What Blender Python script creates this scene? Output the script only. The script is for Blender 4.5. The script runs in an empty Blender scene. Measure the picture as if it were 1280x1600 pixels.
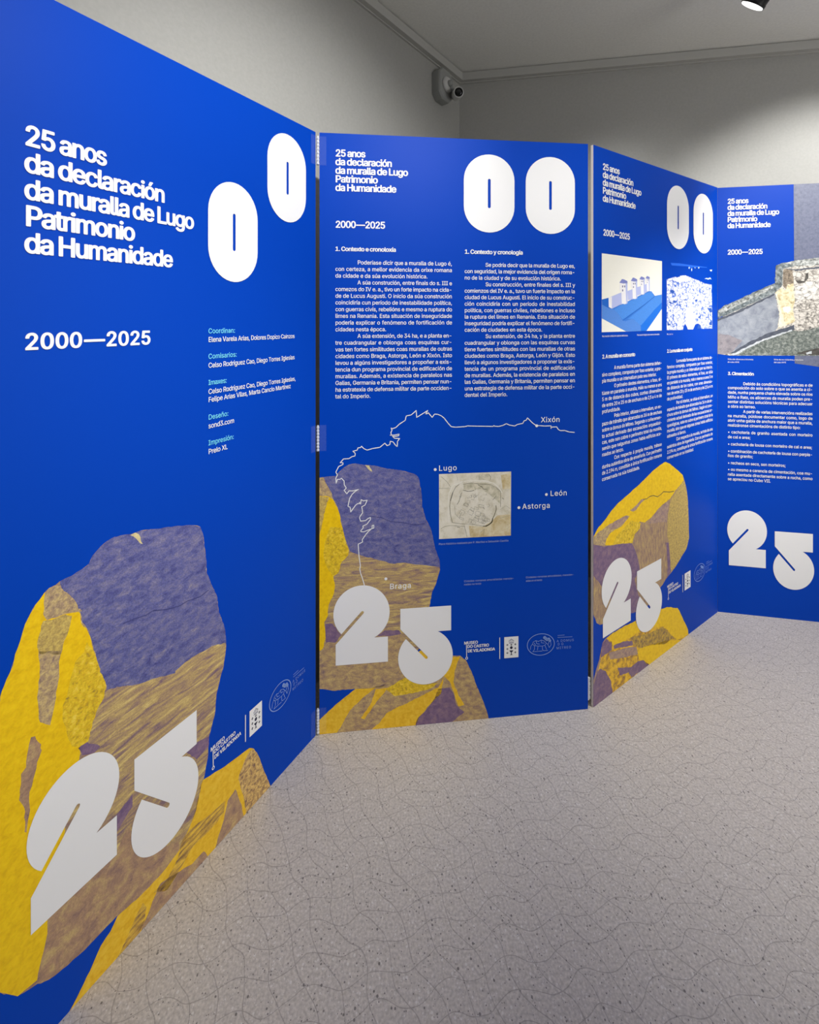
import bpy, bmesh, math, random
from mathutils import Vector, Matrix

C = bpy.context.scene.collection
S = bpy.context.scene
R = math.radians

# ------------------------------------------------------------------ camera
F_PX, HORIZON, EYE = 662.86, 499.2, 1.4477
cam = bpy.data.cameras.new('camera')
cam.sensor_fit = 'HORIZONTAL'
cam.sensor_width = 36.0
cam.lens = F_PX / 1280 * 36.0
cam.shift_y = -(800 - HORIZON) / 1280
cam.clip_start = 0.02
cam_o = bpy.data.objects.new('camera', cam)
cam_o.location = (0, 0, EYE)
cam_o.rotation_euler = (R(90), 0, 0)
C.objects.link(cam_o)
S.camera = cam_o

# ------------------------------------------------------------------ exposure, world, large lights
S.view_settings.view_transform = 'Standard'
S.view_settings.look = 'None'
S.view_settings.gamma = 1.0
S.view_settings.exposure = 0.0
S.view_settings.use_curve_mapping = False
world = bpy.data.worlds.new('world')
S.world = world
world.use_nodes = True
world.node_tree.nodes['Background'].inputs[0].default_value = (0.9, 0.95, 1.0, 1)
world.node_tree.nodes['Background'].inputs[1].default_value = 0.02


def area(name, loc, target, sx, sy, power, col=(1, 1, 1)):
    l = bpy.data.lights.new(name, 'AREA')
    l.shape = 'RECTANGLE'
    l.size, l.size_y, l.energy, l.color = sx, sy, power, col
    o = bpy.data.objects.new(name, l)
    o.location = loc
    o.rotation_euler = (Vector(target) - Vector(loc)).to_track_quat('-Z', 'Y').to_euler()
    C.objects.link(o)
    return o


def spot(name, loc, target, deg, blend, power, col=(1, 1, 1), rad=0.035):
    l = bpy.data.lights.new(name, 'SPOT')
    l.spot_size, l.spot_blend, l.energy, l.color, l.shadow_soft_size = R(deg), blend, power, col, rad
    o = bpy.data.objects.new(name, l)
    o.location = loc
    o.rotation_euler = (Vector(target) - Vector(loc)).to_track_quat('-Z', 'Y').to_euler()
    C.objects.link(o)
    return o


CEIL = 2.888
spot('track_light_over_left_panels', (0.34, 0.02, 2.76), (-0.34, 1.40, 1.58), 80, 1.0, 150, (1.0, 0.985, 0.96))
spot('track_light_over_right_panels', (2.40, 0.60, 2.76), (2.20, 2.20, 1.62), 64, 0.6, 185, (1.0, 0.985, 0.96))
spot('fill_spot_first_panel', (1.70, -0.30, 2.76), (-0.64, 0.94, 0.62), 42, 1.0, 150, (1.0, 0.985, 0.96))  # unseen fill added to lift the lower part of the first panel
spot('fill_spot_floor', (1.75, 1.05, 2.76), (1.05, 1.90, 0.0), 56, 1.0, 185, (1.0, 0.985, 0.96))  # added fill without a fixture, brightens the floor before the right panels
spot('fill_spot_towers_panel', (0.55, 0.10, 2.76), (1.12, 1.86, 1.82), 46, 1.0, 88, (1.0, 0.985, 0.96))  # extra unseen spot added to brighten the upper towers panel
spot('fill_spot_ceiling_bounce', (3.05, 0.30, 2.76), (2.95, 0.35, 0.0), 72, 0.8, 330, (1.0, 0.985, 0.96))  # added out of view so that floor bounce lifts the ceiling
area('fill_area_ambient', (1.2, -2.2, 2.80), (0.9, -0.2, 1.0), 2.2, 1.4, 5, (1.0, 0.98, 0.96))  # invented area fill for a soft ambient level, no fitting modelled
area('fill_area_ceiling', (3.9, -1.6, 1.3), (1.2, 1.2, 2.9), 1.6, 1.2, 32, (1.0, 0.99, 0.98))  # no window here: area light added to brighten the ceiling

# ------------------------------------------------------------------ data: prints in metres on each panel
COAST = [[0.9289,1.0299],[0.9085,1.0321],[0.8915,1.0378],[0.8746,1.0378],[0.8661,1.0433],[0.861,1.052],[0.8408,1.0516],[0.8391,1.0468],[0.8391,1.0566],[0.8156,1.0563],[0.7946,1.0581],[0.7841,1.0579],[0.7695,1.068],[0.7495,1.0878],[0.7453,1.0798],[0.7362,1.0768],[0.732,1.068],[0.7113,1.0645],[0.7018,1.0591],[0.6823,1.0628],[0.67,1.0683],[0.6576,1.0626],[0.6412,1.059],[0.6268,1.0602],[0.6239,1.0627],[0.6198,1.0596],[0.592,1.061],[0.5635,1.0618],[0.5513,1.0625],[0.527,1.0639],[0.5149,1.0614],[0.4826,1.0602],[0.4666,1.0626],[0.4545,1.0755],[0.4411,1.0936],[0.4311,1.1018],[0.4171,1.108],[0.4059,1.109],[0.3972,1.0974],[0.3832,1.1146],[0.3793,1.1108],[0.3741,1.1109],[0.3813,1.1225],[0.3416,1.0987],[0.3397,1.1234],[0.3219,1.1081],[0.3042,1.1046],[0.3003,1.089],[0.2787,1.0758],[0.2669,1.0644],[0.2552,1.0608],[0.2505,1.0629],[0.2533,1.055],[0.2494,1.0473],[0.2513,1.0375],[0.2474,1.0376],[0.263,1.038],[0.2787,1.0407],[0.2767,1.0349],[0.2669,1.0332],[0.2552,1.0335],[0.263,1.0262],[0.2806,1.025],[0.2728,1.0154],[0.272,0.9971],[0.2669,1.0],[0.2572,1.0139],[0.2474,1.0161],[0.2454,1.0045],[0.2357,1.0009],[0.2279,1.0101],[0.2104,0.9958],[0.1852,0.9926],[0.1659,0.9874],[0.1543,0.9928],[0.1458,1.0016],[0.1427,0.997],[0.1331,0.9961],[0.1312,0.9885],[0.1159,0.985],[0.1243,0.9771],[0.1228,0.9682],[0.112,0.9658],[0.1024,0.9596],[0.0833,0.959],[0.0719,0.9459],[0.0814,0.9456],[0.0814,0.9398],[0.0662,0.9326],[0.0566,0.9137],[0.0623,0.9038],[0.0566,0.8925],[0.0578,0.8751],[0.0623,0.8884],[0.0719,0.8881],[0.0757,0.8918],[0.0852,0.8818],[0.086,0.8682],[0.0929,0.8564],[0.0852,0.849],[0.0948,0.8362],[0.1024,0.8464],[0.1159,0.8458],[0.1351,0.8501],[0.1235,0.8436],[0.112,0.8324],[0.1044,0.8194],[0.0986,0.7926],[0.1063,0.7884],[0.1082,0.7721],[0.1254,0.7953],[0.1331,0.8008],[0.1381,0.7994],[0.1389,0.8044],[0.1427,0.7984],[0.1447,0.8139],[0.1524,0.8089],[0.1659,0.811],[0.1582,0.7939],[0.1466,0.7886],[0.1485,0.7788],[0.1497,0.7671],[0.1408,0.7551],[0.1389,0.7502],[0.1427,0.7384],[0.1601,0.7395],[0.1697,0.7468],[0.1775,0.7496],[0.1775,0.7426],[0.164,0.7258],[0.1505,0.7206],[0.1524,0.7147],[0.1427,0.7035],[0.1447,0.7007],[0.1543,0.7002],[0.1697,0.7061],[0.1852,0.7104],[0.1891,0.7117],[0.1891,0.7218],[0.1833,0.721],[0.1833,0.7112],[0.1697,0.7003],[0.1601,0.6891],[0.1485,0.6722],[0.1497,0.6644],[0.1343,0.6575],[0.137,0.6167],[0.142,0.5815],[0.1397,0.57],[0.1427,0.5544],[0.1485,0.5385],[0.1574,0.507]]
DOTS = [[0.7846,1.0579],[0.4082,0.9104],[0.8215,0.8044],[0.7171,0.7605],[0.2315,0.5298]]
ROCKS = {1:[['rock_print',[['stripe',0,1,[[0.16,0.6938],[0.1723,0.7304],[0.1777,0.7542],[0.1864,0.7747],[0.1921,0.7938],[0.2009,0.8247],[0.2083,0.8532],[0.2158,0.8683],[0.2235,0.8817],[0.2312,0.8893],[0.2375,0.8979],[0.2455,0.9038],[0.2569,0.9049],[0.2635,0.9086],[0.2839,0.9097],[0.3015,0.9147],[0.3142,0.9203],[0.3216,0.9353],[0.3347,0.9468],[0.3482,0.9541],[0.364,0.9573],[0.3644,0.956],[0.3952,0.9498],[0.4168,0.9489],[0.4622,0.9349],[0.4987,0.9262],[0.5453,0.9098],[0.5644,0.8981],[0.5728,0.872],[0.5798,0.8099],[0.5826,0.7655],[0.5955,0.7292],[0.6116,0.6906],[0.6176,0.6404],[0.6281,0.6093],[0.6373,0.5787],[0.6403,0.5347],[0.6327,0.4811],[0.6221,0.4552],[0.6109,0.4185],[0.6054,0.3645],[0.589,0.3198],[0.5855,0.2654],[0.5749,0.2211],[0.5679,0.2108],[0.5541,0.1575],[0.5373,0.1315],[0.5209,0.1125],[0.5081,0.097],[0.4677,0.0857],[0.4163,0.0856],[0.369,0.094],[0.368,0.0961],[0.3408,0.0962],[0.3051,0.0955],[0.286,0.1003],[0.2676,0.1038],[0.2458,0.1109],[0.2273,0.1265],[0.1972,0.1418],[0.1723,0.1821],[0.16,0.2021]]],['violet',1,1,[[0.2635,0.9035],[0.2635,0.9086],[0.2839,0.9097],[0.3015,0.9147],[0.3142,0.9203],[0.3216,0.9353],[0.3347,0.9468],[0.3482,0.9541],[0.364,0.9573],[0.3644,0.956],[0.3952,0.9498],[0.4168,0.9489],[0.4622,0.9349],[0.4987,0.9262],[0.5453,0.9098],[0.5644,0.8981],[0.5728,0.872],[0.5798,0.8099],[0.5826,0.7655],[0.5955,0.7292],[0.6116,0.6906],[0.6176,0.6404],[0.6281,0.6093],[0.6373,0.5787],[0.6403,0.5403],[0.6072,0.556],[0.5617,0.5641],[0.5242,0.5655],[0.4987,0.5601],[0.4987,0.5551],[0.4535,0.5745],[0.4086,0.5915],[0.3796,0.6081],[0.3644,0.6177],[0.3741,0.61],[0.3482,0.6221],[0.3472,0.6339],[0.3347,0.6716],[0.3328,0.6861],[0.3234,0.7274],[0.3142,0.7723],[0.3015,0.8015],[0.298,0.8249],[0.2909,0.8501],[0.2805,0.8706],[0.2702,0.8844]]],['brown',1,1,[[0.16,0.2065],[0.1679,0.2004],[0.2268,0.1371],[0.2368,0.1793],[0.2429,0.2079],[0.2429,0.235],[0.2923,0.2538],[0.367,0.2418],[0.3906,0.2776],[0.4111,0.215],[0.4618,0.1516],[0.5071,0.1206],[0.5081,0.0968],[0.4677,0.0857],[0.4163,0.0856],[0.369,0.094],[0.368,0.0961],[0.3408,0.0962],[0.3051,0.0955],[0.286,0.1003],[0.2676,0.1038],[0.2458,0.1109],[0.2273,0.1265],[0.1972,0.1418],[0.1723,0.1821],[0.16,0.2021]]],['yellow',2,1,[[0.16,0.6938],[0.1723,0.7304],[0.1777,0.7542],[0.1864,0.7747],[0.1921,0.7938],[0.2009,0.8247],[0.2083,0.8532],[0.2158,0.8683],[0.2235,0.8817],[0.2312,0.8893],[0.2375,0.8979],[0.2455,0.9038],[0.298,0.8227],[0.2997,0.8004],[0.3124,0.7734],[0.3216,0.7307],[0.3328,0.6861],[0.3347,0.6716],[0.3462,0.6346],[0.3424,0.6108],[0.3272,0.5894],[0.316,0.5547],[0.3124,0.5382],[0.298,0.5396],[0.298,0.5226],[0.2812,0.454],[0.2649,0.3503],[0.2429,0.235],[0.2429,0.2079],[0.2368,0.1793],[0.2268,0.1345],[0.1972,0.1418],[0.1723,0.1821],[0.16,0.2021]]],['yellow_rough',3,1,[[0.3051,0.735],[0.3105,0.753],[0.3216,0.7307],[0.3328,0.6861],[0.3347,0.6716],[0.3462,0.6346],[0.3424,0.6108],[0.3272,0.5894],[0.316,0.5547],[0.3124,0.5382],[0.298,0.5396],[0.2839,0.5514],[0.2787,0.5683],[0.2736,0.5975],[0.2677,0.625],[0.2686,0.6492],[0.277,0.6741],[0.2813,0.6961],[0.2891,0.7244]]],['olive',3,1,[[0.2423,0.8408],[0.2569,0.8363],[0.2719,0.8357],[0.2839,0.8246],[0.2805,0.8077],[0.2702,0.7807],[0.2652,0.7571],[0.2305,0.78],[0.2266,0.7965],[0.2297,0.8184],[0.236,0.8426]]],['tan',3,1,[[0.2289,0.787],[0.2652,0.7633],[0.2635,0.752],[0.2619,0.7243],[0.2619,0.7222],[0.2602,0.7028],[0.2569,0.6745],[0.252,0.6476],[0.2471,0.625],[0.2407,0.6321],[0.2312,0.6437],[0.2289,0.6734],[0.2266,0.6971],[0.2289,0.7153],[0.2305,0.7441],[0.2312,0.7515]]],['brown',3,1,[[0.2173,0.6251],[0.2235,0.6221],[0.2328,0.5984],[0.2336,0.5857],[0.2266,0.5679],[0.2204,0.5377],[0.2143,0.5098],[0.2158,0.4828],[0.2105,0.4449],[0.2076,0.4479],[0.2068,0.4974],[0.1994,0.518],[0.2024,0.5463],[0.2024,0.5657],[0.2098,0.5727],[0.2113,0.5949],[0.2143,0.6139]]],['tan',3,1,[[0.2391,0.8991],[0.2455,0.9038],[0.2569,0.9039],[0.2652,0.8954],[0.2702,0.8824],[0.2805,0.8695],[0.2909,0.8501],[0.2926,0.8364],[0.3015,0.825],[0.2702,0.8367],[0.2569,0.8373],[0.2423,0.8408],[0.236,0.8566]]],['mauve',2,1,[[0.2944,0.5383],[0.3105,0.5376],[0.3347,0.5086],[0.3253,0.5035],[0.3015,0.5174]]],['pale',2,1,[[0.3952,0.9474],[0.4059,0.9488],[0.4135,0.942],[0.4223,0.9146],[0.4124,0.926]]],['mauve',2,1,[[0.5242,0.3329],[0.5575,0.3325],[0.589,0.3198],[0.5873,0.2943],[0.5541,0.2892],[0.5373,0.3168]]],['mauve',2,1,[[0.3644,0.3255],[0.4001,0.3427],[0.4001,0.3129],[0.367,0.2867]]]],[['dark_violet',2,0.0022,[[0.3806,0.7508],[0.4016,0.7487],[0.4301,0.7415],[0.4459,0.7431],[0.4766,0.728],[0.5088,0.7185],[0.5294,0.7197],[0.5644,0.7122],[0.5869,0.7175]]]]],['rock_print',[['ochre',0,1,[[0.5714,0.2193],[0.6373,0.1979],[0.6849,0.1885],[0.7163,0.1818],[0.7314,0.1671],[0.7446,0.139],[0.7626,0.0855],[0.7904,0.0029],[0.7904,0.0005],[0.2794,0.0005],[0.286,0.0056],[0.3051,0.0261],[0.3205,0.0451],[0.3363,0.0673],[0.3549,0.0766],[0.3692,0.0947],[0.384,0.0967],[0.412,0.0896],[0.4305,0.0943],[0.4677,0.0857],[0.5081,0.097],[0.5373,0.1315],[0.5507,0.1575],[0.561,0.2006]]],['tan_rough',1,1,[[0.7184,0.1726],[0.7015,0.1614],[0.6849,0.1397],[0.6787,0.1235],[0.689,0.0816],[0.6973,0.0484],[0.7036,0.0022],[0.7035,0.0005],[0.7912,0.0005],[0.7904,0.0029],[0.7626,0.0855],[0.7446,0.139],[0.7314,0.1671]]],['brown',1,1,[[0.6687,0.1041],[0.645,0.0944],[0.6334,0.053],[0.6183,0.0265],[0.6074,0.0005],[0.6961,0.0005],[0.689,0.0417],[0.6787,0.0731]]],['ochre_stripe',1,1,[[0.6373,0.1017],[0.5926,0.1068],[0.5373,0.1217],[0.5177,0.1158],[0.505,0.0813],[0.4802,0.0576],[0.4469,0.0586],[0.4802,0.0289],[0.544,0.0693],[0.5999,0.0656],[0.6334,0.0704]]],['brown',1,1,[[0.4633,0.0636],[0.4802,0.0576],[0.5421,0.0261],[0.5737,0.0264],[0.5852,0.0005],[0.4189,0.0005],[0.4199,0.0067],[0.4278,0.0143],[0.4441,0.0414],[0.458,0.0607]]],['ochre_stripe',1,1,[[0.4225,0.0634],[0.412,0.0529],[0.394,0.0294],[0.3765,0.0066],[0.3653,0.0005],[0.4148,0.0005],[0.4252,0.0118],[0.4305,0.0427]]]],[]]],2:[['rock_print',[['stripe',0,1,[[0.0,0.8959],[0.0266,0.899],[0.0556,0.8998],[0.0774,0.9229],[0.103,0.9386],[0.1249,0.9416],[0.1543,0.9351],[0.1912,0.932],[0.2357,0.9193],[0.2917,0.9099],[0.333,0.8972],[0.3481,0.8835],[0.3576,0.8344],[0.3613,0.778],[0.3746,0.7324],[0.3897,0.7054],[0.4011,0.6634],[0.4087,0.6254],[0.4221,0.5908],[0.4259,0.5492],[0.4126,0.5048],[0.3973,0.4718],[0.3916,0.4384],[0.393,0.4523],[0.3877,0.4215],[0.3851,0.3335],[0.3511,0.2738],[0.3433,0.264],[0.3044,0.1845],[0.2321,0.1596],[0.2219,0.1461],[0.181,0.146],[0.12,0.1487],[0.0797,0.1496],[0.0546,0.1477],[0.0096,0.1581],[0.0,0.159]]],['violet',1,1,[[0.0139,0.8965],[0.0266,0.899],[0.0556,0.8998],[0.0774,0.9229],[0.103,0.9386],[0.1249,0.9416],[0.1543,0.9351],[0.1912,0.932],[0.2357,0.9193],[0.2917,0.9099],[0.333,0.8972],[0.3481,0.8835],[0.3576,0.8344],[0.3613,0.778],[0.3746,0.7324],[0.3897,0.7054],[0.4011,0.6634],[0.4087,0.6254],[0.4221,0.5908],[0.4259,0.5586],[0.4202,0.5608],[0.386,0.5665],[0.3293,0.5754],[0.2917,0.5831],[0.2543,0.5815],[0.1986,0.5995],[0.1433,0.6174],[0.1048,0.6342],[0.0884,0.6793],[0.0774,0.7314],[0.0629,0.791],[0.0483,0.8174],[0.0411,0.836],[0.0266,0.8696]]],['brown_light',1,1,[[0.0,0.3162],[0.0546,0.3142],[0.1302,0.3315],[0.2424,0.3258],[0.2837,0.3305],[0.3433,0.2666],[0.3044,0.1845],[0.2321,0.1596],[0.181,0.146],[0.12,0.1487],[0.0797,0.1496],[0.0546,0.1477],[0.0096,0.1581],[0.0,0.159]]],['yellow',2,1,[[0.0,0.8318],[0.0338,0.829],[0.0483,0.8174],[0.0665,0.7761],[0.0774,0.7241],[0.092,0.6607],[0.1011,0.6381],[0.0993,0.6198],[0.0774,0.5989],[0.0647,0.5591],[0.0483,0.5491],[0.0538,0.512],[0.0501,0.4791],[0.052,0.5047],[0.0445,0.4748],[0.032,0.4502],[0.0295,0.4149],[0.017,0.3905],[0.022,0.3344],[0.012,0.2997],[0.0021,0.2928],[0.0,0.2926]]],['yellow_rough',3,1,[[0.0375,0.7223],[0.0811,0.7165],[0.092,0.6607],[0.1011,0.6381],[0.0993,0.6198],[0.0774,0.5989],[0.0647,0.5591],[0.0483,0.5491],[0.0266,0.5797],[0.0139,0.6245],[0.0194,0.6718]]],['olive',3,1,[[0.0,0.83],[0.0338,0.8271],[0.0194,0.7856],[0.0103,0.7383],[0.0013,0.6984],[0.0,0.6985]]],['tan',3,1,[[0.0,0.8945],[0.0067,0.8942],[0.0194,0.8809],[0.0338,0.8547],[0.0447,0.8322],[0.0338,0.829],[0.0,0.8327]]],['mauve',2,1,[[0.0195,0.3852],[0.0445,0.3834],[0.0746,0.3407],[0.0546,0.3167],[0.022,0.3192]]],['mauve',2,1,[[0.2014,0.3288],[0.227,0.3475],[0.2785,0.3437],[0.2868,0.3303],[0.2424,0.3258]]],['pale',2,1,[[0.158,0.9349],[0.1727,0.9326],[0.1838,0.91],[0.169,0.9197]]]],[['dark_violet',2,0.002,[[0.1764,0.7527],[0.2134,0.7473],[0.2506,0.7307],[0.2955,0.7248],[0.3293,0.7158],[0.3708,0.7175]]]]],['rock_print',[['brown_light',0,1,[[0.0,0.0005],[0.0,0.0513],[0.0021,0.0525],[0.0395,0.0846],[0.0797,0.1165],[0.1251,0.1482],[0.2168,0.1517],[0.263,0.1776],[0.3044,0.1999],[0.3303,0.2288],[0.3511,0.2645],[0.3877,0.2658],[0.472,0.2385],[0.4985,0.2364],[0.5198,0.219],[0.5412,0.1754],[0.5626,0.1159],[0.5787,0.0778],[0.5948,0.0343],[0.6044,0.0005]]],['ochre',1,1,[[0.0,0.0005],[0.0,0.0513],[0.0021,0.0525],[0.0395,0.0846],[0.0797,0.1165],[0.1251,0.1482],[0.1963,0.1472],[0.1454,0.1107],[0.1049,0.0736],[0.0797,0.0301],[0.0603,0.0005]]],['ochre',1,1,[[0.347,0.2586],[0.3537,0.2658],[0.393,0.2602],[0.4035,0.2127],[0.3668,0.2156]]],['ochre',1,1,[[0.1963,0.1421],[0.2424,0.1433],[0.2065,0.1053],[0.181,0.0718],[0.1555,0.0383],[0.1428,0.0446],[0.1759,0.0876]]],['ochre',1,1,[[0.2321,0.0517],[0.2682,0.069],[0.3251,0.0897],[0.3668,0.1068],[0.4192,0.1282],[0.4403,0.168],[0.4297,0.1065],[0.3877,0.0686],[0.3564,0.0352],[0.3398,0.0005],[0.1808,0.0005],[0.2065,0.0182]]],['yellow_rough',1,1,[[0.2321,0.139],[0.3095,0.1789],[0.3668,0.143],[0.4192,0.1438],[0.3877,0.1257],[0.3355,0.1172],[0.263,0.1107]]],['ochre',1,1,[[0.4403,0.168],[0.472,0.2333],[0.4985,0.2338],[0.48,0.1856],[0.4747,0.1443],[0.4906,0.1012],[0.5145,0.0573],[0.4932,0.0539],[0.48,0.0917],[0.4614,0.1454]]],['mauve',1,1,[[0.4192,0.123],[0.4614,0.1246],[0.4773,0.0971],[0.4853,0.0599],[0.5145,0.0311],[0.4712,0.0005],[0.3372,0.0005],[0.3459,0.0258],[0.3773,0.054],[0.4035,0.088]]]],[]]],3:[['rock_print',[['brown_streak',0,1,[[0.0,0.637],[0.0002,0.6371],[0.0232,0.6597],[0.0757,0.6851],[0.108,0.7068],[0.1578,0.7283],[0.2444,0.7533],[0.3048,0.7719],[0.3548,0.7901],[0.4063,0.8089],[0.4661,0.8234],[0.5003,0.8284],[0.5351,0.8148],[0.5706,0.7934],[0.6142,0.7663],[0.6476,0.7428],[0.6664,0.7101],[0.6854,0.6596],[0.6953,0.6107],[0.7007,0.5391],[0.7046,0.4404],[0.6816,0.3999],[0.6438,0.3798],[0.5923,0.3493],[0.5563,0.334],[0.5072,0.3178],[0.4797,0.3016],[0.4627,0.2962],[0.3675,0.2512],[0.2713,0.2574],[0.2326,0.2663],[0.13,0.2771],[0.0388,0.2933],[0.0207,0.3065],[0.0,0.3463]]],['mauve',1,1,[[0.0,0.6093],[0.0284,0.5975],[0.0704,0.581],[0.13,0.5692],[0.1919,0.5587],[0.2504,0.5425],[0.2713,0.5125],[0.2926,0.4647],[0.3048,0.4227],[0.2683,0.3925],[0.2804,0.3495],[0.3172,0.2847],[0.2713,0.2574],[0.2326,0.2663],[0.1862,0.2832],[0.0028,0.4895],[0.0,0.4903]]],['olive',1,1,[[0.5421,0.6526],[0.5778,0.6711],[0.6438,0.7108],[0.6664,0.7101],[0.6854,0.6596],[0.6953,0.6107],[0.7007,0.5391],[0.7046,0.4404],[0.6816,0.3999],[0.6438,0.3798],[0.5923,0.3493],[0.5492,0.3362],[0.5421,0.372],[0.5316,0.4685],[0.5141,0.5104],[0.5211,0.583]]],['mauve',2,1,[[0.5072,0.4752],[0.5281,0.4695],[0.5421,0.372],[0.5457,0.3335],[0.5106,0.3185],[0.5211,0.3598]]],['mauve_light',1,1,[[0.4797,0.6445],[0.5351,0.6505],[0.5211,0.6053],[0.5141,0.5624],[0.4459,0.5794],[0.3675,0.592],[0.3933,0.6141],[0.4459,0.6377]]],['yellow',2,1,[[0.0,0.6222],[0.0,0.637],[0.0002,0.6371],[0.0232,0.6597],[0.0757,0.6851],[0.108,0.7068],[0.1578,0.7283],[0.2444,0.7533],[0.3048,0.7719],[0.3548,0.7901],[0.4063,0.8089],[0.4661,0.8234],[0.5003,0.8284],[0.5351,0.8148],[0.5706,0.7934],[0.6142,0.7663],[0.6476,0.7428],[0.6551,0.7162],[0.6142,0.6976],[0.5778,0.6825],[0.5421,0.6601],[0.4797,0.6482],[0.4459,0.6377],[0.3933,0.6141],[0.3422,0.6037],[0.3048,0.6183],[0.2683,0.5756],[0.2444,0.5476],[0.1862,0.5603],[0.1026,0.5768],[0.0704,0.5875],[0.0232,0.6085]]],['yellow_rough',3,1,[[0.2444,0.6368],[0.311,0.6097],[0.3048,0.5903],[0.2683,0.5756],[0.2533,0.5451],[0.1862,0.5603],[0.1189,0.5756],[0.1466,0.6012],[0.1862,0.6175]]],['tan',3,1,[[0.0,0.6357],[0.0028,0.6364],[0.0284,0.6455],[0.0864,0.6564],[0.141,0.6624],[0.2092,0.6658],[0.2326,0.6568],[0.2092,0.6455],[0.1748,0.6306],[0.13,0.6288],[0.1026,0.6228],[0.081,0.6089],[0.0704,0.5858],[0.0284,0.5975],[0.0,0.6093]]],['mauve_light',4,1,[[0.0864,0.6564],[0.141,0.6624],[0.2092,0.6658],[0.2209,0.6596],[0.1977,0.6416],[0.1578,0.6349],[0.1026,0.6359]]],['mauve_light',3,1,[[0.2356,0.68],[0.2804,0.6902],[0.3172,0.7063],[0.3422,0.7008],[0.3048,0.6881],[0.2804,0.6729],[0.2563,0.6699]]]],[['brown_dark',3,0.0035,[[0.3296,0.7036],[0.3548,0.6997],[0.3803,0.7048],[0.4063,0.7027],[0.4393,0.6901],[0.4661,0.6952],[0.4865,0.7019],[0.5351,0.6897],[0.5706,0.6859]]]]],['rock_print',[['ochre_rough',0,1,[[0.0757,0.2274],[0.1135,0.2306],[0.1862,0.2293],[0.2713,0.2211],[0.3675,0.2316],[0.4729,0.1993],[0.5211,0.1895],[0.5634,0.1688],[0.6032,0.1566],[0.6289,0.1225],[0.6588,0.0769],[0.693,0.029],[0.7006,0.0005],[0.0,0.0005],[0.0,0.1032],[0.0181,0.1304],[0.0388,0.1728],[0.0545,0.2179]]],['yellow',1,1,[[0.081,0.2236],[0.1135,0.2306],[0.1862,0.2293],[0.2713,0.2211],[0.3048,0.1703],[0.2444,0.166],[0.1862,0.172],[0.1217,0.1812],[0.1135,0.2009]]],['yellow',1,1,[[0.4063,0.1493],[0.4729,0.1975],[0.5211,0.1895],[0.6032,0.1566],[0.6289,0.1225],[0.693,0.029],[0.6968,0.0005],[0.6951,0.0005],[0.5995,0.0153],[0.5563,0.0512],[0.5211,0.0872],[0.4865,0.1189],[0.4326,0.1357]]],['yellow',1,1,[[0.3048,0.0969],[0.3998,0.0763],[0.5003,0.0509],[0.5995,0.0153],[0.6322,0.0005],[0.3644,0.0005],[0.3359,0.035],[0.2987,0.0541],[0.2926,0.0845]]],['olive_rough',1,1,[[0.2444,0.166],[0.3611,0.1344],[0.4797,0.1178],[0.5141,0.0899],[0.5706,0.0381],[0.5003,0.0361],[0.3803,0.0806],[0.3048,0.0969],[0.2563,0.1338]]],['mauve',1,1,[[0.1244,0.1801],[0.1862,0.172],[0.2504,0.15],[0.2563,0.1304],[0.1862,0.1485],[0.13,0.1679]]],['mauve',1,1,[[0.0783,0.2263],[0.1135,0.1944],[0.1135,0.168],[0.044,0.1674],[0.0545,0.2179]]],['mauve',1,1,[[0.0388,0.1278],[0.0757,0.1022],[0.108,0.052],[0.1189,0.0042],[0.1203,0.0005],[0.0,0.0005],[0.0,0.0982],[0.0181,0.1176]]],['mauve',1,1,[[0.1522,0.0823],[0.2444,0.046],[0.2926,0.0497],[0.3296,0.0376],[0.3736,0.0005],[0.3036,0.0005],[0.2444,0.0049],[0.2267,0.0331],[0.1691,0.0448]]],['mauve_light',1,1,[[0.0972,0.1649],[0.215,0.1368],[0.2804,0.1138],[0.2926,0.0775],[0.1862,0.1081],[0.1026,0.1364]]],['mauve_light',2,1,[[0.0,0.0886],[0.0,0.1028],[0.0028,0.1084],[0.0388,0.1728],[0.0466,0.1663],[0.0336,0.1333],[0.0028,0.0862]]]],[]]]}
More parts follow.
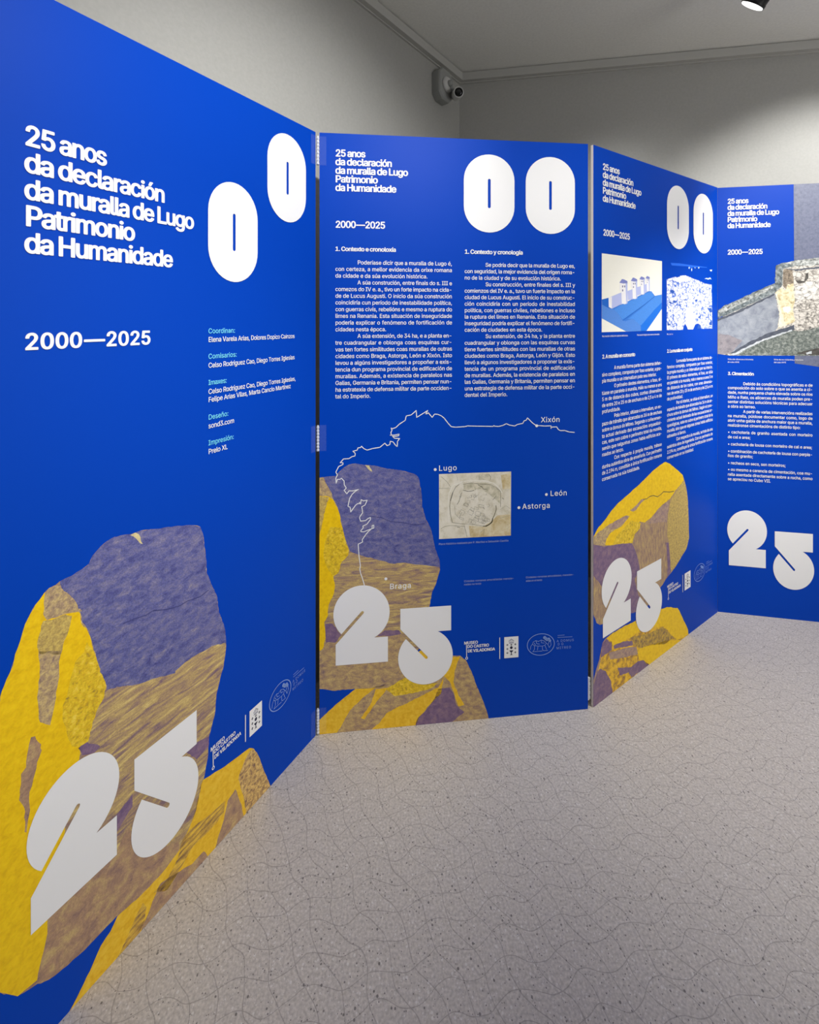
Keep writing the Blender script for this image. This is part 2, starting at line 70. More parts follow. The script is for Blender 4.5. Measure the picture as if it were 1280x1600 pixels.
PICS = {1:[],2:[['map_print',[['map_paper',0,0,[[0.4221,0.8933],[0.6885,0.8932],[0.6873,0.6597],[0.4226,0.6601]]],['map_tan',1,1,[[0.5314,0.7027],[0.5843,0.6966],[0.6229,0.7219],[0.6374,0.7354],[0.6873,0.7379],[0.6873,0.6597],[0.5362,0.6602]]],['map_green',1,1,[[0.5123,0.856],[0.5506,0.8581],[0.5987,0.8551],[0.6447,0.8273],[0.6471,0.7776],[0.6084,0.8123],[0.5746,0.8348],[0.5506,0.8299],[0.5123,0.8349]]],['map_green',1,1,[[0.5674,0.8869],[0.606,0.8879],[0.6132,0.8664],[0.5698,0.8656]]],['map_tan',1,1,[[0.6496,0.8816],[0.6861,0.8874],[0.6861,0.8305],[0.6569,0.8292]]]],[['map_road',2,0.0032,[[0.4588,0.7202],[0.4564,0.753],[0.4552,0.7858],[0.4588,0.823],[0.4718,0.8506],[0.5099,0.8643],[0.5602,0.8648],[0.5939,0.8624],[0.6229,0.853],[0.6423,0.8369],[0.6544,0.8175]]],['map_ink',3,0.0016,[[0.4707,0.7173],[0.4635,0.748],[0.4612,0.7762],[0.4635,0.7995],[0.4707,0.8225],[0.4837,0.8454],[0.4956,0.8532]]],['map_dark',3,0.0022,[[0.4635,0.7948],[0.4683,0.8109],[0.473,0.8271]]],['map_ink',3,0.0013,[[0.5099,0.8538],[0.541,0.8573],[0.5746,0.8513],[0.6108,0.8488],[0.6326,0.8373],[0.6484,0.8225],[0.6496,0.7917],[0.6484,0.7657]]],['map_dark',3,0.0016,[[0.5099,0.8327],[0.5267,0.8273],[0.541,0.8279],[0.5506,0.8299]]],['map_dark',3,0.0016,[[0.565,0.8493],[0.5794,0.8417],[0.5843,0.8333],[0.5963,0.8328]]],['map_ink',3,0.0018,[[0.5052,0.8235],[0.5004,0.812],[0.4956,0.7934],[0.4885,0.782]]],['map_road',2,0.0014,[[0.4647,0.7807],[0.4885,0.768],[0.5075,0.7566],[0.541,0.7445],[0.5843,0.732]]],['map_road',2,0.003,[[0.5602,0.833],[0.5614,0.8095],[0.5614,0.7848]]],['map_road',2,0.0014,[[0.5614,0.7718],[0.5843,0.7732],[0.6132,0.7696]]],['map_ink',3,0.0009,[[0.4707,0.7173],[0.5075,0.7109],[0.5506,0.7065],[0.5843,0.699]]],['map_dark',4,0.0028,[[0.5843,0.699],[0.5963,0.6984],[0.606,0.7038],[0.6156,0.7105]]],['map_black',4,0.0036,[[0.5939,0.6985],[0.606,0.7038],[0.6168,0.7128],[0.6193,0.7245]]],['map_olive',4,0.0026,[[0.6181,0.7222],[0.6253,0.736],[0.6326,0.7569],[0.6314,0.7712]]],['map_ink',3,0.0008,[[0.4226,0.842],[0.4624,0.8416]]],['map_ink',3,0.001,[[0.4304,0.8837],[0.4529,0.863],[0.4635,0.8462]]],['map_ink',3,0.001,[[0.5147,0.7035],[0.5195,0.6845],[0.5243,0.6631]]],['map_ink',3,0.001,[[0.4292,0.6971],[0.4434,0.7046],[0.4624,0.7072],[0.498,0.7031],[0.5147,0.7023]]],['map_dark',3,0.0016,[[0.4885,0.7001],[0.498,0.6984]]],['map_ink',3,0.0008,[[0.5698,0.8845],[0.5674,0.8657]]],['map_dark',3,0.001,[[0.6108,0.8665],[0.612,0.8758],[0.606,0.8855]]],['map_ink',3,0.0008,[[0.5746,0.6771],[0.5891,0.6881],[0.5843,0.6648]]],['map_ink',3,0.0007,[[0.6471,0.7255],[0.6836,0.7333]]],['map_ink',3,0.0007,[[0.6861,0.7569],[0.669,0.7695],[0.6471,0.7563]]],['map_dark',3,0.0014,[[0.6544,0.7986],[0.6617,0.7935]]],['map_ink',3,0.0007,[[0.4861,0.8851],[0.4909,0.8686]]],['map_ink',3,0.0008,[[0.479,0.7754],[0.4814,0.7472],[0.4956,0.7325],[0.5052,0.7532]]],['map_dark',3,0.0014,[[0.5855,0.7673],[0.5879,0.7613]]],['map_dark',3,0.0012,[[0.6205,0.7929],[0.6326,0.8066]]],['map_road',3,0.0007,[[0.5723,0.7408],[0.5893,0.7305],[0.5824,0.719],[0.5655,0.7293],[0.5723,0.7408]]],['map_ink',3,0.0007,[[0.5037,0.7626],[0.5171,0.7535],[0.5088,0.7412],[0.4954,0.7504],[0.5037,0.7626]]],['map_ink',3,0.0007,[[0.5533,0.7709],[0.5673,0.7642],[0.5645,0.7582],[0.5505,0.7649],[0.5533,0.7709]]],['map_ink',3,0.0007,[[0.5351,0.7286],[0.5442,0.7232],[0.5373,0.7112],[0.5281,0.7166],[0.5351,0.7286]]],['map_ink',3,0.0007,[[0.5684,0.7783],[0.5868,0.7739],[0.585,0.7655],[0.5667,0.77],[0.5684,0.7783]]],['map_road',3,0.0007,[[0.5316,0.7242],[0.5466,0.717],[0.5431,0.7094],[0.5281,0.7166],[0.5316,0.7242]]],['map_ink',3,0.0007,[[0.5831,0.7217],[0.5934,0.7149],[0.588,0.7067],[0.5777,0.7134],[0.5831,0.7217]]],['map_ink',3,0.0007,[[0.5139,0.7844],[0.5286,0.7789],[0.5265,0.7728],[0.5117,0.7782],[0.5139,0.7844]]],['map_ink',3,0.0007,[[0.5395,0.7687],[0.5517,0.7612],[0.5468,0.7531],[0.5346,0.7606],[0.5395,0.7687]]],['map_road',3,0.0007,[[0.5874,0.7843],[0.5948,0.7792],[0.5871,0.7681],[0.5796,0.7733],[0.5874,0.7843]]],['map_ink',3,0.0007,[[0.4989,0.7361],[0.5132,0.7303],[0.5109,0.7242],[0.4966,0.7299],[0.4989,0.7361]]],['map_road',3,0.0007,[[0.5182,0.7278],[0.5348,0.7224],[0.5305,0.7078],[0.5139,0.7133],[0.5182,0.7278]]],['map_road',3,0.0007,[[0.5374,0.765],[0.5535,0.7574],[0.5504,0.7506],[0.5343,0.7582],[0.5374,0.765]]],['map_ink',3,0.0007,[[0.5896,0.727],[0.6088,0.722],[0.6072,0.7148],[0.588,0.7198],[0.5896,0.727]]],['map_ink',3,0.0007,[[0.5688,0.7269],[0.587,0.7198],[0.5831,0.7089],[0.5648,0.716],[0.5688,0.7269]]],['map_road',3,0.0007,[[0.5371,0.7777],[0.5472,0.7749],[0.5441,0.7624],[0.5341,0.7651],[0.5371,0.7777]]],['map_ink',3,0.0007,[[0.5189,0.7881],[0.5311,0.7795],[0.5252,0.7711],[0.513,0.7798],[0.5189,0.7881]]],['map_road',3,0.0007,[[0.569,0.7303],[0.5815,0.7248],[0.5788,0.7183],[0.5663,0.7238],[0.569,0.7303]]],['map_road',3,0.0007,[[0.5058,0.7584],[0.5145,0.7529],[0.5075,0.7417],[0.4989,0.7471],[0.5058,0.7584]]],['map_road',3,0.0007,[[0.5726,0.7325],[0.5859,0.7286],[0.5839,0.7209],[0.5707,0.7248],[0.5726,0.7325]]],['map_ink',3,0.0007,[[0.5349,0.7631],[0.5501,0.7522],[0.5411,0.7396],[0.5259,0.7505],[0.5349,0.7631]]],['map_ink',3,0.0007,[[0.5577,0.7387],[0.5688,0.7337],[0.5647,0.7243],[0.5536,0.7293],[0.5577,0.7387]]],['map_ink',3,0.0007,[[0.5444,0.7236],[0.5576,0.7144],[0.5513,0.7053],[0.5381,0.7145],[0.5444,0.7236]]],['map_road',3,0.0007,[[0.5078,0.7738],[0.524,0.7642],[0.519,0.7557],[0.5029,0.7654],[0.5078,0.7738]]],['map_road',3,0.0007,[[0.5902,0.7409],[0.6058,0.7325],[0.6012,0.7237],[0.5856,0.7321],[0.5902,0.7409]]],['map_road',3,0.0007,[[0.5314,0.7575],[0.5459,0.7489],[0.5412,0.741],[0.5268,0.7495],[0.5314,0.7575]]],['map_ink',3,0.0007,[[0.5742,0.7469],[0.5889,0.7433],[0.587,0.7346],[0.5723,0.7382],[0.5742,0.7469]]],['map_ink',3,0.0007,[[0.5524,0.7342],[0.5684,0.7258],[0.5639,0.7171],[0.5479,0.7256],[0.5524,0.7342]]],['map_ink',3,0.0007,[[0.5851,0.7336],[0.6024,0.7268],[0.5974,0.7131],[0.58,0.7199],[0.5851,0.7336]]],['map_ink',3,0.0007,[[0.558,0.7551],[0.5757,0.7496],[0.5715,0.7349],[0.5539,0.7404],[0.558,0.7551]]],['map_ink',3,0.0007,[[0.5843,0.7397],[0.5937,0.7343],[0.587,0.7224],[0.5776,0.7277],[0.5843,0.7397]]],['map_road',3,0.0007,[[0.5774,0.7612],[0.5933,0.753],[0.5877,0.7419],[0.5718,0.7501],[0.5774,0.7612]]],['map_ink',3,0.0007,[[0.5057,0.8151],[0.5023,0.8071],[0.4949,0.8112]]],['map_ink',3,0.0007,[[0.5258,0.7946],[0.5365,0.7928],[0.5342,0.7832]]],['map_ink',3,0.0007,[[0.5524,0.8107],[0.5573,0.8085],[0.5549,0.8043]]],['map_ink',3,0.0007,[[0.5361,0.8131],[0.5427,0.8121],[0.5415,0.8062]]],['map_ink',3,0.0007,[[0.5517,0.805],[0.5496,0.7948],[0.5401,0.7981]]],['map_ink',3,0.0007,[[0.5278,0.7863],[0.5294,0.7818],[0.5251,0.7809]]],['map_ink',3,0.0007,[[0.532,0.8047],[0.5274,0.8014],[0.5245,0.8061]]],['map_ink',3,0.0007,[[0.5421,0.8183],[0.5523,0.815],[0.5486,0.806]]],['map_ink',3,0.0007,[[0.5602,0.8062],[0.5502,0.8039],[0.5486,0.8134]]],['map_ink',3,0.0007,[[0.5891,0.802],[0.5847,0.7905],[0.5741,0.7961]]],['map_ink',3,0.0007,[[0.5416,0.8143],[0.5404,0.8042],[0.5308,0.8067]]],['map_ink',3,0.0007,[[0.6038,0.7806],[0.6091,0.7713],[0.6,0.7677]]],['map_ink',3,0.0007,[[0.5971,0.8174],[0.5963,0.8118],[0.591,0.8132]]],['map_ink',3,0.0007,[[0.5676,0.8133],[0.5579,0.8089],[0.5542,0.8184]]]]]],3:[['illustration_print',[['picture_cream',0,0,[[0.0512,1.699],[0.4742,1.6997],[0.4719,1.4005],[0.0505,1.3994]]],['picture_blue',1,0,[[0.0512,1.5237],[0.0926,1.5312],[0.114,1.4927],[0.184,1.5092],[0.3712,1.5668],[0.3924,1.5664],[0.4182,1.5482],[0.4719,1.5558],[0.4719,1.493],[0.3544,1.4005],[0.2067,1.4003],[0.0512,1.4519]]],['picture_blue_deep',2,0,[[0.0512,1.5237],[0.0926,1.5312],[0.0943,1.4989],[0.1176,1.4895],[0.114,1.4884],[0.0926,1.4913],[0.0557,1.5036]]],['picture_blue_mid',2,0,[[0.0557,1.5036],[0.0926,1.4913],[0.1285,1.4864],[0.1579,1.4692],[0.184,1.445],[0.2029,1.4405],[0.2454,1.4494],[0.265,1.446],[0.2889,1.4357],[0.3132,1.4195],[0.3132,1.3999],[0.2067,1.4003],[0.0512,1.4519],[0.0512,1.5035]]],['picture_blue_light',2,0,[[0.2259,1.519],[0.2889,1.5364],[0.342,1.5541],[0.3903,1.5663],[0.4182,1.547],[0.4139,1.5422],[0.1878,1.445],[0.1505,1.4735],[0.1285,1.4864],[0.1802,1.507]]],['picture_blue_deep',3,0,[[0.4139,1.5422],[0.4204,1.5483],[0.1878,1.4427],[0.1847,1.4461]]],['picture_blue_light',2,0,[[0.4204,1.5471],[0.4719,1.5558],[0.4719,1.5196],[0.4139,1.4899],[0.3132,1.4218],[0.265,1.4472],[0.2454,1.4506],[0.2182,1.4494],[0.2493,1.463],[0.3296,1.5005]]],['picture_blue_strong',3,0,[[0.4719,1.522],[0.4719,1.493],[0.3544,1.4005],[0.3132,1.3999],[0.312,1.4218],[0.3712,1.4612]]],['picture_lilac',3,0,[[0.0926,1.5312],[0.1653,1.5519],[0.1878,1.5559],[0.1878,1.5115],[0.114,1.4895],[0.0943,1.4957]]],['picture_white',4,0,[[0.0926,1.5312],[0.114,1.5361],[0.114,1.4895],[0.0943,1.4957]]],['picture_lilac',3,0,[[0.2182,1.5614],[0.2571,1.5719],[0.265,1.5313],[0.2221,1.5246]]],['picture_lilac',3,0,[[0.2849,1.5798],[0.3173,1.5857],[0.3173,1.5511],[0.2869,1.5455]]],['picture_lilac',3,0,[[0.3378,1.5912],[0.3628,1.5993],[0.3628,1.5653],[0.3399,1.5587]]],['picture_white',5,0,[[0.1645,1.5948],[0.2167,1.5972],[0.2183,1.5126],[0.1982,1.5084],[0.179,1.5103],[0.1759,1.5565],[0.1645,1.5647]]],['picture_lilac',6,0,[[0.2035,1.5944],[0.2167,1.5972],[0.2183,1.5126],[0.2088,1.5097]]],['picture_roof',6,0,[[0.163,1.5921],[0.18,1.6077],[0.193,1.607],[0.2167,1.6009],[0.2182,1.5932],[0.1904,1.5902]]],['picture_ink',7,0,[[0.1816,1.5823],[0.1878,1.5825],[0.1878,1.5746],[0.1816,1.5743]]],['picture_ink',7,0,[[0.1956,1.5828],[0.2019,1.5831],[0.2019,1.5751],[0.1956,1.5749]]],['picture_ink',7,0,[[0.1816,1.5667],[0.1878,1.5669],[0.1878,1.559],[0.1816,1.5588]]],['picture_white',5,0,[[0.2422,1.6063],[0.2849,1.6084],[0.2862,1.535],[0.2699,1.5307],[0.2541,1.5326],[0.2515,1.5728],[0.2422,1.58]]],['picture_lilac',6,0,[[0.2741,1.6056],[0.2849,1.6084],[0.2862,1.535],[0.2784,1.5321]]],['picture_roof',6,0,[[0.2407,1.6035],[0.2549,1.6173],[0.2656,1.6165],[0.2849,1.6115],[0.2865,1.6043],[0.2634,1.6014]]],['picture_ink',7,0,[[0.2562,1.5956],[0.2613,1.5959],[0.2613,1.5895],[0.2562,1.5893]]],['picture_ink',7,0,[[0.2677,1.5962],[0.2729,1.5964],[0.2729,1.59],[0.2677,1.5898]]],['picture_ink',7,0,[[0.2562,1.5821],[0.2613,1.5823],[0.2613,1.5759],[0.2562,1.5757]]],['picture_white',5,0,[[0.303,1.6161],[0.3395,1.618],[0.3406,1.5546],[0.3266,1.5502],[0.3132,1.5521],[0.311,1.587],[0.303,1.5932]]],['picture_lilac',6,0,[[0.3303,1.6152],[0.3395,1.618],[0.3406,1.5546],[0.334,1.5516]]],['picture_roof',6,0,[[0.3014,1.6133],[0.3139,1.625],[0.323,1.6241],[0.3395,1.6205],[0.3411,1.6139],[0.3212,1.611]]],['picture_ink',7,0,[[0.315,1.6072],[0.3193,1.6074],[0.3193,1.6021],[0.315,1.6019]]],['picture_ink',7,0,[[0.3248,1.6077],[0.3292,1.6079],[0.3292,1.6025],[0.3248,1.6023]]],['picture_ink',7,0,[[0.315,1.5954],[0.3193,1.5956],[0.3193,1.5902],[0.315,1.59]]],['picture_white',5,0,[[0.3482,1.6219],[0.3771,1.6234],[0.378,1.5694],[0.3669,1.565],[0.3562,1.567],[0.3545,1.5968],[0.3482,1.6022]]],['picture_lilac',6,0,[[0.3698,1.6207],[0.3771,1.6234],[0.378,1.5694],[0.3728,1.5664]]],['picture_roof',6,0,[[0.3465,1.619],[0.3568,1.6294],[0.364,1.6284],[0.3771,1.6255],[0.3788,1.6193],[0.3626,1.6166]]],['picture_ink',7,0,[[0.3577,1.6146],[0.3611,1.6147],[0.3611,1.6105],[0.3577,1.6104]]],['picture_ink',7,0,[[0.3655,1.615],[0.369,1.6151],[0.369,1.6109],[0.3655,1.6108]]],['picture_ink',7,0,[[0.3577,1.6044],[0.3611,1.6046],[0.3611,1.6004],[0.3577,1.6002]]]],[]],['photo_print',[['stones',0,1,[[0.5126,1.6226],[0.5534,1.6315],[0.5841,1.6377],[0.6063,1.6365],[0.6289,1.6447],[0.6701,1.6493],[0.7076,1.6442],[0.7458,1.6365],[0.7947,1.6316],[0.8551,1.6196],[0.9226,1.6188],[0.9279,1.4035],[0.8196,1.4035],[0.8146,1.4208],[0.7897,1.4283],[0.7652,1.426],[0.741,1.4019],[0.6934,1.4025],[0.6747,1.4265],[0.6563,1.4195],[0.6517,1.4007],[0.5126,1.4013]]],['picture_white',1,1,[[0.6747,1.4906],[0.7362,1.4961],[0.7458,1.472],[0.7652,1.4551],[0.7555,1.426],[0.741,1.4019],[0.6934,1.4025],[0.6747,1.4336]]],['picture_white',1,1,[[0.5534,1.6269],[0.6289,1.64],[0.6701,1.6458],[0.7076,1.6394],[0.6981,1.6246],[0.6063,1.6156]]],['picture_ink_blue',1,1,[[0.5361,1.5758],[0.5621,1.579],[0.5797,1.5727],[0.5621,1.5606],[0.5447,1.5669]]],['picture_ink_blue',1,1,[[0.5232,1.5252],[0.5447,1.5257],[0.5621,1.5169],[0.5404,1.5176]]],['picture_ink_blue',1,1,[[0.5665,1.5331],[0.5974,1.5292],[0.5841,1.5196],[0.5643,1.5238]]],['picture_ink_blue',1,1,[[0.6063,1.5131],[0.6471,1.5185],[0.6198,1.5086]]],['picture_ink_blue',1,1,[[0.6108,1.5271],[0.6517,1.5292],[0.6153,1.5226]]],['picture_ink_blue',1,1,[[0.6471,1.5374],[0.6841,1.5406],[0.6701,1.5332]]],['picture_ink_blue',1,1,[[0.7555,1.5376],[0.7799,1.5443],[0.7848,1.5334],[0.7652,1.5305]]],['picture_ink_blue',1,1,[[0.8297,1.5715],[0.8704,1.5728],[0.8449,1.567]]],['picture_ink_blue',1,1,[[0.8808,1.503],[0.9226,1.5036],[0.9253,1.4833],[0.9068,1.4806]]],['picture_ink_blue',1,1,[[0.8602,1.4603],[0.9121,1.4605],[0.8653,1.4541]]],['picture_ink_blue',1,1,[[0.7848,1.4576],[0.8196,1.4725],[0.8146,1.4602],[0.7996,1.4528]]],['picture_ink_blue',1,1,[[0.8964,1.4328],[0.9253,1.4402],[0.9253,1.42],[0.9016,1.4201]]],['picture_ink_blue',1,1,[[0.5147,1.4365],[0.5534,1.4226],[0.519,1.4206]]],['picture_ink_blue',1,1,[[0.8912,1.5107],[0.9121,1.5148],[0.9068,1.5059]]],['picture_ink_blue',1,1,[[0.7897,1.4234],[0.8146,1.4208],[0.8146,1.4047],[0.7799,1.4039]]],['picture_pale',1,1,[[0.9016,1.6884],[0.9279,1.6913],[0.9226,1.6821],[0.9095,1.6813]]],['picture_pale',1,1,[[0.7897,1.695],[0.8006,1.6957],[0.7986,1.6882],[0.7907,1.6877]]],['picture_pale',1,1,[[0.7555,1.6928],[0.7652,1.6886],[0.7579,1.6862]]],['picture_pale',1,1,[[0.7005,1.688],[0.7099,1.691],[0.7085,1.6814],[0.7019,1.6809]]],['picture_pale',1,1,[[0.7242,1.6835],[0.7338,1.6841],[0.7314,1.6719],[0.7256,1.6716]]],['picture_pale',1,1,[[0.8499,1.6417],[0.8704,1.6478],[0.886,1.6461],[0.9068,1.6522],[0.92,1.6427],[0.9042,1.6445],[0.886,1.6398],[0.8704,1.6428]]],['picture_pale_blue',0,1,[[0.5447,1.6974],[0.6198,1.7004],[0.7076,1.6993],[0.8756,1.6993],[0.8756,1.6968],[0.7458,1.691],[0.7123,1.6828],[0.6981,1.6915],[0.6063,1.6878],[0.5534,1.6866]]]],[]]],4:[['photo_print',[['photo_slate',0,0,[[0.3318,2.1],[0.6161,2.1],[0.6488,2.0987],[0.6488,1.1948],[0.4388,1.2212],[0.3363,1.236]]],['photo_rubble',1,0,[[0.2569,1.7112],[0.338,1.7314],[0.4388,1.7429],[0.6488,1.7728],[0.6488,1.2762],[0.3363,1.2738],[0.055,1.2699],[0.0017,1.2773],[0.0017,1.451],[0.2498,1.5791]]],['photo_concrete',2,1,[[0.0,1.4453],[0.1279,1.5076],[0.2498,1.5791],[0.2605,1.523],[0.2711,1.4669],[0.264,1.4109],[0.2356,1.3707],[0.1279,1.3215],[0.055,1.2801],[0.0,1.2773]]],['photo_concrete_warm',3,1,[[0.0,1.3773],[0.055,1.3696],[0.1098,1.3456],[0.0733,1.2966],[0.055,1.278],[0.0,1.2773]]],['photo_shadow',3,1,[[0.0006,1.451],[0.0916,1.4915],[0.1712,1.5336],[0.2498,1.5751],[0.2481,1.5651],[0.164,1.5195],[0.0916,1.4794],[0.0006,1.4387]]],['photo_rim',3,1,[[0.0006,1.4919],[0.0257,1.5142],[0.0733,1.5363],[0.1351,1.5682],[0.1999,1.5998],[0.2498,1.6232],[0.2853,1.6207],[0.2817,1.6108],[0.2498,1.5751],[0.164,1.5316],[0.0916,1.4956],[0.0367,1.4673],[0.0006,1.4551]]],['photo_rim_light',4,1,[[0.0035,1.4959],[0.1025,1.5442],[0.2356,1.6114],[0.2498,1.6032],[0.1279,1.5359],[0.0367,1.4877],[0.0035,1.4755]]],['photo_rim',3,1,[[0.2569,1.7112],[0.2888,1.7225],[0.338,1.7314],[0.3415,1.7094],[0.3064,1.6982],[0.2888,1.6946],[0.2835,1.6507],[0.2835,1.6148],[0.2516,1.6192],[0.2534,1.6672]]],['photo_rim_light',4,1,[[0.2888,1.7205],[0.338,1.7314],[0.4388,1.7437],[0.6488,1.7728],[0.6488,1.7224],[0.4388,1.7074],[0.3415,1.7035]]],['photo_shadow',4,1,[[0.2923,1.6945],[0.3415,1.6896],[0.4388,1.7015],[0.6488,1.7224],[0.6488,1.7107],[0.4388,1.6916],[0.3415,1.6816]]],['photo_brown',3,1,[[0.2888,1.6906],[0.3275,1.6898],[0.3328,1.6181],[0.3064,1.6184],[0.2994,1.5946],[0.2853,1.6107]]],['photo_cream',4,1,[[0.2534,1.5791],[0.2817,1.6028],[0.2958,1.5866],[0.3064,1.6184],[0.331,1.6221],[0.3363,1.5305],[0.3275,1.4987],[0.338,1.4429],[0.3275,1.431],[0.264,1.4069],[0.2711,1.4509],[0.2676,1.5149]]],['photo_cream_light',5,1,[[0.2516,1.5751],[0.2605,1.571],[0.2817,1.4749],[0.2994,1.419],[0.264,1.4069],[0.2729,1.4589],[0.2676,1.5149]]],['photo_white',5,1,[[0.2853,1.5068],[0.317,1.5107],[0.3205,1.4947],[0.3064,1.4788],[0.2888,1.4869]]],['photo_dark',5,1,[[0.338,1.6379],[0.3764,1.6333],[0.3834,1.6689],[0.3938,1.6727],[0.3938,1.645],[0.3764,1.6234],[0.352,1.6198]]],['photo_rubble_light',2,1,[[0.3363,1.6101],[0.3764,1.6254],[0.4388,1.6364],[0.4388,1.5456],[0.3764,1.5461],[0.3415,1.5304]]],['photo_shadow',3,1,[[0.055,1.2801],[0.1351,1.3357],[0.2356,1.3867],[0.3345,1.423],[0.3363,1.3992],[0.2356,1.3627],[0.1279,1.3093],[0.0843,1.2825]]],['photo_gravel',4,1,[[0.0624,1.272],[0.1351,1.3135],[0.1999,1.3463],[0.3275,1.3951],[0.359,1.3913],[0.4388,1.4114],[0.6488,1.4314],[0.6488,1.2762]]],['photo_pale_line',5,1,[[0.0587,1.274],[0.1351,1.3175],[0.1999,1.3524],[0.324,1.3991],[0.3257,1.3932],[0.1999,1.3423],[0.1351,1.3074],[0.077,1.2722]]],['photo_dark',5,1,[[0.3415,1.2858],[0.4388,1.3127],[0.6488,1.3344],[0.6488,1.2956],[0.4388,1.2772],[0.3834,1.2765]]],['photo_pale_line',6,1,[[0.3834,1.2884],[0.4077,1.2966],[0.4077,1.2827],[0.3869,1.2785]]]],[]]]}
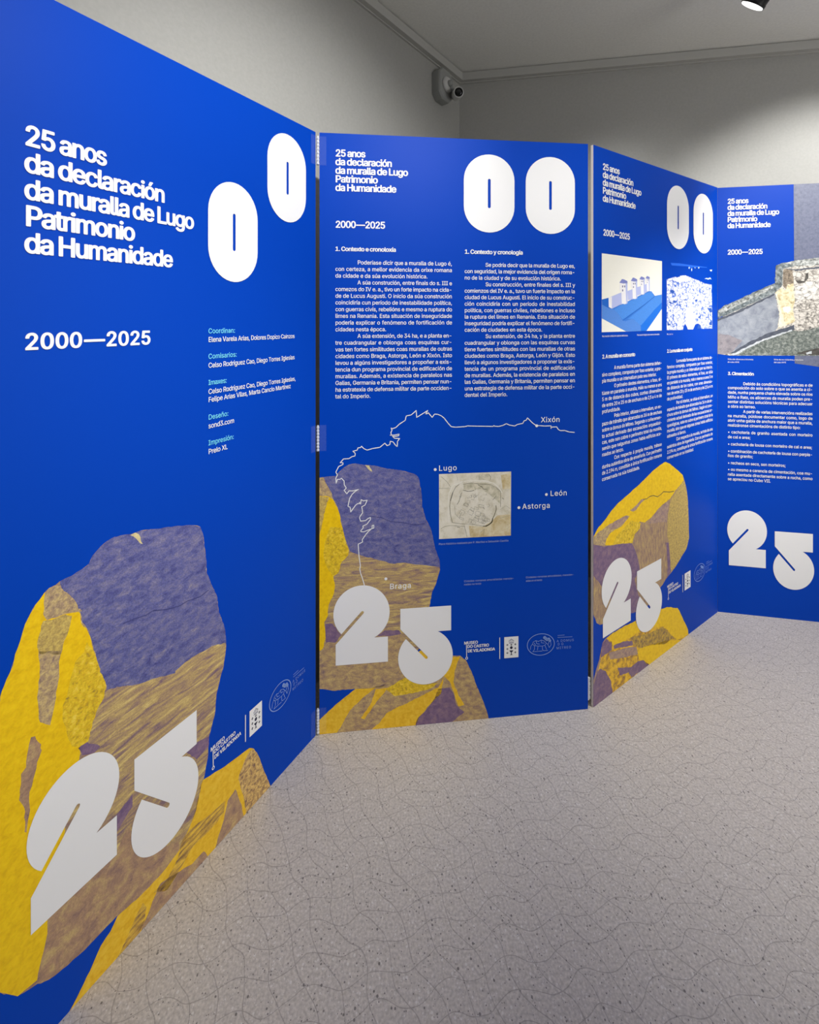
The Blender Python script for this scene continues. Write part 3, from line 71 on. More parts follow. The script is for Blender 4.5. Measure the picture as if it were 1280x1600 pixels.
TEXTS = {1: [['headline_text', '25 anos', 0.2063, 1.7878, 0.348, 0.0415, 'b', 'white', 0.85], ['headline_text', 'da declaración', 0.2063, 1.7353, 0.4737, 0.0415, 'b', 'white', 0.85], ['headline_text', 'da muralla de Lugo', 0.2063, 1.6827, 0.5473, 0.0415, 'b', 'white', 0.85], ['headline_text', 'Patrimonio', 0.2073, 1.6302, 0.4056, 0.0415, 'b', 'white', 0.85], ['headline_text', 'da Humanidade', 0.2063, 1.5777, 0.4927, 0.0415, 'b', 'white', 0.85], ['date_text', '2000—2025', 0.2063, 1.3876, 0.441, 0.0337, 'b', 'white', 0.85], ['credit_heading_text', 'Coordinan:', 0.5863, 1.41, 0.6676, 0.0137, 'm', 'pale_blue', 0.85], ['credit_text', 'Elena Varela Arias, Dolores Dopico Cainzos', 0.5863, 1.3867, 0.8873, 0.0137, 'm', 'white', 0.85], ['credit_heading_text', 'Comisarios:', 0.5863, 1.3414, 0.6732, 0.0137, 'm', 'pale_blue', 0.85], ['credit_text', 'Celso Rodríguez Cao, Diego Torres Iglesias', 0.5863, 1.3171, 0.8873, 0.0137, 'm', 'white', 0.85], ['credit_heading_text', 'Imaxes:', 0.5863, 1.2706, 0.6414, 0.0137, 'm', 'pale_blue', 0.85], ['credit_text', 'Celso Rodríguez Cao, Diego Torres Iglesias,', 0.5863, 1.2463, 0.8916, 0.0137, 'm', 'white', 0.85], ['credit_text', 'Felipe Arias Vilas, Marta Cancio Martínez', 0.5863, 1.2244, 0.8711, 0.0137, 'm', 'white', 0.85], ['credit_heading_text', 'Deseño:', 0.5863, 1.1771, 0.6466, 0.0137, 'm', 'pale_blue', 0.85], ['credit_text', 'sond3.com', 0.5863, 1.1536, 0.6648, 0.0137, 'm', 'white', 0.85], ['credit_heading_text', 'Impresión:', 0.5863, 1.1078, 0.6635, 0.0137, 'm', 'pale_blue', 0.85], ['credit_text', 'Prelo XL', 0.5863, 1.0842, 0.6444, 0.0137, 'm', 'white', 0.85]], 2: [['headline_text', '25 anos', 0.0546, 2.0179, 0.1602, 0.0253, 'b', 'white', 1], ['headline_text', 'da declaración', 0.0546, 1.9878, 0.254, 0.0253, 'b', 'white', 1], ['headline_text', 'da muralla de Lugo', 0.0546, 1.9576, 0.311, 0.0253, 'b', 'white', 1], ['headline_text', 'Patrimonio', 0.0546, 1.9275, 0.2039, 0.0253, 'b', 'white', 1], ['headline_text', 'da Humanidade', 0.0546, 1.8974, 0.2692, 0.0253, 'b', 'white', 1], ['date_text', '2000—2025', 0.0546, 1.7686, 0.2304, 0.0249, 'b', 'white', 1.0], ['section_text', '1. Contexto e cronoloxía', 0.0539, 1.6875, 0.2679, 0.0155, 'b', 'white', 1.0], ['section_text', '1. Contexto y cronología', 0.5149, 1.6846, 0.7323, 0.0155, 'b', 'white', 1.0], ['place_name_text', 'Xixón', 0.8003, 1.07, 0.8733, 0.0193, 'm', 'white', 1.0], ['place_name_text', 'Lugo', 0.4203, 0.9052, 0.4872, 0.0193, 'm', 'white', 1.0], ['place_name_text', 'León', 0.8357, 0.7983, 0.9009, 0.0193, 'm', 'white', 1.0], ['place_name_text', 'Astorga', 0.7297, 0.7547, 0.8357, 0.0193, 'm', 'white', 1.0], ['place_name_text', 'Braga', 0.2447, 0.4923, 0.3222, 0.0193, 'm', 'white', 1.0], ['caption_text', 'Plano histórico realizado por P. Mariñez e Sebastián Castilla', 0.4208, 0.6394, 0.6781, 0.0068, 'r', 'print_grey', 1.0], ['caption_text', 'Cidades romanas amuralladas mencio-', 0.5131, 0.5008, 0.6986, 0.0068, 'r', 'print_grey', 1.0], ['caption_text', 'nadas no texto', 0.5131, 0.4892, 0.5768, 0.0068, 'r', 'print_grey', 1.0], ['caption_text', 'Ciudades romanas amuralladas, mencion-', 0.7432, 0.5009, 0.9269, 0.0068, 'r', 'print_grey', 1.0], ['caption_text', 'adas en el texto', 0.7432, 0.4883, 0.8052, 0.0068, 'r', 'print_grey', 1.0]], 3: [['headline_text', '25 anos', 0.0546, 2.0169, 0.1642, 0.0253, 'b', 'white', 1], ['headline_text', 'da declaración', 0.0546, 1.9868, 0.258, 0.0253, 'b', 'white', 1], ['headline_text', 'da muralla de Lugo', 0.0546, 1.9566, 0.315, 0.0253, 'b', 'white', 1], ['headline_text', 'Patrimonio', 0.0546, 1.9265, 0.2079, 0.0253, 'b', 'white', 1], ['headline_text', 'da Humanidade', 0.0546, 1.8964, 0.2732, 0.0253, 'b', 'white', 1], ['date_text', '2000—2025', 0.0575, 1.7672, 0.2337, 0.0249, 'b', 'white', 1.0], ['section_text', '2. A muralla en conxunto', 0.0515, 1.2989, 0.2696, 0.0155, 'b', 'white', 1.0], ['section_text', '2. La muralla en conjunto', 0.5126, 1.302, 0.7331, 0.0155, 'b', 'white', 1.0], ['caption_text', 'Recreación dixital do sistema defensivo', 0.0515, 1.3808, 0.2182, 0.0068, 'r', 'white', 1.0], ['caption_text', 'Recreación digital del sistema defensivo', 0.2832, 1.3812, 0.4514, 0.0068, 'r', 'white', 1.0], ['caption_text', 'Muralla', 0.5115, 1.3802, 0.5608, 0.0068, 'r', 'white', 1.0]], 4: [['headline_text', '25 anos', 0.0429, 2.0179, 0.1364, 0.0253, 'b', 'white', 0.9], ['headline_text', 'da declaración', 0.0429, 1.9878, 0.2193, 0.0253, 'b', 'white', 0.9], ['headline_text', 'da muralla de Lugo', 0.0429, 1.9576, 0.2698, 0.0253, 'b', 'white', 0.9], ['headline_text', 'Patrimonio', 0.0429, 1.9275, 0.175, 0.0253, 'b', 'white', 0.9], ['headline_text', 'da Humanidade', 0.0429, 1.8974, 0.2328, 0.0253, 'b', 'white', 0.9], ['date_text', '2000—2025', 0.0429, 1.767, 0.199, 0.0249, 'b', 'white', 0.9], ['section_text', '3. Cimentación', 0.0443, 1.1736, 0.16, 0.0155, 'b', 'white', 0.9], ['caption_text', 'Vista dos alicerces e trincheira', 0.0437, 1.2486, 0.1572, 0.0068, 'r', 'white', 0.9], ['caption_text', 'do cubo XXXI', 0.0437, 1.2347, 0.0953, 0.0068, 'r', 'white', 0.9], ['caption_text', 'Vista de los cimientos y trinchera', 0.246, 1.25, 0.3716, 0.0068, 'r', 'white', 0.9], ['caption_text', 'del cubo XXXI', 0.246, 1.2367, 0.2982, 0.0068, 'r', 'white', 0.9]]}
BODY = [[2, 0.0546, 0.4697, 0.0143, 0.955, 0.077, [['Poderíase dicir que a muralla de Lugo é,', 1, 1, 1.6412], ['con certeza, a mellor evidencia da orixe romana', 0, 1, 1.6177], ['da cidade e da súa evolución histórica.', 0, 0, 1.5942], ['A súa construción, entre finais do s. III e', 1, 1, 1.5707], ['comezos do IV e. a., tivo un forte impacto na cida-', 0, 1, 1.5472], ['de de Lucus Augusti. O inicio da súa construción', 0, 1, 1.5237], ['coincidiría cun período de inestabilidade política,', 0, 1, 1.5002], ['con guerras civís, rebelións e mesmo a ruptura do', 0, 1, 1.4767], ['limes na Renania. Esta situación de inseguridade', 0, 1, 1.4532], ['podería explicar o fenómeno de fortificación de', 0, 1, 1.4297], ['cidades nesta época.', 0, 0, 1.4062], ['A súa extensión, de 34 ha, e a planta en-', 1, 1, 1.3827], ['tre cuadrangular e oblonga coas esquinas cur-', 0, 1, 1.3592], ['vas ten fortes similitudes coas murallas de outras', 0, 1, 1.3357], ['cidades como Braga, Astorga, León e Xixón. Isto', 0, 1, 1.3123], ['levou a algúns investigadores a propoñer a exis-', 0, 1, 1.2888], ['tencia dun programa provincial de edificación de', 0, 1, 1.2653], ['murallas. Ademais, a existencia de paralelos nas', 0, 1, 1.2418], ['Galias, Germania e Britania, permiten pensar nun-', 0, 1, 1.2183], ['ha estratexia de defensa militar da parte occiden-', 0, 1, 1.1948], ['tal do Imperio.', 0, 0, 1.1713]]], [2, 0.5149, 0.9318, 0.0143, 0.955, 0.077, [['Se podría decir que la muralla de Lugo es,', 1, 1, 1.6385], ['con seguridad, la mejor evidencia del origen roma-', 0, 1, 1.615], ['no de la ciudad y de su evolución histórica.', 0, 0, 1.5915], ['Su construcción, entre finales del s. III y', 1, 1, 1.568], ['comienzos del IV e. a., tuvo un fuerte impacto en la', 0, 1, 1.5445], ['ciudad de Lucus Augusti. El inicio de su construc-', 0, 1, 1.521], ['ción coincidiría con un período de inestabilidad', 0, 1, 1.4975], ['política, con guerras civiles, rebeliones e incluso', 0, 1, 1.474], ['la ruptura del limes en Renania. Esta situación de', 0, 1, 1.4505], ['inseguridad podría explicar el fenómeno de fortifi-', 0, 1, 1.427], ['cación de ciudades en esta época.', 0, 0, 1.4035], ['Su extensión, de 34 ha, y la planta entre', 1, 1, 1.38], ['cuadrangular y oblonga con las esquinas curvas', 0, 1, 1.3564], ['tiene fuertes similitudes con las murallas de otras', 0, 1, 1.3329], ['ciudades como Braga, Astorga, León y Gijón. Esto', 0, 1, 1.3094], ['llevó a algunos investigadores a proponer la exis-', 0, 1, 1.2859], ['tencia de un programa provincial de edificación', 0, 1, 1.2624], ['de murallas. Además, la existencia de paralelos en', 0, 1, 1.2389], ['las Galias, Germania y Britania, permiten pensar en', 0, 1, 1.2154], ['una estrategia de defensa militar de la parte occi-', 0, 1, 1.1919], ['dental del Imperio.', 0, 0, 1.1684]]], [3, 0.0503, 0.4697, 0.0143, 0.955, 0.077, [['A muralla forma parte dun sistema defen-', 1, 1, 1.2541], ['sivo complexo, composto por foso exterior, a pro-', 0, 1, 1.2308], ['pia muralla e un intervallum polo seu interior.', 0, 0, 1.2074], ['O primeiro destes elementos, o foso, si-', 1, 1, 1.1841], ['túase en paralelo á muralla, máis ou menos a uns', 0, 1, 1.1608], ['5 m de distancia dos cubos, cunhas dimensións', 0, 1, 1.1375], ['de entre 20 e 25 m de anchura e de 2,5 a 4 m de', 0, 1, 1.1141], ['profundidade.', 0, 0, 1.0908], ['Polo interior, sitúase o intervallum, un es-', 1, 1, 1.0675], ['pazo de tránsito que alcanzaba os 16 m de anchura', 0, 1, 1.0442], ['sobre a domus do Mitreo. Segundo o coñecemen-', 0, 1, 1.0208], ['to actual derivado das escavacións arqueolóxi-', 0, 1, 0.9975], ['cas, este non cobre o perímetro total da muralla,', 0, 1, 0.9742], ['senón que nalgunhas zonas había edificios aca-', 0, 1, 0.9509], ['roados ao lenzo.', 0, 0, 0.9275], ['Con respecto á propia muralla, trátase', 1, 1, 0.9042], ['dunha auténtica obra de enxeñaría. Cun perímetro', 0, 1, 0.8809], ['de 2.194 m, constitúe a única fortificación romana', 0, 1, 0.8576], ['conservada na súa totalidade.', 0, 0, 0.8342]]], [3, 0.5126, 0.9293, 0.0143, 0.955, 0.077, [['La muralla forma parte de un sistema de-', 1, 1, 1.2563], ['fensivo complejo, compuesto por foso exterior,', 0, 1, 1.233], ['la propia muralla y un intervallum por su interior.', 0, 1, 1.2098], ['El primero de estos elementos, el foso, se sitúa', 0, 1, 1.1865], ['en paralelo a la muralla, más o menos a unos 5 m', 0, 1, 1.1633], ['de distancia de los cubos, con unas dimensio-', 0, 1, 1.14], ['nes de entre 20 y 25 m de anchura y de 2,5 a 4 m', 0, 1, 1.1168], ['de profundidad.', 0, 0, 1.0935], ['Por el interior, se sitúa el intervallum, un', 1, 1, 1.0703], ['espacio de tránsito que alcanzaba los 16 m de an-', 0, 1, 1.047], ['chura sobre la domus del Mitreo. Según el cono-', 0, 1, 1.0238], ['cimiento actual derivado de las excavaciones ar-', 0, 1, 1.0005], ['queológicas, este no cubre el perímetro total de la', 0, 1, 0.9773], ['muralla, sino que en algunas zonas había edificios', 0, 1, 0.954], ['adosados al lienzo.', 0, 0, 0.9308], ['Con respecto a la muralla, se trata de una', 1, 1, 0.9075], ['auténtica obra de ingeniería. Con un perímetro de', 0, 1, 0.8843], ['2.194 m, constituye la única fortificación romana', 0, 1, 0.861], ['conservada en su totalidad.', 0, 0, 0.8378]]], [4, 0.0443, 0.4109, 0.0143, 0.85, 0.068, [['Debido ás condicións topográficas e de', 1, 1, 1.1254], ['composición do solo sobre o que se asenta a ci-', 0, 1, 1.1045], ['dade, nunha pequena chaira elevada sobre os ríos', 0, 1, 1.0819], ['Miño e Rato, os alicerces da muralla poden pre-', 0, 1, 1.0584], ['sentar distintas solucións técnicas para adecuar', 0, 1, 1.0358], ['a obra ao terreo.', 0, 0, 1.0132], ['A partir de varias intervencións realizadas', 1, 1, 0.9889], ['na muralla, púidose documentar como, logo de', 0, 1, 0.9663], ['abrir unha gabia de anchura maior que a muralla,', 0, 1, 0.9437], ['realizáronse cimentacións de distinto tipo:', 0, 0, 0.9202], ['• cachotería de granito asentada con morteiro', 0, 1, 0.8863], ['de cal e area;', 0, 0, 0.862], ['• cachotería de lousa con morteiro de cal e area;', 0, 0, 0.8272], ['• combinación de cachotería de lousa con perpia-', 0, 1, 0.7924], ['ños de granito;', 0, 0, 0.7698], ['• recheos en seco, sen morteiros;', 0, 0, 0.7342], ['• ou mesmo a carencia de cimentación, coa mu-', 0, 1, 0.702], ['ralla asentada directamente sobre a rocha, como', 0, 1, 0.6777], ['se apreciou no Cubo VII.', 0, 0, 0.6551]]]]
LOGO = {'museo': [['MUSEO', [0.5135, 0.2763], [0.5643, 0.2752]], ['DO CASTRO', [0.525, 0.2638], [0.6055, 0.2608]], ['DE VILADONGA', [0.5264, 0.2465], [0.6277, 0.2463]]], 'vbar': [[0.5222, 0.2739], [0.5229, 0.231]], 'ring': [0.5229, 0.2262], 'bar': [[0.6454, 0.2909], [0.6454, 0.2145]], 'crest': [[0.6621, 0.2921], [0.7153, 0.291], [0.7153, 0.2146], [0.6621, 0.2153]], 'oval': [[0.8003, 0.2547], [0.748, 0.2562], [0.8003, 0.2941]], 'domus': [['A DOMUS', [0.8606, 0.2589], [0.9272, 0.2578]], ['DO', [0.8642, 0.2467], [0.8868, 0.2461]], ['MITREO', [0.8598, 0.2334], [0.9162, 0.2319]]], 'small': [[[0.8649, 0.2828], [0.8905, 0.283]], [[0.8649, 0.2754], [0.9206, 0.2745]]]}
FRAMES = {1:[-0.8648,0.6538,0.99168,0.16,0.9827],2:[-0.3143,1.4801,0.09868,0,0.9827],3:[0.6861,1.5832,0.55133,0,0.9827],4:[1.5267,2.1017,-0.16542,0,0.862]}
ZERO = {1:[[0.6647,1.696],[0.8578,1.904]]}

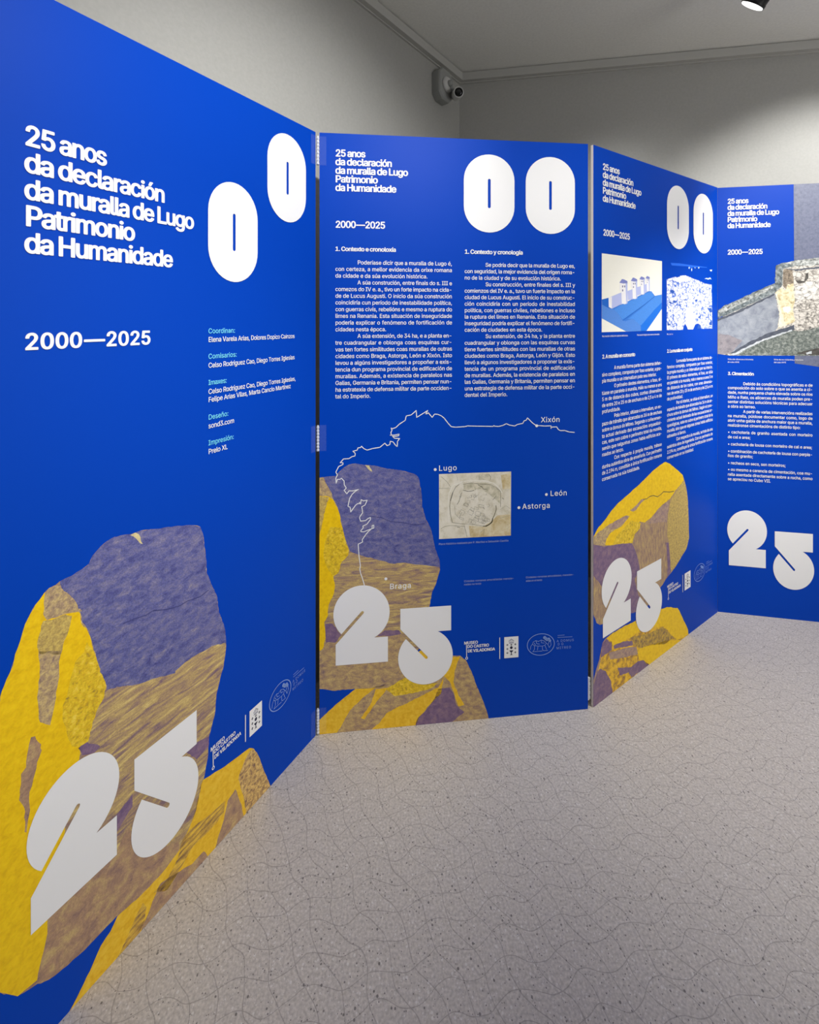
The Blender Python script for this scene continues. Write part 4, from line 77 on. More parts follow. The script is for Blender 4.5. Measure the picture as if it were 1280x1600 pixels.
GLYPHS = r'''
r |188|
r,|188|39,-119,68,70,136,71,84,-118,82,-119
r-|453|115,188,114,242,115,244,335,244,337,243,337,190,336,188
r.|188|94,-4,78,-1,63,9,53,24,50,41,53,59,63,73,78,83,95,87,113,83,128,72,138,59,141,41,138,24,128,9,113,-1
rA|480|17,0,18,5,201,508,203,509,276,509,462,1,395,1,344,142,138,142,134,140,85,1;156,199,323,200,276,335,239,454,194,311
rC|510|265,-7,205,1,159,21,149,26,104,64,70,115,53,165,48,182,40,254,48,326,53,343,70,393,104,444,151,485,205,508,267,516,341,503,373,490,403,470,428,446,448,418,463,385,473,349,408,348,388,396,356,428,315,449,266,456,223,450,184,432,150,402,128,368,125,363,109,314,103,253,109,194,126,144,151,106,184,76,223,59,267,53,315,60,357,81,389,114,408,160,471,160,473,159,463,124,448,91,428,63,403,39,373,19,341,5,305,-4
rD|502|61,0,60,508,226,509,294,501,353,478,397,442,403,435,433,391,455,329,462,255,455,185,433,119,398,69,356,35,350,31,292,9,220,0;126,57,216,57,274,64,318,81,344,102,355,111,379,149,394,202,399,256,394,312,378,362,354,398,320,428,272,446,222,452,125,451
rE|419|61,0,60,508,371,509,372,454,371,452,125,451,126,286,354,286,355,284,355,232,355,230,353,229,126,229,125,59,127,57,374,57,375,55,375,1
rI|300|32,0,32,57,116,57,118,58,118,449,116,452,32,452,31,508,268,509,268,452,185,452,183,451,183,60,185,57,268,57,269,1
rM|628|61,0,60,508,152,508,277,186,315,74,352,186,476,508,567,509,568,1,506,0,504,1,504,335,506,432,456,292,343,3,342,0,339,0,288,0,286,1,170,292,120,432,122,337,122,1,120,0
rO|533|265,-7,205,1,151,24,105,64,70,115,53,165,48,182,40,254,48,326,53,343,70,393,105,444,151,485,205,508,267,516,329,508,383,485,429,444,464,393,481,343,486,326,493,254,486,182,481,165,464,115,429,64,384,25,335,4,326,1;265,53,310,59,348,75,383,106,408,144,425,193,430,253,425,315,408,365,383,403,348,434,310,450,267,456,223,450,185,434,151,403,125,364,110,316,103,254,109,194,122,155,126,143,151,106,185,75,223,59
rP|445|61,0,60,508,236,509,289,503,332,487,365,462,388,432,404,391,409,347,404,304,390,265,366,233,333,208,289,191,236,186,126,186,125,1;126,242,234,242,266,246,297,256,317,272,333,294,340,313,342,323,344,347,342,376,338,387,333,402,318,422,297,439,268,449,233,452,126,452
rR|449|61,0,60,508,237,509,290,504,333,489,367,465,390,433,405,395,409,351,405,309,390,271,366,240,333,217,314,210,427,1,353,1,247,197,245,199,125,197,125,1;126,255,235,255,269,258,298,267,318,281,334,301,342,324,345,351,342,380,334,404,320,424,298,440,269,449,234,452,126,452
rS|447|222,-9,172,-4,132,8,91,31,64,61,46,96,38,136,40,137,103,137,111,109,123,88,142,71,166,59,224,49,257,52,287,61,312,75,329,92,340,113,346,140,342,161,330,180,295,205,246,222,185,239,128,260,86,289,60,326,52,373,58,413,76,449,103,476,138,498,180,511,228,516,275,511,307,501,317,497,350,476,377,448,394,415,401,379,338,378,326,412,301,437,265,453,226,459,213,458,193,456,166,448,145,435,130,419,118,395,115,376,119,352,132,334,169,308,213,293,265,279,312,264,358,238,395,198,405,171,408,139,402,98,386,64,359,34,323,11,279,-4
rT|449|194,0,193,451,33,452,32,508,416,509,416,452,257,451,257,1,255,0
rU|517|257,-8,203,-2,152,16,113,45,85,80,66,124,60,173,60,508,122,509,124,508,124,177,128,144,141,114,160,87,187,68,220,56,259,52,298,56,331,68,356,87,377,114,389,144,393,177,393,508,395,509,456,509,457,173,450,122,433,81,430,77,402,43,365,16,315,-2
rV|480|205,0,17,508,82,509,84,508,192,205,241,54,278,170,395,508,397,509,462,509,461,504,278,1,276,0
rX|474|19,0,200,260,30,509,104,508,204,361,237,303,272,361,374,508,445,509,276,263,455,0,382,1,292,129,268,165,237,217,181,127,91,1
ra|389|158,-9,125,-5,94,5,69,22,49,44,35,76,30,108,35,140,44,162,59,179,79,193,127,211,177,220,234,227,266,236,273,243,276,256,267,296,240,322,196,331,148,321,118,301,100,274,44,290,42,292,58,323,80,347,105,364,135,375,193,384,239,379,286,360,304,345,322,320,333,290,337,252,337,1,335,0,278,0,277,50,276,52,273,52,251,25,215,1;168,45,202,49,228,59,247,74,263,93,272,115,276,137,275,189,258,182,236,177,175,168,135,159,103,138,95,124,92,105,102,72,130,52
rb|424|227,-8,198,-5,172,4,139,31,117,59,113,59,112,57,111,0,53,1,54,509,114,508,115,319,119,320,138,347,171,373,197,381,230,384,274,378,313,361,345,331,370,292,385,245,390,188,385,133,370,84,346,46,313,16,274,-2;218,47,254,51,280,67,300,87,317,122,325,151,328,188,325,227,317,256,300,291,280,311,254,324,220,330,188,325,166,314,161,312,140,291,124,258,116,229,113,190,116,150,122,126,125,114,140,87,162,65,187,52
rc|396|205,-8,159,-2,118,16,82,47,56,86,40,133,34,187,40,243,56,290,82,329,118,360,159,378,207,384,260,377,305,356,340,321,361,277,303,262,290,289,271,310,240,325,207,330,175,325,146,310,124,287,109,260,99,224,96,188,99,155,109,116,124,89,146,66,173,51,207,46,243,52,270,66,292,89,304,117,362,101,341,56,306,21,261,-1
rd|424|193,-8,151,-2,111,16,79,46,55,84,39,133,34,188,39,245,55,292,79,331,112,361,151,378,195,384,228,381,253,373,286,347,306,320,310,319,311,508,371,509,372,1,314,0,313,57,312,59,308,59,286,31,252,4,227,-5;203,47,237,52,263,65,283,85,299,115,309,149,312,188,309,229,301,258,300,264,284,291,263,312,238,324,205,330,171,324,146,311,124,290,109,262,107,256,99,227,96,190,99,150,109,117,124,88,145,66,171,51
re|404|210,-8,161,-2,118,16,82,47,56,86,40,132,34,186,40,244,55,290,81,328,115,359,154,377,205,384,266,374,294,361,321,338,341,315,357,282,368,242,371,196,371,171,370,169,97,168,100,138,111,104,128,81,150,62,179,50,212,46,254,53,285,73,306,105,364,91,352,62,335,40,311,19,278,3,249,-5;98,221,306,221,308,222,307,238,298,269,282,295,263,314,241,324,234,326,205,330,172,325,146,313,125,294,109,269,99,241
rf|254|82,0,81,326,79,327,7,327,6,378,81,380,81,433,84,461,97,487,114,505,134,518,188,530,222,527,240,522,242,519,227,469,215,472,196,474,171,470,154,460,145,443,142,420,142,380,227,379,228,328,226,327,142,326,142,1,140,0
rg|425|204,-151,168,-148,133,-139,82,-110,52,-69,101,-42,123,-66,156,-88,208,-97,249,-92,273,-80,283,-73,304,-45,311,-6,311,67,306,67,286,40,254,17,227,8,195,5,155,10,113,27,79,54,55,90,42,127,39,140,34,190,39,247,55,293,80,331,112,361,150,377,198,384,228,382,247,375,253,373,287,347,307,320,311,319,313,321,314,379,371,379,372,-10,367,-54,350,-90,322,-118,288,-137,251,-147;203,59,240,64,264,75,285,95,301,124,309,154,312,192,309,231,301,261,284,292,265,311,258,315,237,325,205,330,172,325,150,314,145,311,125,291,109,262,99,230,96,194,99,154,109,123,124,96,145,76,163,67,175,63
rh|410|54,0,53,508,55,509,113,509,114,507,114,314,125,333,153,362,187,379,227,384,264,380,295,369,321,348,341,321,353,285,357,242,357,1,355,0,296,1,296,235,290,275,273,304,248,322,210,329,184,326,161,317,141,303,126,283,117,257,114,228,114,1,112,0
ri|167|54,0,53,378,55,379,113,379,114,376,114,1,112,0;83,443,67,446,54,455,44,468,41,483,44,499,54,512,67,521,84,524,100,521,114,512,123,499,126,483,123,468,113,455,100,446
rl|189|137,-2,101,3,75,19,59,46,58,50,53,84,53,506,54,509,112,509,114,508,114,98,120,64,122,61,129,55,133,54,146,52,170,53,181,4,179,3,162,-1
rm|610|54,0,54,379,112,378,113,309,118,323,132,345,171,375,219,386,257,380,286,361,309,331,317,309,322,321,337,343,380,374,437,386,468,383,497,372,522,354,541,328,553,296,557,256,556,0,496,1,496,254,490,287,472,313,447,326,418,330,395,328,375,320,345,288,335,246,334,0,274,1,274,260,269,286,253,311,232,324,226,326,199,330,158,320,141,308,126,289,117,266,114,239,114,1
rn|410|54,0,53,378,112,378,113,310,125,333,152,361,187,379,228,384,264,380,295,369,321,348,340,323,353,285,357,241,357,1,296,1,296,235,290,275,273,304,248,322,210,329,184,326,161,317,141,303,126,283,117,257,114,228,114,1,112,0
ro|415|205,-8,159,-2,118,16,82,47,56,86,40,133,34,187,40,243,56,290,82,329,118,360,159,378,207,384,256,378,298,360,333,329,359,291,374,249,376,239,381,187,376,136,374,127,359,85,333,47,300,17,295,14,256,-2;206,46,243,52,270,66,291,88,308,122,316,151,319,186,316,224,308,253,291,288,270,310,244,324,207,330,171,324,145,310,125,288,109,259,107,253,99,224,96,188,99,151,108,118,125,88,145,66,171,52
rp|424|54,-143,53,378,111,379,112,321,114,319,118,320,138,347,170,372,197,381,229,384,271,378,312,361,345,331,367,297,370,292,385,245,390,190,385,137,370,84,346,46,313,16,274,-2,230,-8,198,-5,173,4,139,31,119,58,115,59,114,-142;218,47,254,51,280,67,300,87,317,122,325,151,328,188,325,227,317,256,300,291,280,311,254,324,220,330,188,325,166,314,161,312,140,291,124,258,116,229,113,190,116,150,122,126,125,114,140,87,162,65,187,52
rr|259|54,0,53,378,111,379,112,323,114,321,130,347,153,367,183,380,213,385,242,384,243,323,206,326,185,323,173,320,159,315,142,302,126,284,117,262,114,238,114,1,112,0
rs|365|179,-8,145,-5,113,3,84,18,62,39,46,62,36,93,94,107,105,80,124,60,150,49,180,45,220,51,243,62,262,81,268,104,265,121,253,137,237,147,227,150,150,170,104,186,72,208,53,239,47,274,51,302,66,332,88,354,115,370,149,381,188,384,219,381,231,379,254,372,279,358,299,338,323,290,268,277,258,298,244,314,220,327,187,333,159,329,132,317,114,299,109,277,112,258,125,243,170,224,230,209,276,193,306,171,324,143,331,107,326,75,313,49,289,24,260,6,224,-5
rt|227|166,-4,125,2,94,20,91,22,72,52,65,93,65,326,63,327,8,327,6,328,7,379,65,380,65,469,66,471,126,470,127,379,202,379,204,378,203,327,128,327,126,326,126,98,128,76,136,61,150,53,172,50,202,53,213,4,211,2,192,-3
ru|410|180,-5,149,-1,140,1,115,11,93,28,88,32,69,59,58,93,53,138,53,378,114,378,114,144,119,105,137,75,162,57,200,50,226,53,249,62,268,78,283,97,293,122,296,152,296,378,298,379,356,379,357,1,298,1,297,70,285,46,256,17,222,0
rv|389|164,0,18,378,84,378,163,159,195,61,226,159,305,378,370,379,226,1
rx|379|22,0,155,195,30,379,100,378,148,305,191,234,233,306,282,378,351,379,225,192,357,0,287,1,230,86,189,154,148,85,91,1
ry|389|88,-145,65,-143,48,-139,61,-87,63,-86,104,-89,130,-74,151,-36,163,-1,18,378,84,378,163,159,195,62,226,159,305,378,370,379,203,-60,177,-107,141,-134,134,-137
rz|380|43,0,43,47,254,321,252,323,49,323,48,325,48,378,332,379,332,330,129,64,126,58,128,56,338,56,339,54,339,1
rá|389|158,-9,125,-5,94,5,69,22,49,44,35,76,30,108,35,140,44,162,59,179,79,193,127,211,177,220,234,227,266,236,273,243,276,256,267,296,240,322,196,331,148,321,118,301,100,274,44,290,42,292,58,323,80,347,105,364,135,375,193,384,239,379,286,360,304,345,322,320,333,290,337,252,337,1,335,0,278,0,277,50,276,52,273,52,251,25,215,1;168,45,202,49,228,59,247,74,263,93,272,115,276,137,275,189,258,182,236,177,175,168,135,159,103,138,95,124,92,105,102,72,130,52;163,429,166,437,210,528,277,529,212,430
rñ|410|54,0,53,378,112,378,113,310,125,333,152,361,187,379,228,384,264,380,295,369,321,348,340,323,353,285,357,241,357,1,296,1,296,235,290,275,273,304,248,322,210,329,184,326,161,317,141,303,126,283,117,257,114,228,114,1,112,0;249,446,225,450,181,470,167,475,153,466,148,448,108,448,106,449,110,476,119,497,138,513,161,518,183,514,226,494,243,490,256,496,263,517,302,517,304,516,300,488,289,467,272,451
ró|415|205,-8,159,-2,118,16,82,47,56,86,40,133,34,187,40,243,56,290,82,329,118,360,159,378,207,384,256,378,298,360,333,329,359,291,374,249,376,239,381,187,376,136,374,127,359,85,333,47,300,17,295,14,256,-2;206,46,243,52,270,66,291,88,308,122,316,151,319,186,316,224,308,253,291,288,270,310,244,324,207,330,171,324,145,310,125,288,109,259,107,253,99,224,96,188,99,151,108,118,125,88,145,66,171,52;182,429,183,434,228,528,296,529,231,430
m |188|
m,|188|38,-125,31,-122,29,-118,60,73,70,77,142,75,146,70,92,-120,83,-125
m-|453|114,182,107,185,105,189,105,243,111,249,335,250,343,248,346,244,346,189,340,183
m.|188|94,-10,74,-6,57,5,45,22,41,41,45,61,57,77,74,88,95,93,117,88,134,77,146,61,150,41,146,22,134,5,117,-6
m0|453|226,-13,173,-5,163,-1,124,20,87,59,61,111,48,161,44,183,39,256,44,330,57,382,61,397,87,450,124,488,166,511,227,522,287,511,329,488,366,450,392,397,405,347,409,325,414,252,409,178,405,161,392,111,367,59,329,20,290,-1,280,-5;226,56,257,62,278,75,305,105,321,146,331,193,335,252,331,315,321,363,305,403,282,432,256,448,227,453,196,447,171,432,148,403,132,363,122,315,118,255,122,194,132,146,148,105,171,77,196,62
m1|453|76,-6,69,-3,67,1,67,54,70,59,78,61,201,61,203,64,203,433,93,354,86,352,80,354,77,359,78,428,194,514,280,514,285,507,285,62,389,61,397,59,400,54,399,-1,389,-6
m2|453|64,-6,58,-4,55,1,56,50,273,284,302,328,311,371,307,400,300,417,286,432,268,444,223,454,198,451,178,442,161,430,148,411,142,397,136,363,133,358,125,356,63,357,57,363,62,402,78,444,106,478,137,500,178,516,226,522,272,516,310,502,342,479,349,471,369,448,384,413,390,372,380,317,343,256,274,177,167,64,392,62,398,56,397,-2,387,-6
m3|453|215,-13,168,-8,129,5,91,27,62,55,45,86,35,132,38,136,45,138,113,137,118,133,124,108,132,93,150,76,170,64,218,56,271,67,290,78,306,95,316,119,320,145,317,169,308,194,292,213,270,229,239,238,202,242,158,242,151,244,148,249,149,302,275,445,67,447,61,453,61,509,64,513,72,515,375,514,381,508,380,458,237,295,268,293,313,281,350,257,378,225,396,186,402,146,396,103,377,63,350,32,316,8,270,-7
m4|453|282,-6,275,-3,273,1,272,99,42,99,34,101,31,106,32,161,238,509,241,513,248,515,310,515,318,512,319,507,121,170,272,169,274,319,283,324,341,324,349,322,352,317,352,170,412,169,419,167,422,162,422,107,420,102,412,99,352,98,350,-3,342,-6
m5|453|219,-13,175,-7,138,5,102,28,75,57,58,90,52,132,61,136,125,135,130,131,136,109,146,92,178,66,222,56,247,59,273,71,291,86,306,106,315,131,319,161,315,193,306,219,289,241,269,257,244,267,219,271,172,263,128,240,66,247,59,251,87,509,90,513,98,515,369,514,374,511,375,506,375,453,369,447,159,445,145,315,174,330,229,340,267,335,298,326,328,310,357,282,372,263,387,234,397,199,400,163,394,117,377,74,352,40,309,8,272,-6
m6|453|224,-13,178,-6,139,9,100,39,76,72,60,115,55,161,59,199,72,242,128,340,244,511,253,515,325,514,330,511,330,506,198,314,235,320,282,314,322,299,354,273,378,242,393,201,398,157,393,115,376,70,351,37,325,16,314,9,275,-7;224,54,253,59,273,68,291,82,306,103,314,126,318,157,314,189,306,211,291,232,273,246,253,255,226,259,200,256,180,247,161,232,146,212,137,188,134,158,137,128,146,104,161,82,180,67,197,59
m9|453|130,-6,123,-3,122,3,254,195,218,189,171,194,131,210,98,235,75,267,59,307,55,352,60,397,77,438,94,461,105,474,137,498,178,515,225,522,275,515,313,500,322,494,351,470,376,436,393,390,398,347,394,308,381,267,324,168,208,-2,199,-6;224,249,250,253,272,261,291,276,306,297,314,319,318,349,314,382,306,405,291,426,273,441,257,449,227,454,199,450,180,441,161,425,146,404,138,381,134,352,138,322,146,298,161,278,181,261,202,253
m:|188|94,-10,74,-6,57,5,45,22,41,41,45,61,57,77,74,88,95,93,117,88,134,77,146,61,150,41,146,22,134,5,117,-6;94,265,74,269,57,280,45,297,41,316,45,336,57,353,74,364,95,368,117,364,134,353,146,336,150,316,146,297,134,280,117,269
m;|188|38,-125,31,-122,29,-118,60,73,70,77,142,75,146,70,92,-120,83,-125;102,265,82,269,65,280,53,297,49,316,53,336,65,353,82,364,103,368,125,364,142,353,154,336,158,316,154,297,142,280,125,269
mA|480|16,-6,8,-2,9,6,192,510,203,515,281,513,288,500,471,-2,461,-6,396,-6,388,-3,337,136,144,136,140,130,93,-2,84,-6;167,205,312,206,280,296,239,424
mB|456|60,-6,53,-3,51,2,52,511,62,515,242,515,293,509,335,495,365,473,388,445,403,407,407,373,404,344,395,318,362,282,329,266,343,262,369,249,390,232,410,206,422,176,427,135,422,100,408,65,381,33,348,13,305,-1,249,-6;135,63,246,63,293,69,322,83,340,107,346,136,343,161,334,182,320,199,301,213,276,222,249,225,135,225;135,291,237,291,283,301,301,313,315,328,323,346,327,371,321,401,306,425,279,440,241,446,135,446
mC|510|265,-13,204,-5,183,3,143,21,96,61,62,113,44,164,39,182,31,254,39,326,44,344,62,395,96,447,148,490,201,513,267,522,345,509,379,494,409,474,436,448,456,420,471,386,481,347,471,342,410,342,402,344,380,394,350,424,311,443,266,450,226,444,190,428,158,400,136,366,118,314,112,253,118,194,134,146,159,108,190,81,226,65,267,59,312,66,350,85,380,116,399,161,404,165,472,166,479,164,482,159,471,122,456,88,436,60,409,35,379,15,344,0,309,-9
mD|502|60,-6,53,-3,51,2,52,511,62,515,226,515,298,506,360,482,404,446,411,437,441,393,464,329,471,255,464,185,441,116,406,66,363,31,354,25,296,3,220,-6;135,63,216,63,270,69,312,86,346,113,370,151,385,197,386,213,390,256,385,312,370,360,346,396,314,424,268,441,222,446,134,445
mE|419|60,-6,53,-3,51,2,52,511,62,515,370,515,378,513,381,508,381,453,375,447,134,445,135,292,358,291,364,285,364,232,362,226,353,223,135,223,134,65,136,63,378,62,384,56,383,-2,373,-6
mF|410|60,-6,53,-3,51,2,52,511,62,515,367,515,375,513,378,508,378,453,372,447,134,445,134,285,349,283,355,277,355,222,352,217,344,215,135,215,133,-1,130,-4,124,-6
mG|520|267,-13,201,-4,146,19,96,62,61,114,41,170,38,182,31,254,39,331,61,395,95,447,142,488,196,512,265,522,308,518,343,509,380,493,410,472,437,447,457,419,473,386,483,349,480,345,473,343,410,343,402,345,379,391,352,420,311,442,264,450,225,444,189,427,158,401,133,362,118,314,112,255,119,192,134,147,159,108,190,81,230,64,269,59,300,62,338,75,367,97,388,125,401,160,405,192,278,195,274,201,276,259,285,262,476,262,485,259,487,254,487,199,480,141,459,89,428,49,380,13,330,-5
mI|300|31,-6,24,-3,22,1,22,55,24,60,32,63,109,64,109,444,107,446,33,446,24,449,22,454,23,511,33,515,273,514,278,507,278,454,276,449,268,446,192,445,192,65,194,63,267,63,276,60,278,55,277,-2,267,-6
mL|393|60,-6,53,-3,51,2,51,508,54,513,61,515,124,515,132,512,134,507,134,64,364,62,370,56,370,1,367,-4,359,-6
mM|628|60,-6,53,-3,51,2,51,507,53,512,62,515,150,515,160,511,286,188,315,103,343,188,468,511,478,515,566,515,575,512,577,506,577,2,575,-3,567,-6,505,-6,498,-4,495,1,496,374,351,-1,341,-6,288,-6,282,-5,277,-1,161,290,131,375,131,1,128,-4,121,-6
mO|533|265,-13,201,-4,148,19,97,61,62,113,44,164,39,182,31,254,39,326,45,345,62,395,97,447,148,490,201,513,267,522,333,513,386,490,437,447,472,395,490,344,495,326,502,254,495,182,490,164,472,113,437,61,391,21,339,-2,330,-5;265,59,307,65,336,77,344,81,375,108,400,146,416,193,421,253,416,315,400,363,375,401,341,430,307,444,267,450,226,444,192,430,159,401,134,362,119,316,112,254,119,192,134,146,159,108,192,79,226,65
mP|445|60,-6,53,-3,51,2,52,511,62,515,236,515,293,508,338,491,372,466,397,433,413,391,418,348,413,307,398,263,374,231,339,204,293,186,236,180,135,180,133,-1,124,-6;135,248,234,248,265,252,291,261,310,275,325,296,331,315,335,347,333,376,330,385,325,400,311,419,291,434,264,443,233,446,135,446
mR|449|60,-6,53,-3,51,2,52,511,62,515,237,515,293,509,339,493,373,469,398,435,414,395,418,351,414,309,398,268,373,236,340,213,325,207,435,4,436,-2,426,-6,355,-6,346,-3,240,192,136,192,134,190,133,-1,124,-6;135,261,235,261,265,264,293,272,312,285,326,304,333,324,336,352,333,380,326,402,312,421,293,435,265,443,234,446,135,446
mS|447|222,-15,168,-9,129,2,85,27,56,58,38,95,29,136,32,141,39,143,108,142,113,138,119,111,130,93,148,75,170,65,224,55,254,58,285,67,305,78,320,93,332,115,337,140,333,160,324,176,290,200,182,233,122,256,79,286,51,326,43,373,49,413,68,451,96,480,134,503,176,516,228,522,279,516,310,506,322,502,357,480,385,452,401,419,409,376,399,372,333,373,328,378,317,410,295,433,263,447,224,453,197,450,172,443,146,425,137,416,127,396,124,376,128,353,139,337,174,313,316,269,365,242,403,200,414,171,417,139,411,96,394,61,366,30,327,6,282,-9
mT|449|193,-6,186,-3,184,2,184,445,28,447,23,453,24,510,28,514,34,515,421,514,425,511,426,506,426,453,421,447,266,445,266,1,263,-4,256,-6
mV|480|204,-6,195,-1,8,511,17,515,82,515,93,510,201,206,241,84,281,205,386,510,397,515,468,513,472,509,470,503,287,-1,277,-6
mX|474|18,-6,11,-3,10,3,190,260,22,505,22,512,31,515,102,515,111,512,211,365,238,321,291,404,367,512,376,515,444,515,453,512,453,506,286,263,463,4,463,-3,454,-6,384,-6,375,-3,285,125,237,200,189,125,98,-3,89,-6
ma|389|158,-15,122,-10,89,0,62,18,41,42,26,76,21,108,26,139,36,164,52,183,75,199,123,217,231,233,260,241,264,245,267,256,258,294,235,317,196,325,152,316,126,298,108,272,103,269,96,269,39,285,34,288,33,292,50,325,74,351,101,370,131,381,194,390,242,384,292,364,310,349,330,322,342,290,346,252,346,1,343,-4,336,-6,273,-5,268,1,267,32,257,20,219,-4;169,51,199,55,222,63,241,78,254,95,263,115,267,137,267,178,139,154,110,135,104,123,101,105,110,75,135,57
mb|424|227,-14,194,-10,166,0,133,26,122,39,121,1,117,-4,54,-6,48,-4,45,-1,44,507,46,512,50,514,113,515,122,510,123,342,164,377,193,386,229,390,275,384,320,364,353,334,379,293,394,245,399,188,394,133,378,82,354,43,320,12,278,-7;218,53,250,57,273,71,293,90,308,122,316,151,319,188,316,223,313,239,307,260,293,288,274,307,251,319,220,324,191,319,169,309,148,288,134,262,128,241,125,229,122,190,127,144,134,116,148,89,168,70,187,59
mc|396|205,-14,155,-7,114,10,74,44,47,85,31,133,25,187,31,243,47,291,74,332,114,366,155,383,207,390,264,382,312,360,348,324,370,276,364,271,300,257,295,260,282,287,266,304,239,319,207,324,179,320,152,306,132,285,117,258,108,224,105,188,108,155,119,115,132,91,152,70,177,57,207,52,240,58,264,70,284,91,295,118,301,122,308,122,365,108,372,102,349,53,313,17,265,-6
md|424|193,-14,147,-7,104,12,71,43,47,82,30,133,25,188,30,245,47,294,71,334,105,364,150,384,196,390,232,386,260,377,292,351,302,341,303,510,312,515,375,514,379,512,381,507,380,-1,377,-4,371,-6,308,-4,304,1,303,39,292,26,256,-1,230,-10;203,53,234,57,257,69,276,88,290,116,300,149,303,188,300,229,292,258,276,289,257,308,236,318,205,324,173,318,152,307,132,287,116,256,108,227,105,190,108,150,118,118,132,90,152,70,174,58
me|404|210,-14,157,-7,114,10,74,44,47,85,31,132,25,186,31,244,47,292,73,331,108,363,150,382,205,390,270,379,301,365,329,341,349,318,365,283,377,242,380,196,380,169,377,165,370,163,107,162,109,139,118,109,133,87,157,66,182,56,212,52,250,59,277,76,297,106,303,110,365,97,373,93,373,88,361,60,343,37,318,15,282,-3,253,-10;107,227,299,228,289,267,274,293,257,309,238,319,205,324,176,320,152,309,135,293,117,267,108,241
mf|254|81,-6,74,-3,72,2,72,320,7,321,-1,324,-3,329,-3,379,0,383,7,385,72,386,72,433,76,463,89,489,107,509,128,523,187,536,226,532,244,527,250,524,252,520,234,465,224,463,196,468,176,465,162,456,154,440,151,420,151,386,226,385,234,383,237,378,237,329,235,324,227,321,151,320,151,0,148,-4,141,-6
mg|425|204,-157,164,-153,127,-144,76,-114,43,-72,43,-67,94,-37,103,-36,110,-40,129,-62,159,-83,207,-91,246,-86,275,-71,295,-45,302,-6,302,46,292,36,259,12,224,2,195,-1,151,4,106,23,71,52,47,88,34,125,30,140,25,190,30,247,47,295,72,334,105,365,147,383,195,390,232,387,260,377,293,351,303,339,304,378,307,383,315,385,375,384,380,381,381,376,381,-10,376,-55,358,-93,328,-122,292,-142,255,-152;203,65,237,70,258,80,277,98,292,124,300,154,303,192,299,234,291,263,277,289,255,309,234,319,205,324,175,319,153,309,133,288,118,261,108,230,105,194,108,154,118,125,132,99,151,80,167,73,176,69
mh|410|53,-6,46,-3,44,2,44,508,47,513,54,515,113,515,120,513,123,508,123,344,146,366,183,384,228,390,268,385,301,373,329,351,349,323,362,285,366,242,366,1,363,-4,355,-6,297,-6,288,-2,287,235,281,273,266,300,246,314,240,318,209,323,186,320,166,312,149,300,134,281,126,257,123,228,122,-2,113,-6
mi|167|53,-6,46,-3,44,2,44,378,47,383,54,385,117,384,121,382,123,377,123,1,120,-4,113,-6;83,437,63,441,48,451,36,466,32,483,36,501,48,516,63,526,84,530,104,526,120,516,131,501,135,483,131,466,120,451,104,441
mj|167|-10,-149,-16,-147,-19,-142,-18,-86,-13,-82,20,-78,32,-69,41,-53,44,-30,44,379,47,383,54,385,117,384,121,382,123,377,123,-31,120,-64,110,-92,96,-112,72,-133,38,-145;82,437,63,441,47,451,36,466,32,483,36,501,47,516,63,526,83,530,104,526,120,516,131,501,135,483,131,466,120,451,104,441
ml|189|137,-8,97,-2,69,15,49,50,44,84,44,507,46,512,50,514,113,515,120,513,123,508,123,98,129,65,133,61,146,58,169,60,178,56,190,4,188,0,183,-3,162,-7
mm|610|53,-6,46,-3,44,2,44,377,47,383,55,385,116,384,121,378,122,346,170,382,219,392,258,386,293,365,319,331,332,348,377,380,437,392,464,389,504,376,529,357,549,331,562,296,566,256,566,2,563,-4,555,-6,498,-6,488,-1,487,254,481,287,465,310,444,320,419,324,398,322,380,315,354,288,348,265,344,246,343,-2,333,-6,275,-6,267,-3,265,2,265,260,260,286,246,307,241,310,225,320,200,324,163,315,148,304,134,287,126,266,123,239,122,-1,113,-6
mn|410|53,-6,46,-3,44,2,45,381,55,385,117,383,121,378,122,341,146,366,186,385,228,390,268,385,302,373,329,351,348,325,362,285,366,241,365,-2,356,-6,298,-6,288,-2,287,235,281,273,266,300,246,314,240,318,209,323,186,320,166,312,149,300,134,281,126,257,123,228,122,-2,113,-6
mo|415|205,-14,155,-7,114,10,74,44,47,85,31,133,25,187,31,243,47,291,74,332,114,366,155,383,207,390,260,383,302,366,341,332,367,293,382,251,385,239,390,187,385,136,382,124,367,83,341,44,306,13,298,9,260,-7;206,52,239,57,263,70,283,91,299,122,307,151,310,186,307,224,299,253,284,285,263,306,239,319,207,324,178,320,171,316,152,306,132,285,116,253,108,224,105,188,108,151,116,122,132,91,152,70,171,60,178,56
mp|424|53,-149,46,-146,44,-141,45,381,55,385,110,385,118,383,121,378,122,339,132,351,164,377,200,387,230,390,275,384,319,365,353,334,375,300,394,245,399,190,394,137,378,82,354,43,320,13,275,-8,229,-14,194,-10,166,0,133,26,123,36,122,-144,113,-149;218,53,250,57,273,71,293,90,308,122,316,151,319,188,316,223,313,239,307,260,293,288,274,307,251,319,220,324,191,319,169,309,148,288,134,262,128,241,125,229,122,190,127,144,134,116,148,89,168,70,187,59
mq|424|311,-149,304,-146,302,-142,302,37,292,26,259,0,231,-10,195,-14,147,-7,104,12,71,43,47,82,30,132,25,188,30,241,47,295,71,334,101,361,109,367,147,383,196,390,232,386,260,377,292,351,303,338,304,378,308,383,371,385,378,383,381,379,381,-142,378,-147,371,-149;203,53,234,57,257,69,276,88,290,116,300,149,303,188,300,229,292,258,276,289,257,308,236,318,205,324,173,318,152,307,132,287,116,256,108,227,105,190,108,150,118,118,132,90,152,70,174,58
mr|259|53,-6,46,-3,44,2,45,381,54,385,116,384,121,378,122,349,145,371,177,385,213,391,247,389,252,383,252,324,250,319,242,316,206,320,185,317,165,310,147,297,135,282,126,262,123,237,122,-2,113,-6
